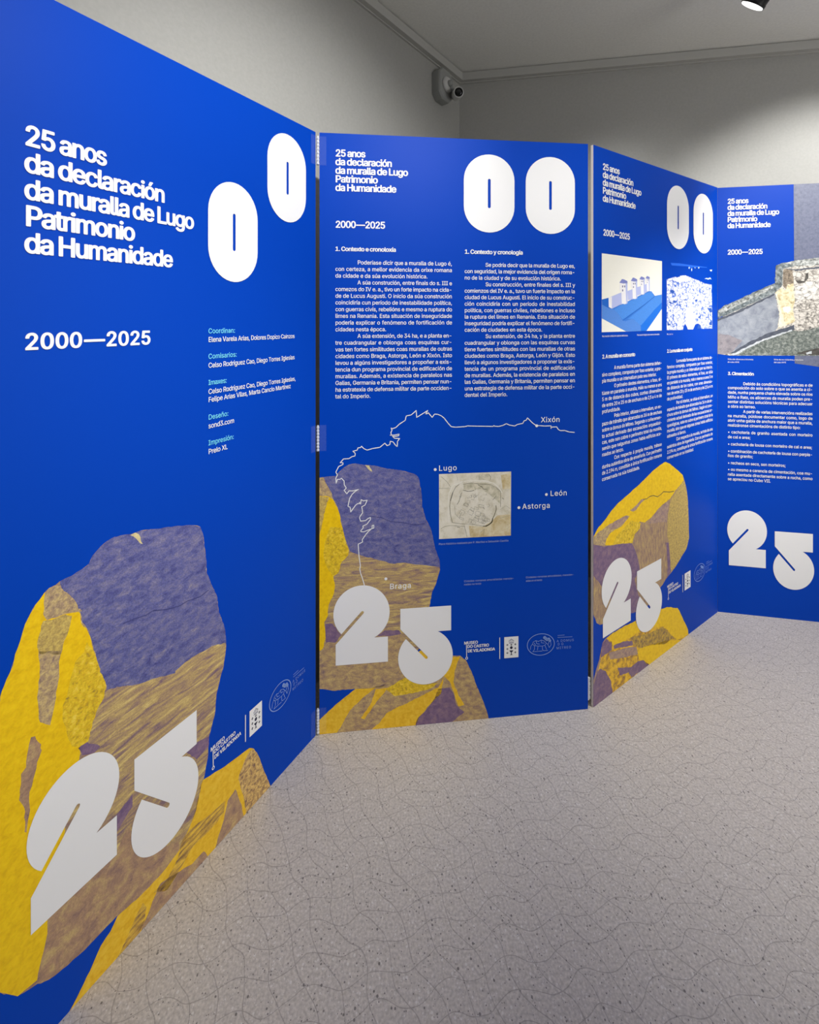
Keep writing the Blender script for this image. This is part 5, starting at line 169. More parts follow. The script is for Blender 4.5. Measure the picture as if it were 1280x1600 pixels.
ms|365|179,-14,141,-10,110,-3,77,14,54,36,37,60,27,94,34,100,97,112,103,108,113,82,131,64,153,55,180,51,217,57,237,66,254,83,259,104,256,119,246,133,223,145,147,164,98,182,64,206,44,239,38,274,42,302,58,335,81,358,111,375,145,386,188,390,234,384,258,377,286,362,307,341,332,293,332,288,324,284,265,272,260,275,250,296,235,313,213,323,187,327,166,324,138,313,123,298,118,277,121,260,131,247,174,229,233,214,282,198,314,173,333,145,340,107,335,75,320,45,295,19,264,1,227,-10
mt|227|166,-10,121,-3,88,16,64,50,56,93,56,320,7,321,0,323,-3,328,-3,377,-1,382,7,385,56,386,56,470,58,474,62,476,124,477,132,475,135,469,135,386,203,385,210,383,213,378,213,328,210,323,203,321,135,320,135,98,137,76,144,65,155,58,172,56,201,60,209,57,222,3,216,-3,201,-7
mu|410|180,-11,142,-6,109,7,81,29,61,58,48,95,44,138,45,381,56,385,113,385,122,381,123,144,128,107,144,79,155,71,169,61,201,56,228,61,243,67,257,78,275,99,284,122,287,152,288,381,297,385,361,384,366,377,365,-2,355,-6,293,-4,289,1,288,38,263,13,226,-5
mv|389|163,-6,157,-4,153,2,9,381,20,385,83,385,92,381,195,92,217,161,297,381,307,385,369,385,377,383,380,379,378,374,235,-1,225,-6
mx|379|21,-6,14,-3,13,3,145,194,22,376,22,382,31,385,98,385,107,382,191,251,225,309,275,382,284,385,349,385,359,382,359,376,235,192,365,4,365,-3,356,-6,289,-6,280,-3,189,138,156,82,98,-3,89,-6
my|389|88,-151,59,-148,45,-145,39,-141,52,-85,56,-82,62,-80,101,-83,122,-71,143,-34,154,-1,9,381,20,385,83,385,92,381,195,94,297,381,307,385,376,383,379,380,378,374,211,-62,185,-109,146,-140
mz|380|42,-6,36,-4,33,1,34,49,241,316,45,318,39,324,41,382,50,385,331,385,340,382,342,377,341,328,138,63,342,61,348,55,346,-3,337,-6
má|389|158,-15,122,-10,89,0,62,18,41,42,26,76,21,108,26,139,36,164,52,183,75,199,123,217,231,233,260,241,264,245,267,256,258,294,235,317,196,325,152,316,126,298,108,272,103,269,96,269,39,285,34,288,33,292,50,325,74,351,101,370,131,381,194,390,242,384,292,364,310,349,330,322,342,290,346,252,346,1,343,-4,336,-6,273,-5,268,1,267,32,257,20,219,-4;169,51,199,55,222,63,241,78,254,95,263,115,267,137,267,178,139,154,110,135,104,123,101,105,110,75,135,57;162,423,155,426,154,431,203,532,212,535,276,535,285,532,286,526,219,426,211,423
mé|404|210,-14,157,-7,114,10,74,44,47,85,31,132,25,186,31,244,47,292,73,331,108,363,150,382,205,390,270,379,301,365,329,341,349,318,365,283,377,242,380,196,380,169,377,165,370,163,107,162,109,139,118,109,133,87,157,66,182,56,212,52,250,59,277,76,297,106,303,110,365,97,373,93,373,88,361,60,343,37,318,15,282,-3,253,-10;107,227,299,228,289,267,274,293,257,309,238,319,205,324,176,320,152,309,135,293,117,267,108,241;177,423,170,426,169,431,218,532,227,535,291,535,300,532,301,526,234,426,226,423
mí|167|53,-6,46,-3,44,2,44,378,47,383,54,385,117,384,121,382,123,377,123,1,120,-4,113,-6;57,423,50,426,49,431,97,532,106,535,171,535,180,532,181,526,114,426,106,423
mñ|410|53,-6,46,-3,44,2,45,381,55,385,117,383,121,378,122,341,146,366,186,385,228,390,268,385,302,373,329,351,348,325,362,285,366,241,365,-2,356,-6,298,-6,288,-2,287,235,281,273,266,300,246,314,240,318,209,323,186,320,166,312,149,300,134,281,126,257,123,228,122,-2,113,-6;249,440,221,445,169,468,162,463,158,447,152,443,103,443,97,449,101,476,112,500,135,519,161,524,186,520,229,500,242,497,248,500,254,518,258,522,307,522,313,516,309,491,297,464,277,446
mó|415|205,-14,155,-7,114,10,74,44,47,85,31,133,25,187,31,243,47,291,74,332,114,366,155,383,207,390,260,383,302,366,341,332,367,293,382,251,385,239,390,187,385,136,382,124,367,83,341,44,306,13,298,9,260,-7;206,52,239,57,263,70,283,91,299,122,307,151,310,186,307,224,299,253,284,285,263,306,239,319,207,324,178,320,171,316,152,306,132,285,116,253,108,224,105,188,108,151,116,122,132,91,152,70,171,60,178,56;181,423,174,426,173,431,221,532,230,535,295,535,304,532,305,526,238,426,230,423
mú|410|180,-11,142,-6,109,7,81,29,61,58,48,95,44,138,45,381,56,385,113,385,122,381,123,144,128,107,144,79,155,71,169,61,201,56,228,61,243,67,257,78,275,99,284,122,287,152,288,381,297,385,361,384,366,377,365,-2,355,-6,293,-4,289,1,288,38,263,13,226,-5;178,423,171,426,170,431,219,532,228,535,292,535,301,532,302,526,235,426,227,423
m•|389|192,87,158,92,133,103,111,120,92,144,81,170,76,202,80,231,91,258,111,283,133,300,158,311,194,317,228,312,255,300,278,283,298,258,309,231,313,202,309,173,302,157,297,144,278,120,255,103,228,91
b |188|
b.|188|94,-21,63,-15,42,-2,26,19,22,41,26,64,42,84,63,97,95,104,128,97,149,84,165,64,169,41,165,19,149,-2,127,-15
b0|453|226,-24,170,-16,152,-10,108,14,70,55,42,108,38,125,25,178,20,256,25,330,41,395,70,454,108,494,155,520,170,525,227,533,283,525,298,520,345,494,383,454,411,400,415,383,428,330,433,252,428,178,415,125,411,108,384,55,344,13,297,-12,283,-16;226,68,246,71,266,83,287,111,303,149,312,194,316,252,312,309,307,337,302,362,287,397,266,426,246,438,227,442,207,438,187,426,166,397,150,360,141,314,137,255,142,192,151,147,166,111,187,83,207,71
b1|453|76,-17,59,-13,52,-8,49,-3,48,54,49,59,54,65,63,70,77,72,182,72,184,73,184,401,182,402,104,345,92,342,77,342,64,348,59,356,59,431,66,439,172,517,183,523,200,526,274,526,290,523,301,516,304,507,304,73,306,72,390,72,404,70,413,65,418,59,419,54,418,-4,414,-9,408,-13,389,-17
b2|453|64,-17,47,-13,41,-9,37,-4,36,46,38,54,256,288,284,331,292,372,288,397,281,413,270,426,256,435,222,442,215,442,207,441,192,435,176,423,166,408,158,387,154,358,150,353,145,349,125,345,68,345,53,347,41,355,38,363,44,408,59,446,90,484,121,506,173,527,218,532,233,532,277,527,323,510,357,486,364,479,386,452,403,416,409,372,398,315,361,251,292,172,199,75,387,74,403,71,414,64,417,56,417,2,416,-4,411,-10,406,-13,387,-17
b3|453|215,-24,159,-18,115,-3,75,20,45,50,40,59,25,87,16,131,17,136,22,142,30,146,38,148,107,149,122,147,129,143,134,139,143,110,151,95,165,83,179,74,218,68,261,76,275,85,288,99,298,122,301,145,299,165,290,190,275,208,258,220,232,228,201,231,158,231,144,233,133,240,129,249,129,298,132,306,244,434,72,435,56,438,48,442,43,450,43,512,46,517,53,522,72,526,370,526,385,524,394,519,399,511,400,462,399,456,267,305,326,289,365,264,396,229,414,189,421,146,414,100,395,58,365,25,330,1,275,-18
b5|453|219,-24,169,-18,119,0,87,21,75,34,58,53,39,90,32,129,35,137,40,141,47,145,61,147,127,146,139,143,147,137,150,132,154,112,163,98,190,75,222,68,239,69,256,76,268,86,274,91,286,108,296,134,300,161,296,190,287,216,273,235,267,240,256,249,238,257,219,259,182,253,146,233,127,229,61,237,50,240,42,246,39,254,69,512,72,517,79,522,98,526,364,526,379,524,390,517,394,508,394,453,391,445,383,439,364,435,179,435,177,434,167,341,229,351,267,347,309,335,337,320,344,316,370,292,389,267,406,236,416,195,419,162,412,114,396,71,369,35,331,5,320,-1,277,-17
bA|480|16,-17,3,-15,-6,-10,-11,-4,-11,3,174,513,183,522,196,525,274,526,293,522,299,518,303,512,488,9,490,2,490,-4,485,-10,480,-13,462,-17,396,-17,382,-15,373,-10,368,-3,321,125,159,125,157,123,112,-3,108,-9,102,-13,90,-16;190,216,289,217,239,361
bC|510|265,-24,201,-16,182,-10,129,14,78,57,43,111,26,161,20,182,12,254,20,326,26,347,43,397,78,451,129,495,181,519,201,525,267,533,355,518,391,503,425,481,453,453,475,422,490,388,500,352,500,345,493,337,479,332,410,331,396,333,388,337,382,342,361,390,335,417,303,433,268,438,261,438,235,434,205,420,175,395,153,361,137,311,131,254,137,198,154,146,176,113,204,88,235,75,267,71,302,76,336,93,362,120,381,164,386,170,394,174,410,177,479,176,487,174,495,170,500,164,501,159,490,119,475,86,454,56,425,28,391,6,354,-10,312,-20
bD|502|60,-17,47,-15,40,-11,35,-7,32,1,32,507,35,516,46,523,61,526,232,525,307,516,374,489,419,453,429,442,460,395,482,332,490,255,483,184,479,169,458,112,423,61,373,21,305,-6,295,-9,220,-17;154,74,214,74,258,79,298,93,330,119,353,158,366,202,371,256,366,308,353,354,330,389,326,394,300,416,265,430,220,435,153,434
bE|419|60,-17,47,-15,40,-11,35,-7,32,1,32,507,35,516,46,523,62,526,370,526,385,524,392,520,397,516,400,508,400,453,397,445,386,438,370,435,153,434,154,303,353,303,368,301,377,296,382,289,383,232,382,225,377,219,369,215,360,213,154,212,153,76,155,74,373,74,389,71,399,65,403,56,403,1,400,-7,389,-14,373,-17
bG|520|267,-24,192,-14,133,11,126,15,78,58,42,112,23,167,19,182,12,254,20,334,42,397,77,451,128,495,183,520,199,525,265,533,311,529,353,519,392,502,426,479,455,451,476,421,492,388,501,353,501,347,499,342,494,338,480,333,399,333,390,336,383,342,361,387,335,415,303,432,263,438,234,434,203,420,175,396,152,360,137,311,131,255,137,195,152,150,176,113,205,88,236,75,274,71,299,73,326,84,350,103,369,128,382,163,384,182,278,183,266,186,258,192,255,200,255,255,258,263,266,269,285,273,477,273,491,271,499,267,505,260,506,254,506,199,498,138,478,86,446,45,405,13,391,4,335,-16
bH|517|60,-17,47,-15,40,-11,35,-7,32,1,32,507,35,516,43,522,54,525,123,526,142,522,147,519,151,514,153,507,154,306,362,306,364,308,364,507,365,513,370,519,375,522,393,526,462,525,471,523,479,519,484,513,485,507,485,2,482,-7,474,-13,463,-16,394,-17,375,-13,370,-10,365,-4,364,2,363,215,155,215,153,213,152,-4,148,-9,143,-13,131,-16
bI|300|31,-17,14,-13,8,-9,4,-3,3,55,6,64,14,70,25,73,88,74,90,75,90,433,88,435,25,436,14,439,8,443,4,448,3,453,3,507,4,513,9,519,14,522,33,526,267,526,286,522,294,516,297,508,297,453,294,445,286,439,275,436,213,435,211,434,211,76,213,74,275,73,286,70,292,66,296,61,297,56,297,2,296,-4,291,-10,286,-13,268,-17
bL|393|60,-17,47,-15,40,-11,35,-7,32,1,32,508,33,513,38,519,54,525,131,525,139,523,147,519,152,513,153,508,153,75,359,74,374,72,383,67,388,59,389,1,386,-7,381,-11,374,-15,360,-17
bM|628|60,-17,47,-15,40,-11,35,-7,32,1,32,507,33,513,36,517,46,523,61,526,150,526,166,523,177,516,315,163,451,516,462,523,478,526,567,526,582,523,591,518,595,513,596,506,596,2,595,-4,592,-8,585,-13,573,-16,506,-17,487,-13,481,-9,477,-4,475,266,367,-7,356,-14,341,-17,287,-17,273,-15,266,-11,261,-7,258,-1,151,266,149,-3,142,-11,128,-16
bN|523|60,-17,47,-15,40,-11,35,-7,32,1,32,507,35,516,46,523,62,526,141,525,153,522,159,518,370,188,372,512,376,518,382,522,400,526,468,525,477,523,485,519,490,513,491,507,491,2,488,-7,477,-14,461,-17,382,-16,370,-13,364,-9,153,321,152,-3,145,-11,131,-16
bO|533|265,-24,201,-16,181,-10,129,14,79,57,43,111,26,161,20,182,12,254,20,326,26,348,43,397,79,451,129,495,181,519,201,525,267,533,335,524,364,514,406,494,455,451,491,397,508,347,514,326,521,254,514,182,508,161,491,111,455,57,405,14,349,-11,333,-16;264,71,298,75,327,87,358,113,381,149,397,195,402,253,397,313,381,360,358,396,328,421,298,434,267,438,235,434,205,421,176,396,152,359,137,313,131,254,137,195,152,149,176,113,205,88,235,75
bP|445|60,-17,47,-15,40,-11,35,-7,32,1,32,507,33,513,38,519,43,522,61,526,236,526,298,519,350,500,386,474,393,467,417,434,431,394,437,347,431,301,417,260,392,227,354,197,306,178,292,174,236,169,154,169,153,2,152,-4,143,-13,131,-16;154,259,232,259,259,262,279,269,294,281,306,299,313,319,316,349,314,374,307,395,293,415,278,426,258,433,233,435,153,434
bR|449|60,-17,47,-15,40,-11,35,-7,32,1,32,507,33,513,38,519,43,522,61,526,237,526,299,520,351,502,389,475,417,438,432,398,437,351,432,306,417,266,389,230,348,201,454,6,455,-4,450,-10,445,-13,427,-17,354,-17,340,-15,333,-11,328,-7,323,0,227,180,155,181,153,179,153,2,152,-4,143,-13,131,-16;154,272,235,272,259,274,281,281,296,292,308,308,314,327,317,353,314,377,307,399,295,416,280,426,259,433,234,435,153,434
bS|447|222,-26,165,-20,119,-7,109,-4,70,20,37,56,19,92,10,136,11,141,16,147,24,151,32,153,102,154,118,151,129,144,138,113,148,96,162,83,180,74,224,67,247,68,270,74,290,86,304,100,314,118,318,139,314,157,307,171,277,192,233,207,172,224,110,247,61,282,35,319,31,331,24,372,30,414,48,453,64,470,81,487,123,512,171,527,228,533,282,527,320,516,334,511,372,487,402,456,420,421,428,382,428,374,419,365,406,362,339,361,323,364,312,371,299,406,281,425,255,437,220,441,203,440,183,434,167,424,156,412,145,392,143,376,146,356,155,343,187,321,226,308,278,294,327,278,380,249,422,202,432,174,436,139,431,99,425,85,411,57,381,23,340,-2,292,-19
bT|449|193,-17,180,-15,173,-11,168,-7,165,1,165,434,34,435,15,439,7,445,4,453,4,507,5,513,10,519,15,522,34,526,415,526,434,522,442,516,445,507,445,453,442,445,435,439,415,435,285,434,284,-2,282,-7,277,-11,263,-16
bU|517|257,-25,194,-18,133,4,95,30,87,38,58,75,40,117,38,127,32,173,33,513,37,518,43,522,62,526,130,525,142,522,151,513,152,507,152,178,156,147,168,118,185,95,205,81,230,72,259,69,288,72,294,74,313,81,332,95,350,118,361,147,365,178,365,507,366,513,375,522,388,525,455,526,471,523,482,516,485,507,485,173,477,118,460,75,432,41,424,32,384,4,324,-18
bV|480|204,-17,187,-13,181,-9,177,-3,-10,501,-11,507,-11,513,-6,519,-1,522,18,526,90,525,101,522,110,515,241,147,369,515,381,523,396,526,462,526,480,522,486,518,490,513,490,504,305,-4,296,-13,284,-16
ba|389|158,-26,117,-21,79,-9,47,11,40,18,23,38,8,70,2,108,7,141,16,166,31,184,39,192,61,207,118,227,171,236,225,243,245,248,248,257,240,291,220,308,195,313,165,307,142,292,122,264,113,259,99,257,86,259,25,277,16,284,14,294,32,330,58,357,87,378,126,391,187,400,202,400,248,395,303,373,325,356,332,349,349,325,360,293,365,252,364,-2,362,-7,357,-11,343,-16,280,-17,260,-13,254,-9,249,-2,228,-14,167,-25;170,63,191,65,204,70,210,73,226,85,237,99,244,118,248,138,247,161,181,151,151,145,128,130,123,121,120,106,128,80,146,67
bc|396|205,-25,146,-17,101,2,94,6,57,39,29,82,13,130,6,187,13,246,29,294,57,337,96,371,139,390,155,395,207,401,273,392,327,366,366,328,389,282,389,275,384,267,374,262,312,246,297,246,286,249,280,253,275,259,263,283,248,300,230,309,208,312,189,310,167,299,150,281,136,255,127,220,124,186,127,152,135,121,150,96,167,77,186,67,207,64,229,67,249,77,265,95,277,121,282,127,291,132,304,134,314,133,376,117,387,110,391,102,387,91,366,49,328,11,274,-16
bd|424|193,-25,138,-17,90,5,53,39,28,79,12,130,6,188,12,248,28,296,53,338,69,353,94,374,137,393,195,401,231,398,268,387,283,378,283,507,286,516,297,523,312,526,370,526,386,523,397,516,400,507,399,-4,395,-9,390,-13,378,-16,314,-17,300,-15,293,-11,288,-7,284,1,269,-9,240,-20;201,65,224,67,242,77,258,92,272,119,280,149,284,187,281,228,274,255,258,284,241,301,224,309,205,312,185,309,171,302,149,282,134,253,127,223,124,190,127,152,136,121,150,94,168,76,185,67
be|404|210,-25,152,-18,101,2,94,6,57,39,29,82,13,129,6,186,12,247,28,295,55,335,94,370,137,390,153,395,205,401,281,388,315,372,346,346,366,322,384,286,395,245,399,196,398,165,389,156,377,153,127,152,128,142,137,112,150,92,170,74,190,66,212,64,239,68,261,83,284,115,292,119,300,121,313,121,377,106,387,101,392,95,392,86,378,56,361,33,332,8,301,-9,291,-12,256,-21;128,238,276,238,278,239,270,266,257,287,244,301,224,310,204,312,186,310,181,308,167,301,151,287,136,265
bg|425|204,-168,161,-164,122,-155,111,-150,60,-120,26,-76,24,-72,24,-65,33,-56,83,-28,95,-25,106,-25,115,-27,123,-31,145,-56,169,-73,207,-79,236,-76,259,-64,277,-42,283,-7,283,11,267,2,230,-9,195,-12,148,-7,137,-4,95,14,60,41,54,47,28,86,12,133,6,191,12,250,28,297,54,338,91,372,136,392,148,395,195,401,229,399,241,397,269,387,284,377,286,383,291,389,299,393,307,395,370,396,385,394,397,386,400,377,400,-10,394,-58,375,-98,346,-127,334,-135,306,-150,264,-162;201,77,228,80,244,87,260,103,273,127,281,158,284,191,281,231,273,260,259,284,242,301,224,309,205,312,185,309,167,301,150,284,136,258,128,232,124,194,127,156,136,127,149,104,167,87,185,79
bi|167|53,-17,40,-15,33,-11,28,-7,25,1,25,378,26,383,31,389,47,395,120,395,128,393,136,389,141,383,142,378,142,1,141,-4,136,-10,122,-16;83,426,52,432,33,444,17,463,13,483,17,504,33,523,53,535,84,541,115,535,135,523,150,504,154,483,150,463,135,444,114,432
bj|167|-10,-160,-27,-156,-33,-152,-37,-147,-38,-88,-35,-80,-27,-74,11,-67,15,-63,23,-47,25,-29,26,382,33,390,47,395,123,395,136,389,141,383,142,377,142,-31,138,-67,129,-94,114,-117,107,-124,86,-140,46,-155,11,-159;82,426,52,432,32,444,17,463,13,483,17,504,32,523,53,535,83,541,114,535,135,523,150,504,154,483,150,463,135,444,114,432
bl|189|137,-19,87,-12,55,8,48,14,40,28,31,42,30,50,25,84,25,507,26,513,31,519,39,523,47,525,120,525,136,519,141,513,142,508,142,98,147,69,176,70,187,67,195,61,198,56,209,3,208,-1,204,-6,193,-12,169,-17
bm|610|53,-17,40,-15,33,-11,28,-7,25,1,25,377,26,383,31,389,40,394,54,396,117,395,126,393,134,389,140,380,154,389,160,391,212,402,226,402,261,397,275,393,308,372,321,358,359,385,368,390,430,402,471,400,486,396,519,382,547,361,566,335,580,299,585,256,585,2,584,-4,579,-10,571,-14,562,-16,497,-17,479,-13,474,-10,469,-4,468,2,468,255,463,284,450,302,434,310,417,313,405,312,395,308,373,285,363,246,363,2,362,-4,357,-10,352,-13,334,-17,269,-16,260,-14,252,-10,247,-4,246,2,246,260,242,283,229,301,215,310,201,312,176,306,165,298,152,283,145,263,142,239,142,2,141,-4,132,-13,120,-16
bn|410|53,-17,40,-15,33,-11,28,-7,25,1,25,377,28,386,36,392,47,395,111,396,130,392,137,386,141,379,174,394,228,401,273,396,316,380,347,355,365,330,380,288,385,241,385,2,382,-7,374,-13,363,-16,298,-17,279,-13,274,-10,269,-4,268,2,268,235,263,269,248,296,231,308,207,311,194,310,180,304,166,294,153,277,145,254,142,228,142,2,141,-4,132,-13,120,-16
bo|415|205,-25,146,-17,101,2,94,6,57,39,29,82,13,130,6,187,13,246,29,294,57,337,96,371,139,390,155,395,207,401,265,394,312,375,322,370,358,337,386,295,401,254,404,239,409,187,404,136,400,121,386,81,358,39,320,5,281,-12,260,-19;205,64,226,66,233,69,248,77,266,95,281,125,288,152,291,186,288,220,281,250,266,281,247,300,229,309,208,312,186,309,168,300,150,281,134,250,127,220,124,188,127,155,134,125,150,96,168,76,186,67
br|259|53,-17,40,-15,33,-11,28,-7,25,1,25,377,26,383,31,389,36,392,54,396,118,395,130,392,140,383,168,395,206,401,248,400,260,397,268,391,271,383,271,323,268,315,260,309,249,306,208,309,192,307,178,302,164,292,155,281,145,259,142,237,142,2,141,-4,132,-13,120,-16
bs|365|179,-25,138,-21,100,-12,62,8,36,32,20,56,8,94,12,102,23,109,94,124,107,122,116,117,121,111,132,85,145,72,161,65,182,63,205,66,223,74,235,87,240,104,238,116,230,126,221,133,200,140,137,155,90,171,51,197,46,202,26,233,19,273,23,305,27,315,40,339,66,365,97,383,135,396,188,401,230,397,244,394,272,385,301,368,325,345,351,295,351,286,346,280,336,275,275,261,262,261,251,264,243,270,232,292,220,305,206,312,185,315,169,313,153,306,142,294,137,277,140,262,147,254,186,238,243,224,290,208,297,204,331,178,350,149,353,143,359,107,353,72,339,43,311,13,278,-7,237,-20,225,-22
bt|227|166,-21,121,-15,106,-11,70,11,45,47,37,93,37,309,35,310,7,310,-7,312,-16,317,-21,325,-22,377,-21,383,-14,390,-3,395,37,397,38,474,43,481,57,487,125,488,139,486,146,482,151,478,154,470,154,397,212,395,226,389,231,381,232,328,231,323,227,318,221,314,210,311,156,310,154,309,154,97,156,79,160,71,163,69,173,67,195,70,208,70,219,67,227,61,230,55,240,0,235,-8,225,-13,199,-19
bu|410|180,-22,137,-17,97,-2,64,24,42,55,30,92,25,138,25,377,26,383,31,389,36,392,56,396,120,395,132,392,141,383,142,377,142,144,146,112,162,83,180,71,203,68,216,69,229,74,244,86,256,102,265,125,268,152,268,377,269,383,278,392,291,395,356,396,374,392,382,386,385,377,385,2,384,-4,375,-13,363,-16,299,-17,280,-13,273,-7,269,1,235,-15
bx|379|21,-17,8,-15,-1,-10,-6,-3,-6,5,124,195,4,372,1,379,4,386,15,393,30,396,99,396,118,392,126,385,190,285,256,385,264,392,283,396,350,396,365,394,374,389,379,381,377,372,255,192,383,7,386,0,383,-7,372,-14,357,-17,288,-17,269,-13,261,-6,189,104,160,58,117,-6,113,-10,104,-15,90,-17
by|389|88,-162,58,-159,39,-155,30,-152,22,-146,20,-142,20,-136,32,-88,37,-78,48,-71,62,-69,93,-71,105,-65,124,-31,134,-1,-9,371,-10,377,-10,383,-5,389,0,392,19,396,90,395,101,392,109,386,195,154,280,386,291,393,306,396,370,396,389,392,394,388,398,383,397,372,230,-64,202,-114,161,-146,146,-152,98,-161
bí|167|53,-17,40,-15,33,-11,28,-7,25,1,25,378,26,383,31,389,47,395,120,395,128,393,136,389,141,383,142,378,142,1,141,-4,136,-10,122,-16;57,412,44,414,35,419,30,425,30,432,76,531,82,539,90,543,99,545,171,546,187,543,198,536,201,529,198,522,129,419,121,415,112,413
bó|415|205,-25,146,-17,101,2,94,6,57,39,29,82,13,130,6,187,13,246,29,294,57,337,96,371,139,390,155,395,207,401,265,394,312,375,322,370,358,337,386,295,401,254,404,239,409,187,404,136,400,121,386,81,358,39,320,5,281,-12,260,-19;205,64,226,66,233,69,248,77,266,95,281,125,288,152,291,186,288,220,281,250,266,281,247,300,229,309,208,312,186,309,168,300,150,281,134,250,127,220,124,188,127,155,134,125,150,96,168,76,186,67;181,412,168,414,159,419,154,425,154,432,200,531,206,539,214,543,223,545,295,546,311,543,322,536,325,529,322,522,253,419,245,415,236,413
b—|699|0,171,-13,173,-20,177,-25,181,-28,189,-27,247,-20,255,-5,260,697,261,712,259,719,255,724,251,727,243,726,185,719,177,704,172
'''.strip('\n').split('\n')

# ------------------------------------------------------------------ materials
def lin(c):
    return tuple((v / 255 / 12.92) if v / 255 <= 0.04045 else ((v / 255 + 0.055) / 1.055) ** 2.4 for v in c)


MATS = {}


def base_mat(name, rough=0.5, spec=0.5):
    m = bpy.data.materials.new(name)
    m.use_nodes = True
    b = m.node_tree.nodes['Principled BSDF']
    b.inputs['Roughness'].default_value = rough
    b.inputs['Specular IOR Level'].default_value = spec
    return m, m.node_tree, b


def plain(name, rgb, rough=0.5, spec=0.5, metal=0.0, grain=0.0):
    m, nt, b = base_mat(name, rough, spec)
    b.inputs['Metallic'].default_value = metal
    c = lin(rgb)
    b.inputs['Base Color'].default_value = (*c, 1)
    if grain:
        tc = nt.nodes.new('ShaderNodeTexCoord')
        n = nt.nodes.new('ShaderNodeTexNoise')
        n.inputs['Scale'].default_value = 260
        n.inputs['Detail'].default_value = 3
        rp = nt.nodes.new('ShaderNodeValToRGB')
        rp.color_ramp.elements[0].position = 0.3
        rp.color_ramp.elements[1].position = 0.7
        rp.color_ramp.elements[0].color = (*[v * (1 - grain) for v in c], 1)
        rp.color_ramp.elements[1].color = (*[min(1, v * (1 + grain)) for v in c], 1)
        nt.links.new(tc.outputs['Object'], n.inputs['Vector'])
        nt.links.new(n.outputs['Fac'], rp.inputs[0])
        nt.links.new(rp.outputs[0], b.inputs['Base Color'])
    MATS[name] = m
    return m


def mottled(name, cols, scale=40, stretch=(1, 1, 1), rot=0.0, detail=8, rough_noise=0.65, lo=0.32, hi=0.68, distort=0.4, fine=0.25):
    """printed stone texture: a noise ramp through cols plus fine speckle"""
    m, nt, b = base_mat(name, 0.5, 0.4)
    N, Lk = nt.nodes, nt.links
    tc = N.new('ShaderNodeTexCoord')
    mp = N.new('ShaderNodeMapping')
    mp.inputs['Rotation'].default_value = (0, rot, 0)
    mp.inputs['Scale'].default_value = stretch
    Lk.new(tc.outputs['Object'], mp.inputs['Vector'])
    n = N.new('ShaderNodeTexNoise')
    n.inputs['Scale'].default_value = scale
    n.inputs['Detail'].default_value = detail
    n.inputs['Roughness'].default_value = rough_noise
    n.inputs['Distortion'].default_value = distort
    Lk.new(mp.outputs[0], n.inputs['Vector'])
    rp = N.new('ShaderNodeValToRGB')
    els = rp.color_ramp.elements
    while len(els) < len(cols):
        els.new(0.5)
    for i, c in enumerate(cols):
        els[i].position = lo + (hi - lo) * i / (len(cols) - 1)
        els[i].color = (*lin(c), 1)
    n2 = N.new('ShaderNodeTexNoise')
    n2.inputs['Scale'].default_value = 330
    n2.inputs['Detail'].default_value = 2
    Lk.new(tc.outputs['Object'], n2.inputs['Vector'])
    mx = N.new('ShaderNodeMix')
    mx.data_type = 'RGBA'
    mx.blend_type = 'OVERLAY'
    mx.inputs[0].default_value = fine
    Lk.new(n.outputs['Fac'], rp.inputs[0])
    Lk.new(rp.outputs[0], mx.inputs[6])
    Lk.new(n2.outputs['Fac'], mx.inputs[7])
    Lk.new(mx.outputs[2], b.inputs['Base Color'])
    MATS[name] = m
    return m


BLUE = (0, 65, 180)
plain('print_blue', BLUE, 0.48, 0.09)
plain('foam_core', (236, 228, 226), 0.8, 0.2)
plain('white', (240, 240, 240), 0.5, 0.35)
plain('pale_blue', (120, 222, 246), 0.5, 0.35)
plain('print_grey', (160, 176, 214), 0.5, 0.35)
plain('line_blue', (130, 160, 226), 0.5, 0.35)
plain('crest_ink', (28, 30, 60), 0.5, 0.35)
plain('crest_grey', (130, 130, 150), 0.5, 0.35)
mottled('yellow', [(232, 184, 0), (246, 202, 6), (255, 214, 20)], 70, fine=0.14)
mottled('ochre', [(226, 172, 20), (240, 192, 40), (248, 206, 64)], 60, fine=0.18)
mottled('yellow_rough', [(150, 122, 60), (212, 174, 36), (236, 200, 40), (246, 214, 80)], 85, lo=0.3, hi=0.66, fine=0.4)
mottled('ochre_rough', [(140, 100, 80), (196, 150, 50), (236, 188, 40), (246, 200, 60)], 40, lo=0.36, hi=0.62, fine=0.35)
mottled('ochre_stripe', [(120, 92, 70), (196, 154, 70), (238, 196, 70)], 26, (1, 1, 4), 0.9, lo=0.36, hi=0.62, fine=0.35)
mottled('olive', [(146, 120, 80), (196, 168, 94), (224, 198, 106)], 110, lo=0.3, hi=0.68, fine=0.45)
mottled('olive_rough', [(120, 92, 74), (178, 146, 70), (222, 182, 60)], 70, lo=0.36, hi=0.64, fine=0.4)
mottled('tan', [(132, 108, 104), (182, 156, 118), (216, 190, 124)], 90, lo=0.3, hi=0.66, fine=0.5)
mottled('tan_rough', [(112, 84, 84), (190, 152, 96), (232, 196, 120)], 95, lo=0.34, hi=0.6, fine=0.5)
mottled('brown', [(136, 108, 104), (176, 142, 112), (204, 176, 118)], 34, lo=0.3, hi=0.7, fine=0.4)
mottled('brown_light', [(134, 108, 110), (182, 152, 110), (212, 184, 120)], 42, (1, 1, 1.6), 0.0, lo=0.3, hi=0.68, fine=0.45)
mottled('brown_streak', [(130, 104, 106), (172, 142, 112), (200, 172, 112)], 42, (2.4, 1, 0.7), 0.05, lo=0.32, hi=0.66, fine=0.4)
mottled('brown_dark', [(90, 76, 60), (130, 106, 60)], 80)
mottled('stripe', [(122, 98, 116), (166, 138, 112), (194, 166, 108), (226, 202, 130)], 17, (0.8, 1, 4.4), 0.02, lo=0.33, hi=0.66, distort=1.0, fine=0.45)
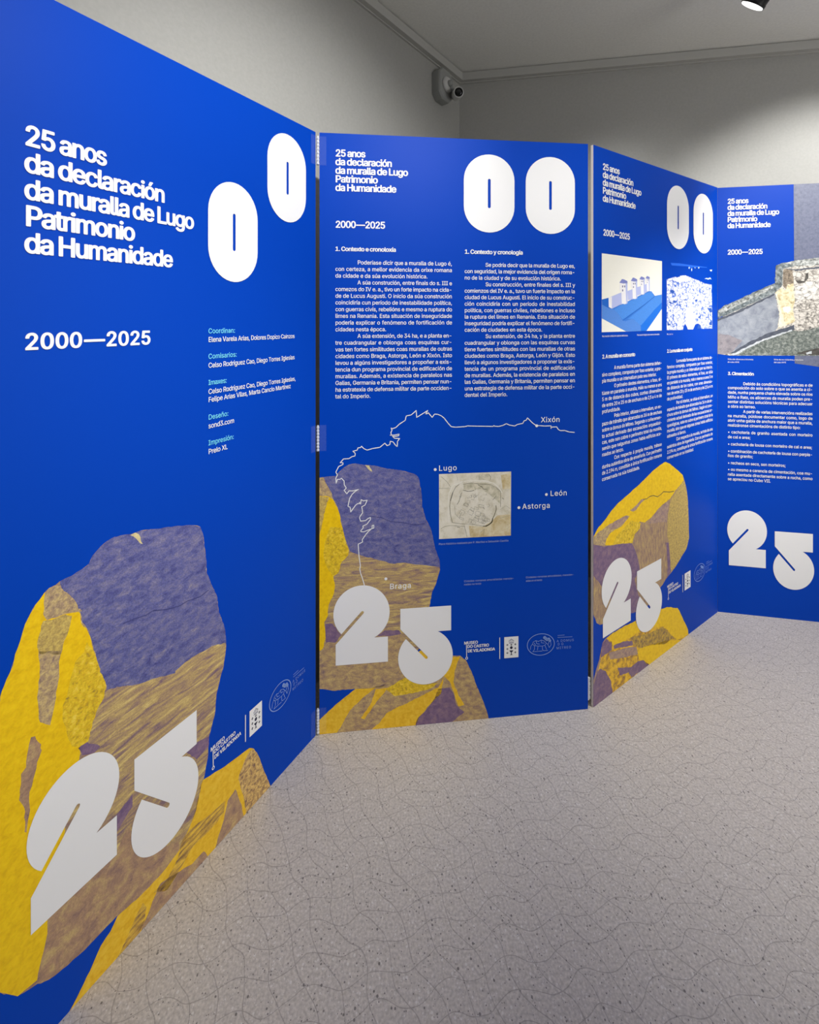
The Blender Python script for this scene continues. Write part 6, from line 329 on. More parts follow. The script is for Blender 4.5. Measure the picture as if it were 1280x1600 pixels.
mottled('violet', [(66, 68, 130), (98, 100, 154), (128, 124, 158), (176, 164, 166)], 34, (1, 1, 1.6), 0.1, detail=10, rough_noise=0.74, lo=0.34, hi=0.74, fine=0.6)
mottled('dark_violet', [(44, 48, 104), (70, 72, 128)], 60)
mottled('mauve', [(104, 82, 120), (128, 102, 132), (152, 124, 136)], 46, lo=0.32, hi=0.68, fine=0.35)
mottled('mauve_light', [(138, 112, 122), (172, 144, 130), (198, 166, 130)], 60, fine=0.4)
mottled('pale', [(190, 172, 130), (232, 218, 160)], 60)
# printed pictures
mottled('map_paper', [(206, 198, 174), (224, 218, 200), (232, 226, 210)], 30, lo=0.35, hi=0.65)
mottled('map_tan', [(196, 174, 126), (214, 198, 158), (226, 216, 186)], 34, lo=0.36, hi=0.64)
mottled('map_green', [(170, 166, 140), (198, 192, 168), (220, 212, 190)], 50, lo=0.34, hi=0.62)
plain('map_road', (236, 232, 218))
plain('map_ink', (116, 112, 96))
plain('map_dark', (78, 78, 64))
plain('map_olive', (120, 114, 84))
plain('map_black', (62, 60, 44))
plain('picture_cream', (246, 244, 232), grain=0.02)
plain('picture_white', (240, 238, 240), grain=0.03)
plain('picture_lilac', (182, 190, 232))
plain('picture_roof', (126, 134, 196))
plain('picture_ink', (86, 90, 134))
plain('picture_blue', (50, 120, 212), grain=0.06)
plain('picture_blue_deep', (14, 100, 200))
plain('picture_blue_strong', (10, 112, 222))
plain('picture_blue_mid', (82, 138, 220), grain=0.08)
plain('picture_blue_light', (72, 140, 226), grain=0.10)
plain('picture_ink_blue', (30, 84, 176), grain=0.2)
plain('picture_pale', (214, 232, 248))
plain('picture_pale_blue', (30, 104, 224))
mottled('photo_slate', [(88, 94, 118), (104, 110, 134), (116, 120, 142)], 70, fine=0.2)
mottled('photo_concrete', [(120, 126, 140), (150, 156, 166), (170, 174, 182)], 24, fine=0.25)
mottled('photo_concrete_warm', [(116, 112, 120), (150, 144, 148), (166, 156, 158)], 30, fine=0.3)
mottled('photo_shadow', [(66, 72, 86), (92, 98, 110)], 60, fine=0.4)
mottled('photo_rim', [(60, 68, 72), (110, 120, 122), (160, 168, 168)], 60, lo=0.34, hi=0.62, fine=0.5)
mottled('photo_rim_light', [(84, 88, 84), (160, 164, 160), (210, 212, 208)], 70, lo=0.36, hi=0.62, fine=0.5)
mottled('photo_brown', [(70, 62, 56), (130, 116, 98), (166, 152, 132)], 60, lo=0.34, hi=0.62, fine=0.5)
mottled('photo_cream', [(150, 130, 90), (220, 204, 160), (240, 230, 196)], 50, lo=0.32, hi=0.56, fine=0.4)
mottled('photo_cream_light', [(226, 216, 188), (246, 240, 222)], 50)
mottled('photo_white', [(226, 222, 214), (246, 244, 240)], 50)
mottled('photo_dark', [(44, 42, 40), (96, 92, 86)], 50, fine=0.4)
mottled('photo_gravel', [(70, 78, 74), (110, 118, 112), (160, 164, 156)], 70, lo=0.34, hi=0.64, fine=0.5)
mottled('photo_pale_line', [(170, 176, 180), (222, 226, 228)], 70)


def cells(name, ramp, scale, noise=0.02, flat=1.0):
    """broken stones: Voronoi cells with dark joints"""
    m, nt, b = base_mat(name, 0.5, 0.4)
    N, Lk = nt.nodes, nt.links
    tc = N.new('ShaderNodeTexCoord')
    nz = N.new('ShaderNodeTexNoise')
    nz.inputs['Scale'].default_value = 40
    Lk.new(tc.outputs['Object'], nz.inputs['Vector'])
    fl = N.new('ShaderNodeMapping')
    fl.inputs['Scale'].default_value = (1, 1, flat)
    Lk.new(tc.outputs['Object'], fl.inputs['Vector'])
    vm = N.new('ShaderNodeVectorMath')
    vm.operation = 'MULTIPLY_ADD'
    Lk.new(nz.outputs['Color'], vm.inputs[0])
    vm.inputs[1].default_value = (noise, 0, noise)
    Lk.new(fl.outputs[0], vm.inputs[2])
    v = N.new('ShaderNodeTexVoronoi')
    v.feature = 'DISTANCE_TO_EDGE'
    v.inputs['Scale'].default_value = scale
    Lk.new(vm.outputs[0], v.inputs['Vector'])
    v2 = N.new('ShaderNodeTexVoronoi')
    v2.inputs['Scale'].default_value = scale
    Lk.new(vm.outputs[0], v2.inputs['Vector'])
    n3 = N.new('ShaderNodeTexNoise')
    n3.inputs['Scale'].default_value = scale * 1.7
    n3.inputs['Detail'].default_value = 6
    Lk.new(tc.outputs['Object'], n3.inputs['Vector'])
    ma = N.new('ShaderNodeMath')
    ma.operation = 'MULTIPLY_ADD'
    Lk.new(v.outputs['Distance'], ma.inputs[0])
    ma.inputs[1].default_value = 1.3
    Lk.new(n3.outputs['Fac'], ma.inputs[2])
    m2 = N.new('ShaderNodeMath')
    m2.operation = 'MULTIPLY_ADD'
    sp = N.new('ShaderNodeSeparateColor')
    Lk.new(v2.outputs['Color'], sp.inputs[0])
    Lk.new(sp.outputs[0], m2.inputs[0])
    m2.inputs[1].default_value = 0.22
    Lk.new(ma.outputs[0], m2.inputs[2])
    rp = N.new('ShaderNodeValToRGB')
    els = rp.color_ramp.elements
    while len(els) < len(ramp):
        els.new(0.5)
    for i, (p, c) in enumerate(ramp):
        els[i].position = p
        els[i].color = (*lin(c), 1)
    Lk.new(m2.outputs[0], rp.inputs[0])
    Lk.new(rp.outputs[0], b.inputs['Base Color'])
    MATS[name] = m


cells('stones', [(0.52, (46, 100, 200)), (0.63, (150, 164, 218)), (0.75, (220, 223, 244)), (0.88, (246, 245, 247))], 36, 0.03, 1.7)
cells('photo_rubble', [(0.46, (76, 72, 68)), (0.58, (150, 144, 136)), (0.72, (186, 180, 170)), (0.9, (222, 216, 206))], 52, 0.03, 1.3)
cells('photo_rubble_light', [(0.46, (110, 106, 100)), (0.58, (184, 180, 172)), (0.74, (216, 212, 204)), (0.9, (238, 234, 228))], 40, 0.03, 1.3)

plain('lamp_black', (22, 22, 24), 0.45, 0.4)
plain('camera_shell', (160, 162, 160), 0.45, 0.4)
plain('camera_ring', (214, 214, 212), 0.4, 0.4)
plain('lens_black', (4, 4, 5), 0.25, 0.5)
plain('trim_paint', (192, 192, 188), 0.6, 0.3)
plain('hinge_rod', (236, 238, 242), 0.3, 0.5)
mc, nt_, b_ = base_mat('clear_plastic', 0.15, 0.5)
b_.inputs['Base Color'].default_value = (0.75, 0.86, 1.0, 1)
b_.inputs['Alpha'].default_value = 0.022
MATS['clear_plastic'] = mc
mr, nt_, b_ = base_mat('ribbed_plastic', 0.3, 0.5)
b_.inputs['Base Color'].default_value = (0.86, 0.88, 0.92, 1)
b_.inputs['Transmission Weight'].default_value = 0.35
MATS['ribbed_plastic'] = mr
me, nt_, b_ = base_mat('lamp_lens', 0.4)
b_.inputs['Emission Color'].default_value = (1, 0.99, 0.95, 1)
b_.inputs['Emission Strength'].default_value = 3.0
MATS['lamp_lens'] = me


def wall_paint(name, rgb):
    m, nt, b = base_mat(name, 0.85, 0.25)
    N, Lk = nt.nodes, nt.links
    tc = N.new('ShaderNodeTexCoord')
    n = N.new('ShaderNodeTexNoise')
    n.inputs['Scale'].default_value = 90
    n.inputs['Detail'].default_value = 5
    Lk.new(tc.outputs['Object'], n.inputs['Vector'])
    rp = N.new('ShaderNodeValToRGB')
    c = lin(rgb)
    rp.color_ramp.elements[0].position = 0.3
    rp.color_ramp.elements[1].position = 0.7
    rp.color_ramp.elements[0].color = (*[v * 0.955 for v in c], 1)
    rp.color_ramp.elements[1].color = (*[min(1, v * 1.03) for v in c], 1)
    Lk.new(n.outputs['Fac'], rp.inputs[0])
    Lk.new(rp.outputs[0], b.inputs['Base Color'])
    bp = N.new('ShaderNodeBump')
    bp.inputs['Strength'].default_value = 0.12
    bp.inputs['Distance'].default_value = 0.002
    Lk.new(n.outputs['Fac'], bp.inputs['Height'])
    Lk.new(bp.outputs[0], b.inputs['Normal'])
    MATS[name] = m


wall_paint('wall_paint', (178, 178, 174))
wall_paint('ceiling_paint', (240, 240, 236))


def floor_material():
    """pale polished concrete tile: wavy hairlines in two directions, dark and white chips"""
    m, nt, b = base_mat('floor_terrazzo', 0.42, 0.4)
    N, Lk = nt.nodes, nt.links
    tc = N.new('ShaderNodeTexCoord')
    sx = N.new('ShaderNodeSeparateXYZ')
    Lk.new(tc.outputs['Object'], sx.inputs[0])

    def mth(op, a, b_=None, c=None):
        n = N.new('ShaderNodeMath')
        n.operation = op
        for i, v in enumerate((a, b_, c)):
            if v is None:
                continue
            if isinstance(v, (int, float)):
                n.inputs[i].default_value = v
            else:
                Lk.new(v, n.inputs[i])
        return n.outputs[0]

    X, Y = sx.outputs['X'], sx.outputs['Y']
    wob = N.new('ShaderNodeTexNoise')
    wob.inputs['Scale'].default_value = 7
    wob.inputs['Detail'].default_value = 2
    Lk.new(tc.outputs['Object'], wob.inputs['Vector'])
    wobv = mth('MULTIPLY_ADD', wob.outputs['Fac'], 0.05, -0.025)

    def family(a, period, lam, amp, half):
        ca, sa = math.cos(a), math.sin(a)
        along = mth('MULTIPLY_ADD', X, ca, mth('MULTIPLY', Y, sa))
        across = mth('MULTIPLY_ADD', X, -sa, mth('MULTIPLY', Y, ca))
        row = mth('FLOOR', mth('DIVIDE', across, period))
        ph = mth('MULTIPLY', row, 1.1)
        wave = mth('MULTIPLY', mth('SINE', mth('MULTIPLY_ADD', along, 2 * math.pi / lam, 0.0)), amp)
        q = mth('DIVIDE', mth('ADD', mth('ADD', across, wave), wobv), period)
        d = mth('ABSOLUTE', mth('SUBTRACT', mth('FRACT', q), 0.5))
        return mth('LESS_THAN', mth('MULTIPLY', d, period), half)

    l1 = family(0.20, 0.048, 0.150, 0.010, 0.0008)
    l2 = family(2.2, 0.055, 0.160, 0.010, 0.0010)
    lines = mth('MAXIMUM', l1, l2)
    # chips
    def chips(scale, radius, keep):
        v = N.new('ShaderNodeTexVoronoi')
        v.inputs['Scale'].default_value = scale
        Lk.new(tc.outputs['Object'], v.inputs['Vector'])
        sp = N.new('ShaderNodeSeparateColor')
        Lk.new(v.outputs['Color'], sp.inputs[0])
        near = mth('LESS_THAN', v.outputs['Distance'], mth('MULTIPLY', sp.outputs[1], radius))
        return mth('MULTIPLY', near, mth('LESS_THAN', sp.outputs[0], keep))

    dark = mth('MAXIMUM', chips(130, 0.34, 0.16), chips(260, 0.42, 0.16))
    white = mth('MAXIMUM', chips(150, 0.42, 0.20), chips(280, 0.45, 0.2))
    n = N.new('ShaderNodeTexNoise')
    n.inputs['Scale'].default_value = 170
    n.inputs['Detail'].default_value = 5
    Lk.new(tc.outputs['Object'], n.inputs['Vector'])
    rp = N.new('ShaderNodeValToRGB')
    rp.color_ramp.elements[0].position = 0.32
    rp.color_ramp.elements[1].position = 0.68
    rp.color_ramp.elements[0].color = (*lin((174, 167, 158)), 1)
    rp.color_ramp.elements[1].color = (*lin((208, 200, 190)), 1)
    Lk.new(n.outputs['Fac'], rp.inputs[0])

    def mix(f, a, col):
        x = N.new('ShaderNodeMix')
        x.data_type = 'RGBA'
        Lk.new(f, x.inputs[0])
        Lk.new(a, x.inputs[6])
        x.inputs[7].default_value = (*lin(col), 1)
        return x.outputs[2]

    c = mix(mth('MULTIPLY', white, 0.6), rp.outputs[0], (222, 218, 212))
    c = mix(mth('MULTIPLY', dark, 0.75), c, (84, 80, 78))
    c = mix(mth('MULTIPLY', lines, 0.42), c, (112, 106, 102))
    Lk.new(c, b.inputs['Base Color'])
    MATS['floor_terrazzo'] = m


floor_material()

# ------------------------------------------------------------------ mesh helpers
def link(name, bm, mats, parent=None, smooth=False):
    me_ = bpy.data.meshes.new(name)
    bm.to_mesh(me_)
    bm.free()
    for m in (mats if isinstance(mats, (list, tuple)) else [mats]):
        me_.materials.append(MATS[m])
    if smooth:
        for p in me_.polygons:
            p.use_smooth = True
    o = bpy.data.objects.new(name, me_)
    C.objects.link(o)
    if parent:
        o.parent = parent
    return o


def box(bm, lo, hi, mat=0, bevel=0.0):
    g = bmesh.ops.create_cube(bm, size=1)
    for v in g['verts']:
        v.co = Vector([(l + h) / 2 + c * (h - l) for l, h, c in zip(lo, hi, v.co)])
    fs = {f for v in g['verts'] for f in v.link_faces}
    for f in fs:
        f.material_index = mat
    if bevel:
        es = {e for v in g['verts'] for e in v.link_edges}
        bmesh.ops.bevel(bm, geom=list(es), offset=bevel, segments=2, affect='EDGES', profile=0.5)


def lathe(bm, prof, M, n=32, cap=True):
    """prof: (radius, height) along local z, placed by matrix M"""
    rings = []
    for r, z in prof:
        rings.append([bm.verts.new(M @ Vector((r * math.cos(2 * math.pi * i / n), r * math.sin(2 * math.pi * i / n), z))) for i in range(n)])
    for a, b in zip(rings, rings[1:]):
        for i in range(n):
            bm.faces.new((a[i], a[(i + 1) % n], b[(i + 1) % n], b[i]))
    if cap:
        bm.faces.new(rings[0][::-1])
        bm.faces.new(rings[-1])


def aim(loc, direction):
    return Matrix.Translation(loc) @ Vector(direction).to_track_quat('Z', 'Y').to_matrix().to_4x4()


def structure(o):
    o['kind'] = 'structure'
    return o


def tag(o, label, cat, group=None):
    o['label'] = label
    o['category'] = cat
    if group:
        o['group'] = group
    return o


def empty(name, loc, rz=0.0):
    o = bpy.data.objects.new(name, None)
    o.empty_display_size = 0.1
    o.location = loc
    o.rotation_euler = (0, 0, rz)
    C.objects.link(o)
    return o


# ------------------------------------------------------------------ room shell
CORNER = Vector((0.2944, 2.5))
LDIR = Vector((-0.6330, -0.7742))          # left wall, from the corner towards the viewer
BDIR = Vector((0.9871, -0.1603))           # back wall, from the corner to the right
LEFT_END = CORNER + LDIR * 7.2
BACK_END = CORNER + BDIR * 5.0
REAR_Y = LEFT_END.y
RIGHT_X = BACK_END.x


def wall(name, a, b, t=0.12, out=1, mat='wall_paint', z1=CEIL):
    d = (b - a).normalized()
    nrm = Vector((-d.y, d.x)) * out * t
    bm = bmesh.new()
    q = [a, b, b + nrm, a + nrm]
    lo = [bm.verts.new((p.x, p.y, 0)) for p in q]
    hi = [bm.verts.new((p.x, p.y, z1)) for p in q]
    bm.faces.new(lo)
    bm.faces.new(hi)
    for i in range(4):
        bm.faces.new((lo[i], lo[(i + 1) % 4], hi[(i + 1) % 4], hi[i]))
    bmesh.ops.recalc_face_normals(bm, faces=bm.faces[:])
    return structure(link(name, bm, mat))


wall('wall_left', CORNER, LEFT_END, out=-1)
wall('wall_back', CORNER, BACK_END, out=1)
wall('wall_right', Vector((RIGHT_X, REAR_Y)), BACK_END, out=-1)
wall('wall_rear', LEFT_END, Vector((RIGHT_X, REAR_Y)), out=-1)
poly_room = [CORNER, BACK_END, Vector((RIGHT_X, REAR_Y)), LEFT_END]


def slab(name, z0, z1, mat):
    bm = bmesh.new()
    ext = [CORNER + Vector((-0.05, 0.13)), BACK_END + Vector((0.13, 0.11)), Vector((RIGHT_X + 0.13, REAR_Y - 0.13)), LEFT_END + Vector((-0.16, -0.13))]
    lo = [bm.verts.new((p.x, p.y, z0)) for p in ext]
    hi = [bm.verts.new((p.x, p.y, z1)) for p in ext]
    bm.faces.new(lo)
    bm.faces.new(hi)
    for i in range(4):
        bm.faces.new((lo[i], lo[(i + 1) % 4], hi[(i + 1) % 4], hi[i]))
    bmesh.ops.recalc_face_normals(bm, faces=bm.faces[:])
    return structure(link(name, bm, mat))


slab('floor', -0.1, 0.0, 'floor_terrazzo')
slab('ceiling', CEIL, CEIL + 0.1, 'ceiling_paint')


def cornice(name, a, d, length, inward):
    """slim square cornice under the ceiling with a small shadow groove below and above"""
    prof = [(0.0, CEIL - 0.001), (0.026, CEIL - 0.001), (0.026, CEIL - 0.006), (0.034, CEIL - 0.006), (0.034, CEIL - 0.050), (0.010, CEIL - 0.050), (0.010, CEIL - 0.056), (0.0, CEIL - 0.056)]
    bm = bmesh.new()
    ends = []
    for s in (0.0, length):
        # mitre at the corner: shift the start so the two runs meet
        vs = []
        for off, z in prof:
            k = MITRE * off if s == 0.0 else 0.0
            p = a + d * (s + k) + inward * off
            vs.append(bm.verts.new((p.x, p.y, z)))
        ends.append(vs)
    n = len(prof)
    for i in range(n):
        bm.faces.new((ends[0][i], ends[0][(i + 1) % n], ends[1][(i + 1) % n], ends[1][i]))
    bm.faces.new(ends[0])
    bm.faces.new(ends[1])
    bmesh.ops.recalc_face_normals(bm, faces=bm.faces[:])
    return structure(link(name, bm, 'trim_paint'))


half = math.acos(max(-1, min(1, LDIR.dot(BDIR)))) / 2
MITRE = 1 / math.tan(half)
LN = Vector((0.7742, -0.6330))              # left wall normal into the room
BN = Vector((-0.1603, -0.9871))             # back wall normal into the room
cornice('trim_1', CORNER, LDIR, 7.1, LN)
cornice('trim_2', CORNER, BDIR, 4.95, BN)

# ------------------------------------------------------------------ glyphs
WEIGHT_RISE = {'r': 0.0, 'm': 0.006, 'b': 0.016}      # how far heavier strokes reach past the cap line
CAP = 0.509
OUT = {}
for ln_ in GLYPHS:
    w_, ch = ln_[0], ln_[1]
    adv_, cs_ = ln_[3:].split('|')
    loops = []
    for c_ in cs_.split(';'):
        if c_:
            v_ = [int(x) for x in c_.split(',')]
            loops.append([(v_[i] / 1000, v_[i + 1] / 1000) for i in range(0, len(v_), 2)])
    OUT[w_ + ch] = (int(adv_) / 1000, loops)
SHAPES = {}


def shape(key):
    """triangulated letter"""
    if key not in SHAPES:
        cu = bpy.data.curves.new('letter', 'CURVE')
        cu.dimensions = '2D'
        cu.fill_mode = 'BOTH'
        for lp in OUT[key][1]:
            s = cu.splines.new('POLY')
            s.points.add(len(lp) - 1)
            for p, (x, y) in zip(s.points, lp):
                p.co = (x, y, 0, 1)
            s.use_cyclic_u = True
        o = bpy.data.objects.new('letter', cu)
        m = o.to_mesh()
        SHAPES[key] = ([(v.co.x, v.co.y) for v in m.vertices], [tuple(p.vertices) for p in m.polygons])
        o.to_mesh_clear()
        bpy.data.objects.remove(o)
        bpy.data.curves.remove(cu)
    return SHAPES[key]


class Print:
    """flat printed shapes on a panel front: x = along the panel, z = up, small steps of y towards the viewer"""
    STEP = 0.0001

    def __init__(self):
        self.v, self.f, self.m, self.mats = [], [], [], []

    def slot(self, mat):
        if mat not in self.mats:
            self.mats.append(mat)
        return self.mats.index(mat)

    def add(self, pts, faces, mat, layer):
        b = len(self.v)
        s = self.slot(mat)
        y = -0.0004 - self.STEP * layer
        self.v += [(x, y, z) for x, z in pts]
        self.f += [tuple(i + b for i in f) for f in faces]
        self.m += [s] * len(faces)

    def polygon(self, pts, mat, layer):
        from mathutils.geometry import tessellate_polygon
        tri = tessellate_polygon([[Vector((x, z, 0)) for x, z in pts]])
        self.add(pts, tri, mat, layer)

    def ribbon(self, pts, w, mat, layer, closed=False):
        pts = [Vector(p) for p in pts]
        P = pts + ([pts[0]] if closed else [])
        for a, b in zip(P, P[1:]):
            d = b - a
            if d.length < 1e-7:
                continue
            d.normalize()
            n = Vector((-d.y, d.x)) * w / 2
            self.add([a - n, b - n, b + n, a + n], [(0, 1, 2, 3)], mat, layer)
        for p in P:
            self.disc(p, w / 2, mat, layer, 8)

    def disc(self, c, r, mat, layer, n=24, rx=None):
        rx = rx or r
        self.add([(c[0] + rx * math.cos(2 * math.pi * i / n), c[1] + r * math.sin(2 * math.pi * i / n)) for i in range(n)], [tuple(range(n))], mat, layer)

    def ellipse_line(self, c, rx, rz, w, mat, layer, n=48):
        o = [(c[0] + (rx + w / 2) * math.cos(2 * math.pi * i / n), c[1] + (rz + w / 2) * math.sin(2 * math.pi * i / n)) for i in range(n)]
        q = [(c[0] + (rx - w / 2) * math.cos(2 * math.pi * i / n), c[1] + (rz - w / 2) * math.sin(2 * math.pi * i / n)) for i in range(n)]
        self.add(o + q, [(i, (i + 1) % n, n + (i + 1) % n, n + i) for i in range(n)], mat, layer)

    def text(self, s, x, z, cap, wt, mat, layer, width=None, xs=1.0, word_fit=False):
        rise = WEIGHT_RISE[wt]
        k = cap / (CAP + 2 * rise)
        kx = k * xs
        adv = [OUT[wt + c][0] * kx * (0.85 if c == ' ' and wt == 'b' else 1.14 if c == '—' else 1) for c in s]
        nat = sum(adv)
        track = space = 0.0
        if width:
            ns, nl = s.count(' '), max(1, len(s) - 1)
            if word_fit and ns:
                rest = width - nat
                if rest < 0:
                    track = rest / nl
                else:
                    space = min(rest, 0.22 * k * ns) / ns
                    track = (rest - space * ns) / nl
            elif len(s) > 1:
                track = (width - nat) / nl
                if track < -0.035 * k:      # too tight: narrow the letters as well
                    f = (width + 0.035 * k * nl) / nat
                    kx *= f
                    adv = [a * f for a in adv]
                    track = -0.035 * k
                elif track > 0.012 * k and wt == 'b':      # loose: widen the heavy letters a little
                    f = min(1.16, (width - 0.012 * k * nl) / nat)
                    kx *= f
                    adv = [a * f for a in adv]
                    track = (width - sum(adv)) / nl
        for c, a in zip(s, adv):
            if c != ' ':
                pts, fs = shape(wt + c)
                self.add([(x + (0.06 * kx if c == '—' else 0) + px * kx, z + rise * k + pz * k) for px, pz in pts], fs, mat, layer)
            x += a + track + (space if c == ' ' else 0)

    def build(self, name, parent):
        me_ = bpy.data.meshes.new(name)
        me_.from_pydata(self.v, [], self.f)
        for m in self.mats:
            me_.materials.append(MATS[m])
        for p, mi in zip(me_.polygons, self.m):
            p.material_index = mi
        # every print faces the viewer's side (-y)
        me_.update()
        bm = bmesh.new()
        bm.from_mesh(me_)
        flip = [f for f in bm.faces if f.normal.y > 0]
        if flip:
            bmesh.ops.reverse_faces(bm, faces=flip)
        bm.to_mesh(me_)
        bm.free()
        o = bpy.data.objects.new(name, me_)
        C.objects.link(o)
        o.parent = parent
        return o


def rough_edge(pts, amp, rng, step=0.012):
    """broken stone outline: subdivide and jitter"""
    out = []
    n = len(pts)
    for i in range(n):
        a, b = Vector(pts[i]), Vector(pts[(i + 1) % n])
        out.append((a.x, a.y))
        L = (b - a).length
        k = int(L / step)
        on_border = (abs(a.y) < 0.002 and abs(b.y) < 0.002) or (abs(a.x - b.x) < 1e-6)
        if k < 1 or on_border or not amp:
            continue
        d = (b - a) / L
        nn = Vector((-d.y, d.x))
        for j in range(1, k + 1):
            p = a + (b - a) * j / (k + 1) + nn * rng.uniform(-amp, amp)
            out.append((p.x, p.y))
    return out


# ------------------------------------------------------------------ the four panels of the folding display
HP = 2.1
DIG_R, ZW, ZH = 0.0985, 0.188, 0.283


def numeral_zero(root, cx, cz, xs):
    p = Print()
    r, hh = ZW / 2, ZH / 2
    n = 20
    outer = []
    for i in range(n + 1):
        a = math.pi * i / n
        outer.append((cx + r * xs * math.cos(a), cz + hh - r + r * math.sin(a)))
    for i in range(n + 1):
        a = math.pi + math.pi * i / n
        outer.append((cx + r * xs * math.cos(a), cz - hh + r + r * math.sin(a)))
    sw, sh = 0.0052, 0.053
    ins = []
    for i in range(n + 1):
        a = math.pi * i / n
        ins.append((cx + sw * xs * math.cos(a), cz + sh - sw + sw * math.sin(a)))
    for i in range(n + 1):
        a = math.pi + math.pi * i / n
        ins.append((cx + sw * xs * math.cos(a), cz - sh + sw + sw * math.sin(a)))
    N = len(outer)
    p.add(outer + ins, [(i, (i + 1) % N, N + (i + 1) % N, N + i) for i in range(N)], 'white', 12)
    return p.build('numeral', root)


def two_outline():
    """the round 2 about its disc centre; the 5 is the same shape turned over"""
    Rr, w = DIG_R, 0.0050
    d = Vector((-0.682, -0.731))
    n = Vector((-d.y, d.x))                # towards lower right of the slit
    up = -n
    pts = []
    # upper slit edge leaves the disc at A
    s0 = math.sqrt(Rr * Rr - w * w)
    A = d * s0 + up * w
    a0 = math.atan2(A.y, A.x) % (2 * math.pi)      # about 227 degrees
    notch = -0.088
    a1 = -math.asin(0.088 / Rr)                    # where the disc meets the bar on the right
    steps = 44
    aa0 = a0
    aa1 = a1
    # clockwise from A over the top to the notch
    for i in range(steps + 1):
        t = aa0 + (aa1 - aa0) * i / steps
        pts.append((Rr * math.cos(t), Rr * math.sin(t)))
    pts += [(0.0925, notch), (0.0925, -0.177), (-0.0905, -0.177)]
    # lower slit edge from the bar's upper left corner up to the centre
    xl = -0.0905
    t = (xl - (n * w).x) / d.x
    pts.append(tuple(d * t + n * w))
    tip = -d * 0.004
    for i in range(7):
        a = math.pi * i / 6
        q = tip + n * w * math.cos(a) - d * w * math.sin(a)
        pts.append((q.x, q.y))
    return pts


TWO = two_outline()


def numeral_disc(root, cx, cz, xs, flip):
    p = Print()
    p.polygon([(cx + x * xs, cz + (-z if flip else z)) for x, z in TWO], 'white', 12)
    return p.build('numeral', root)


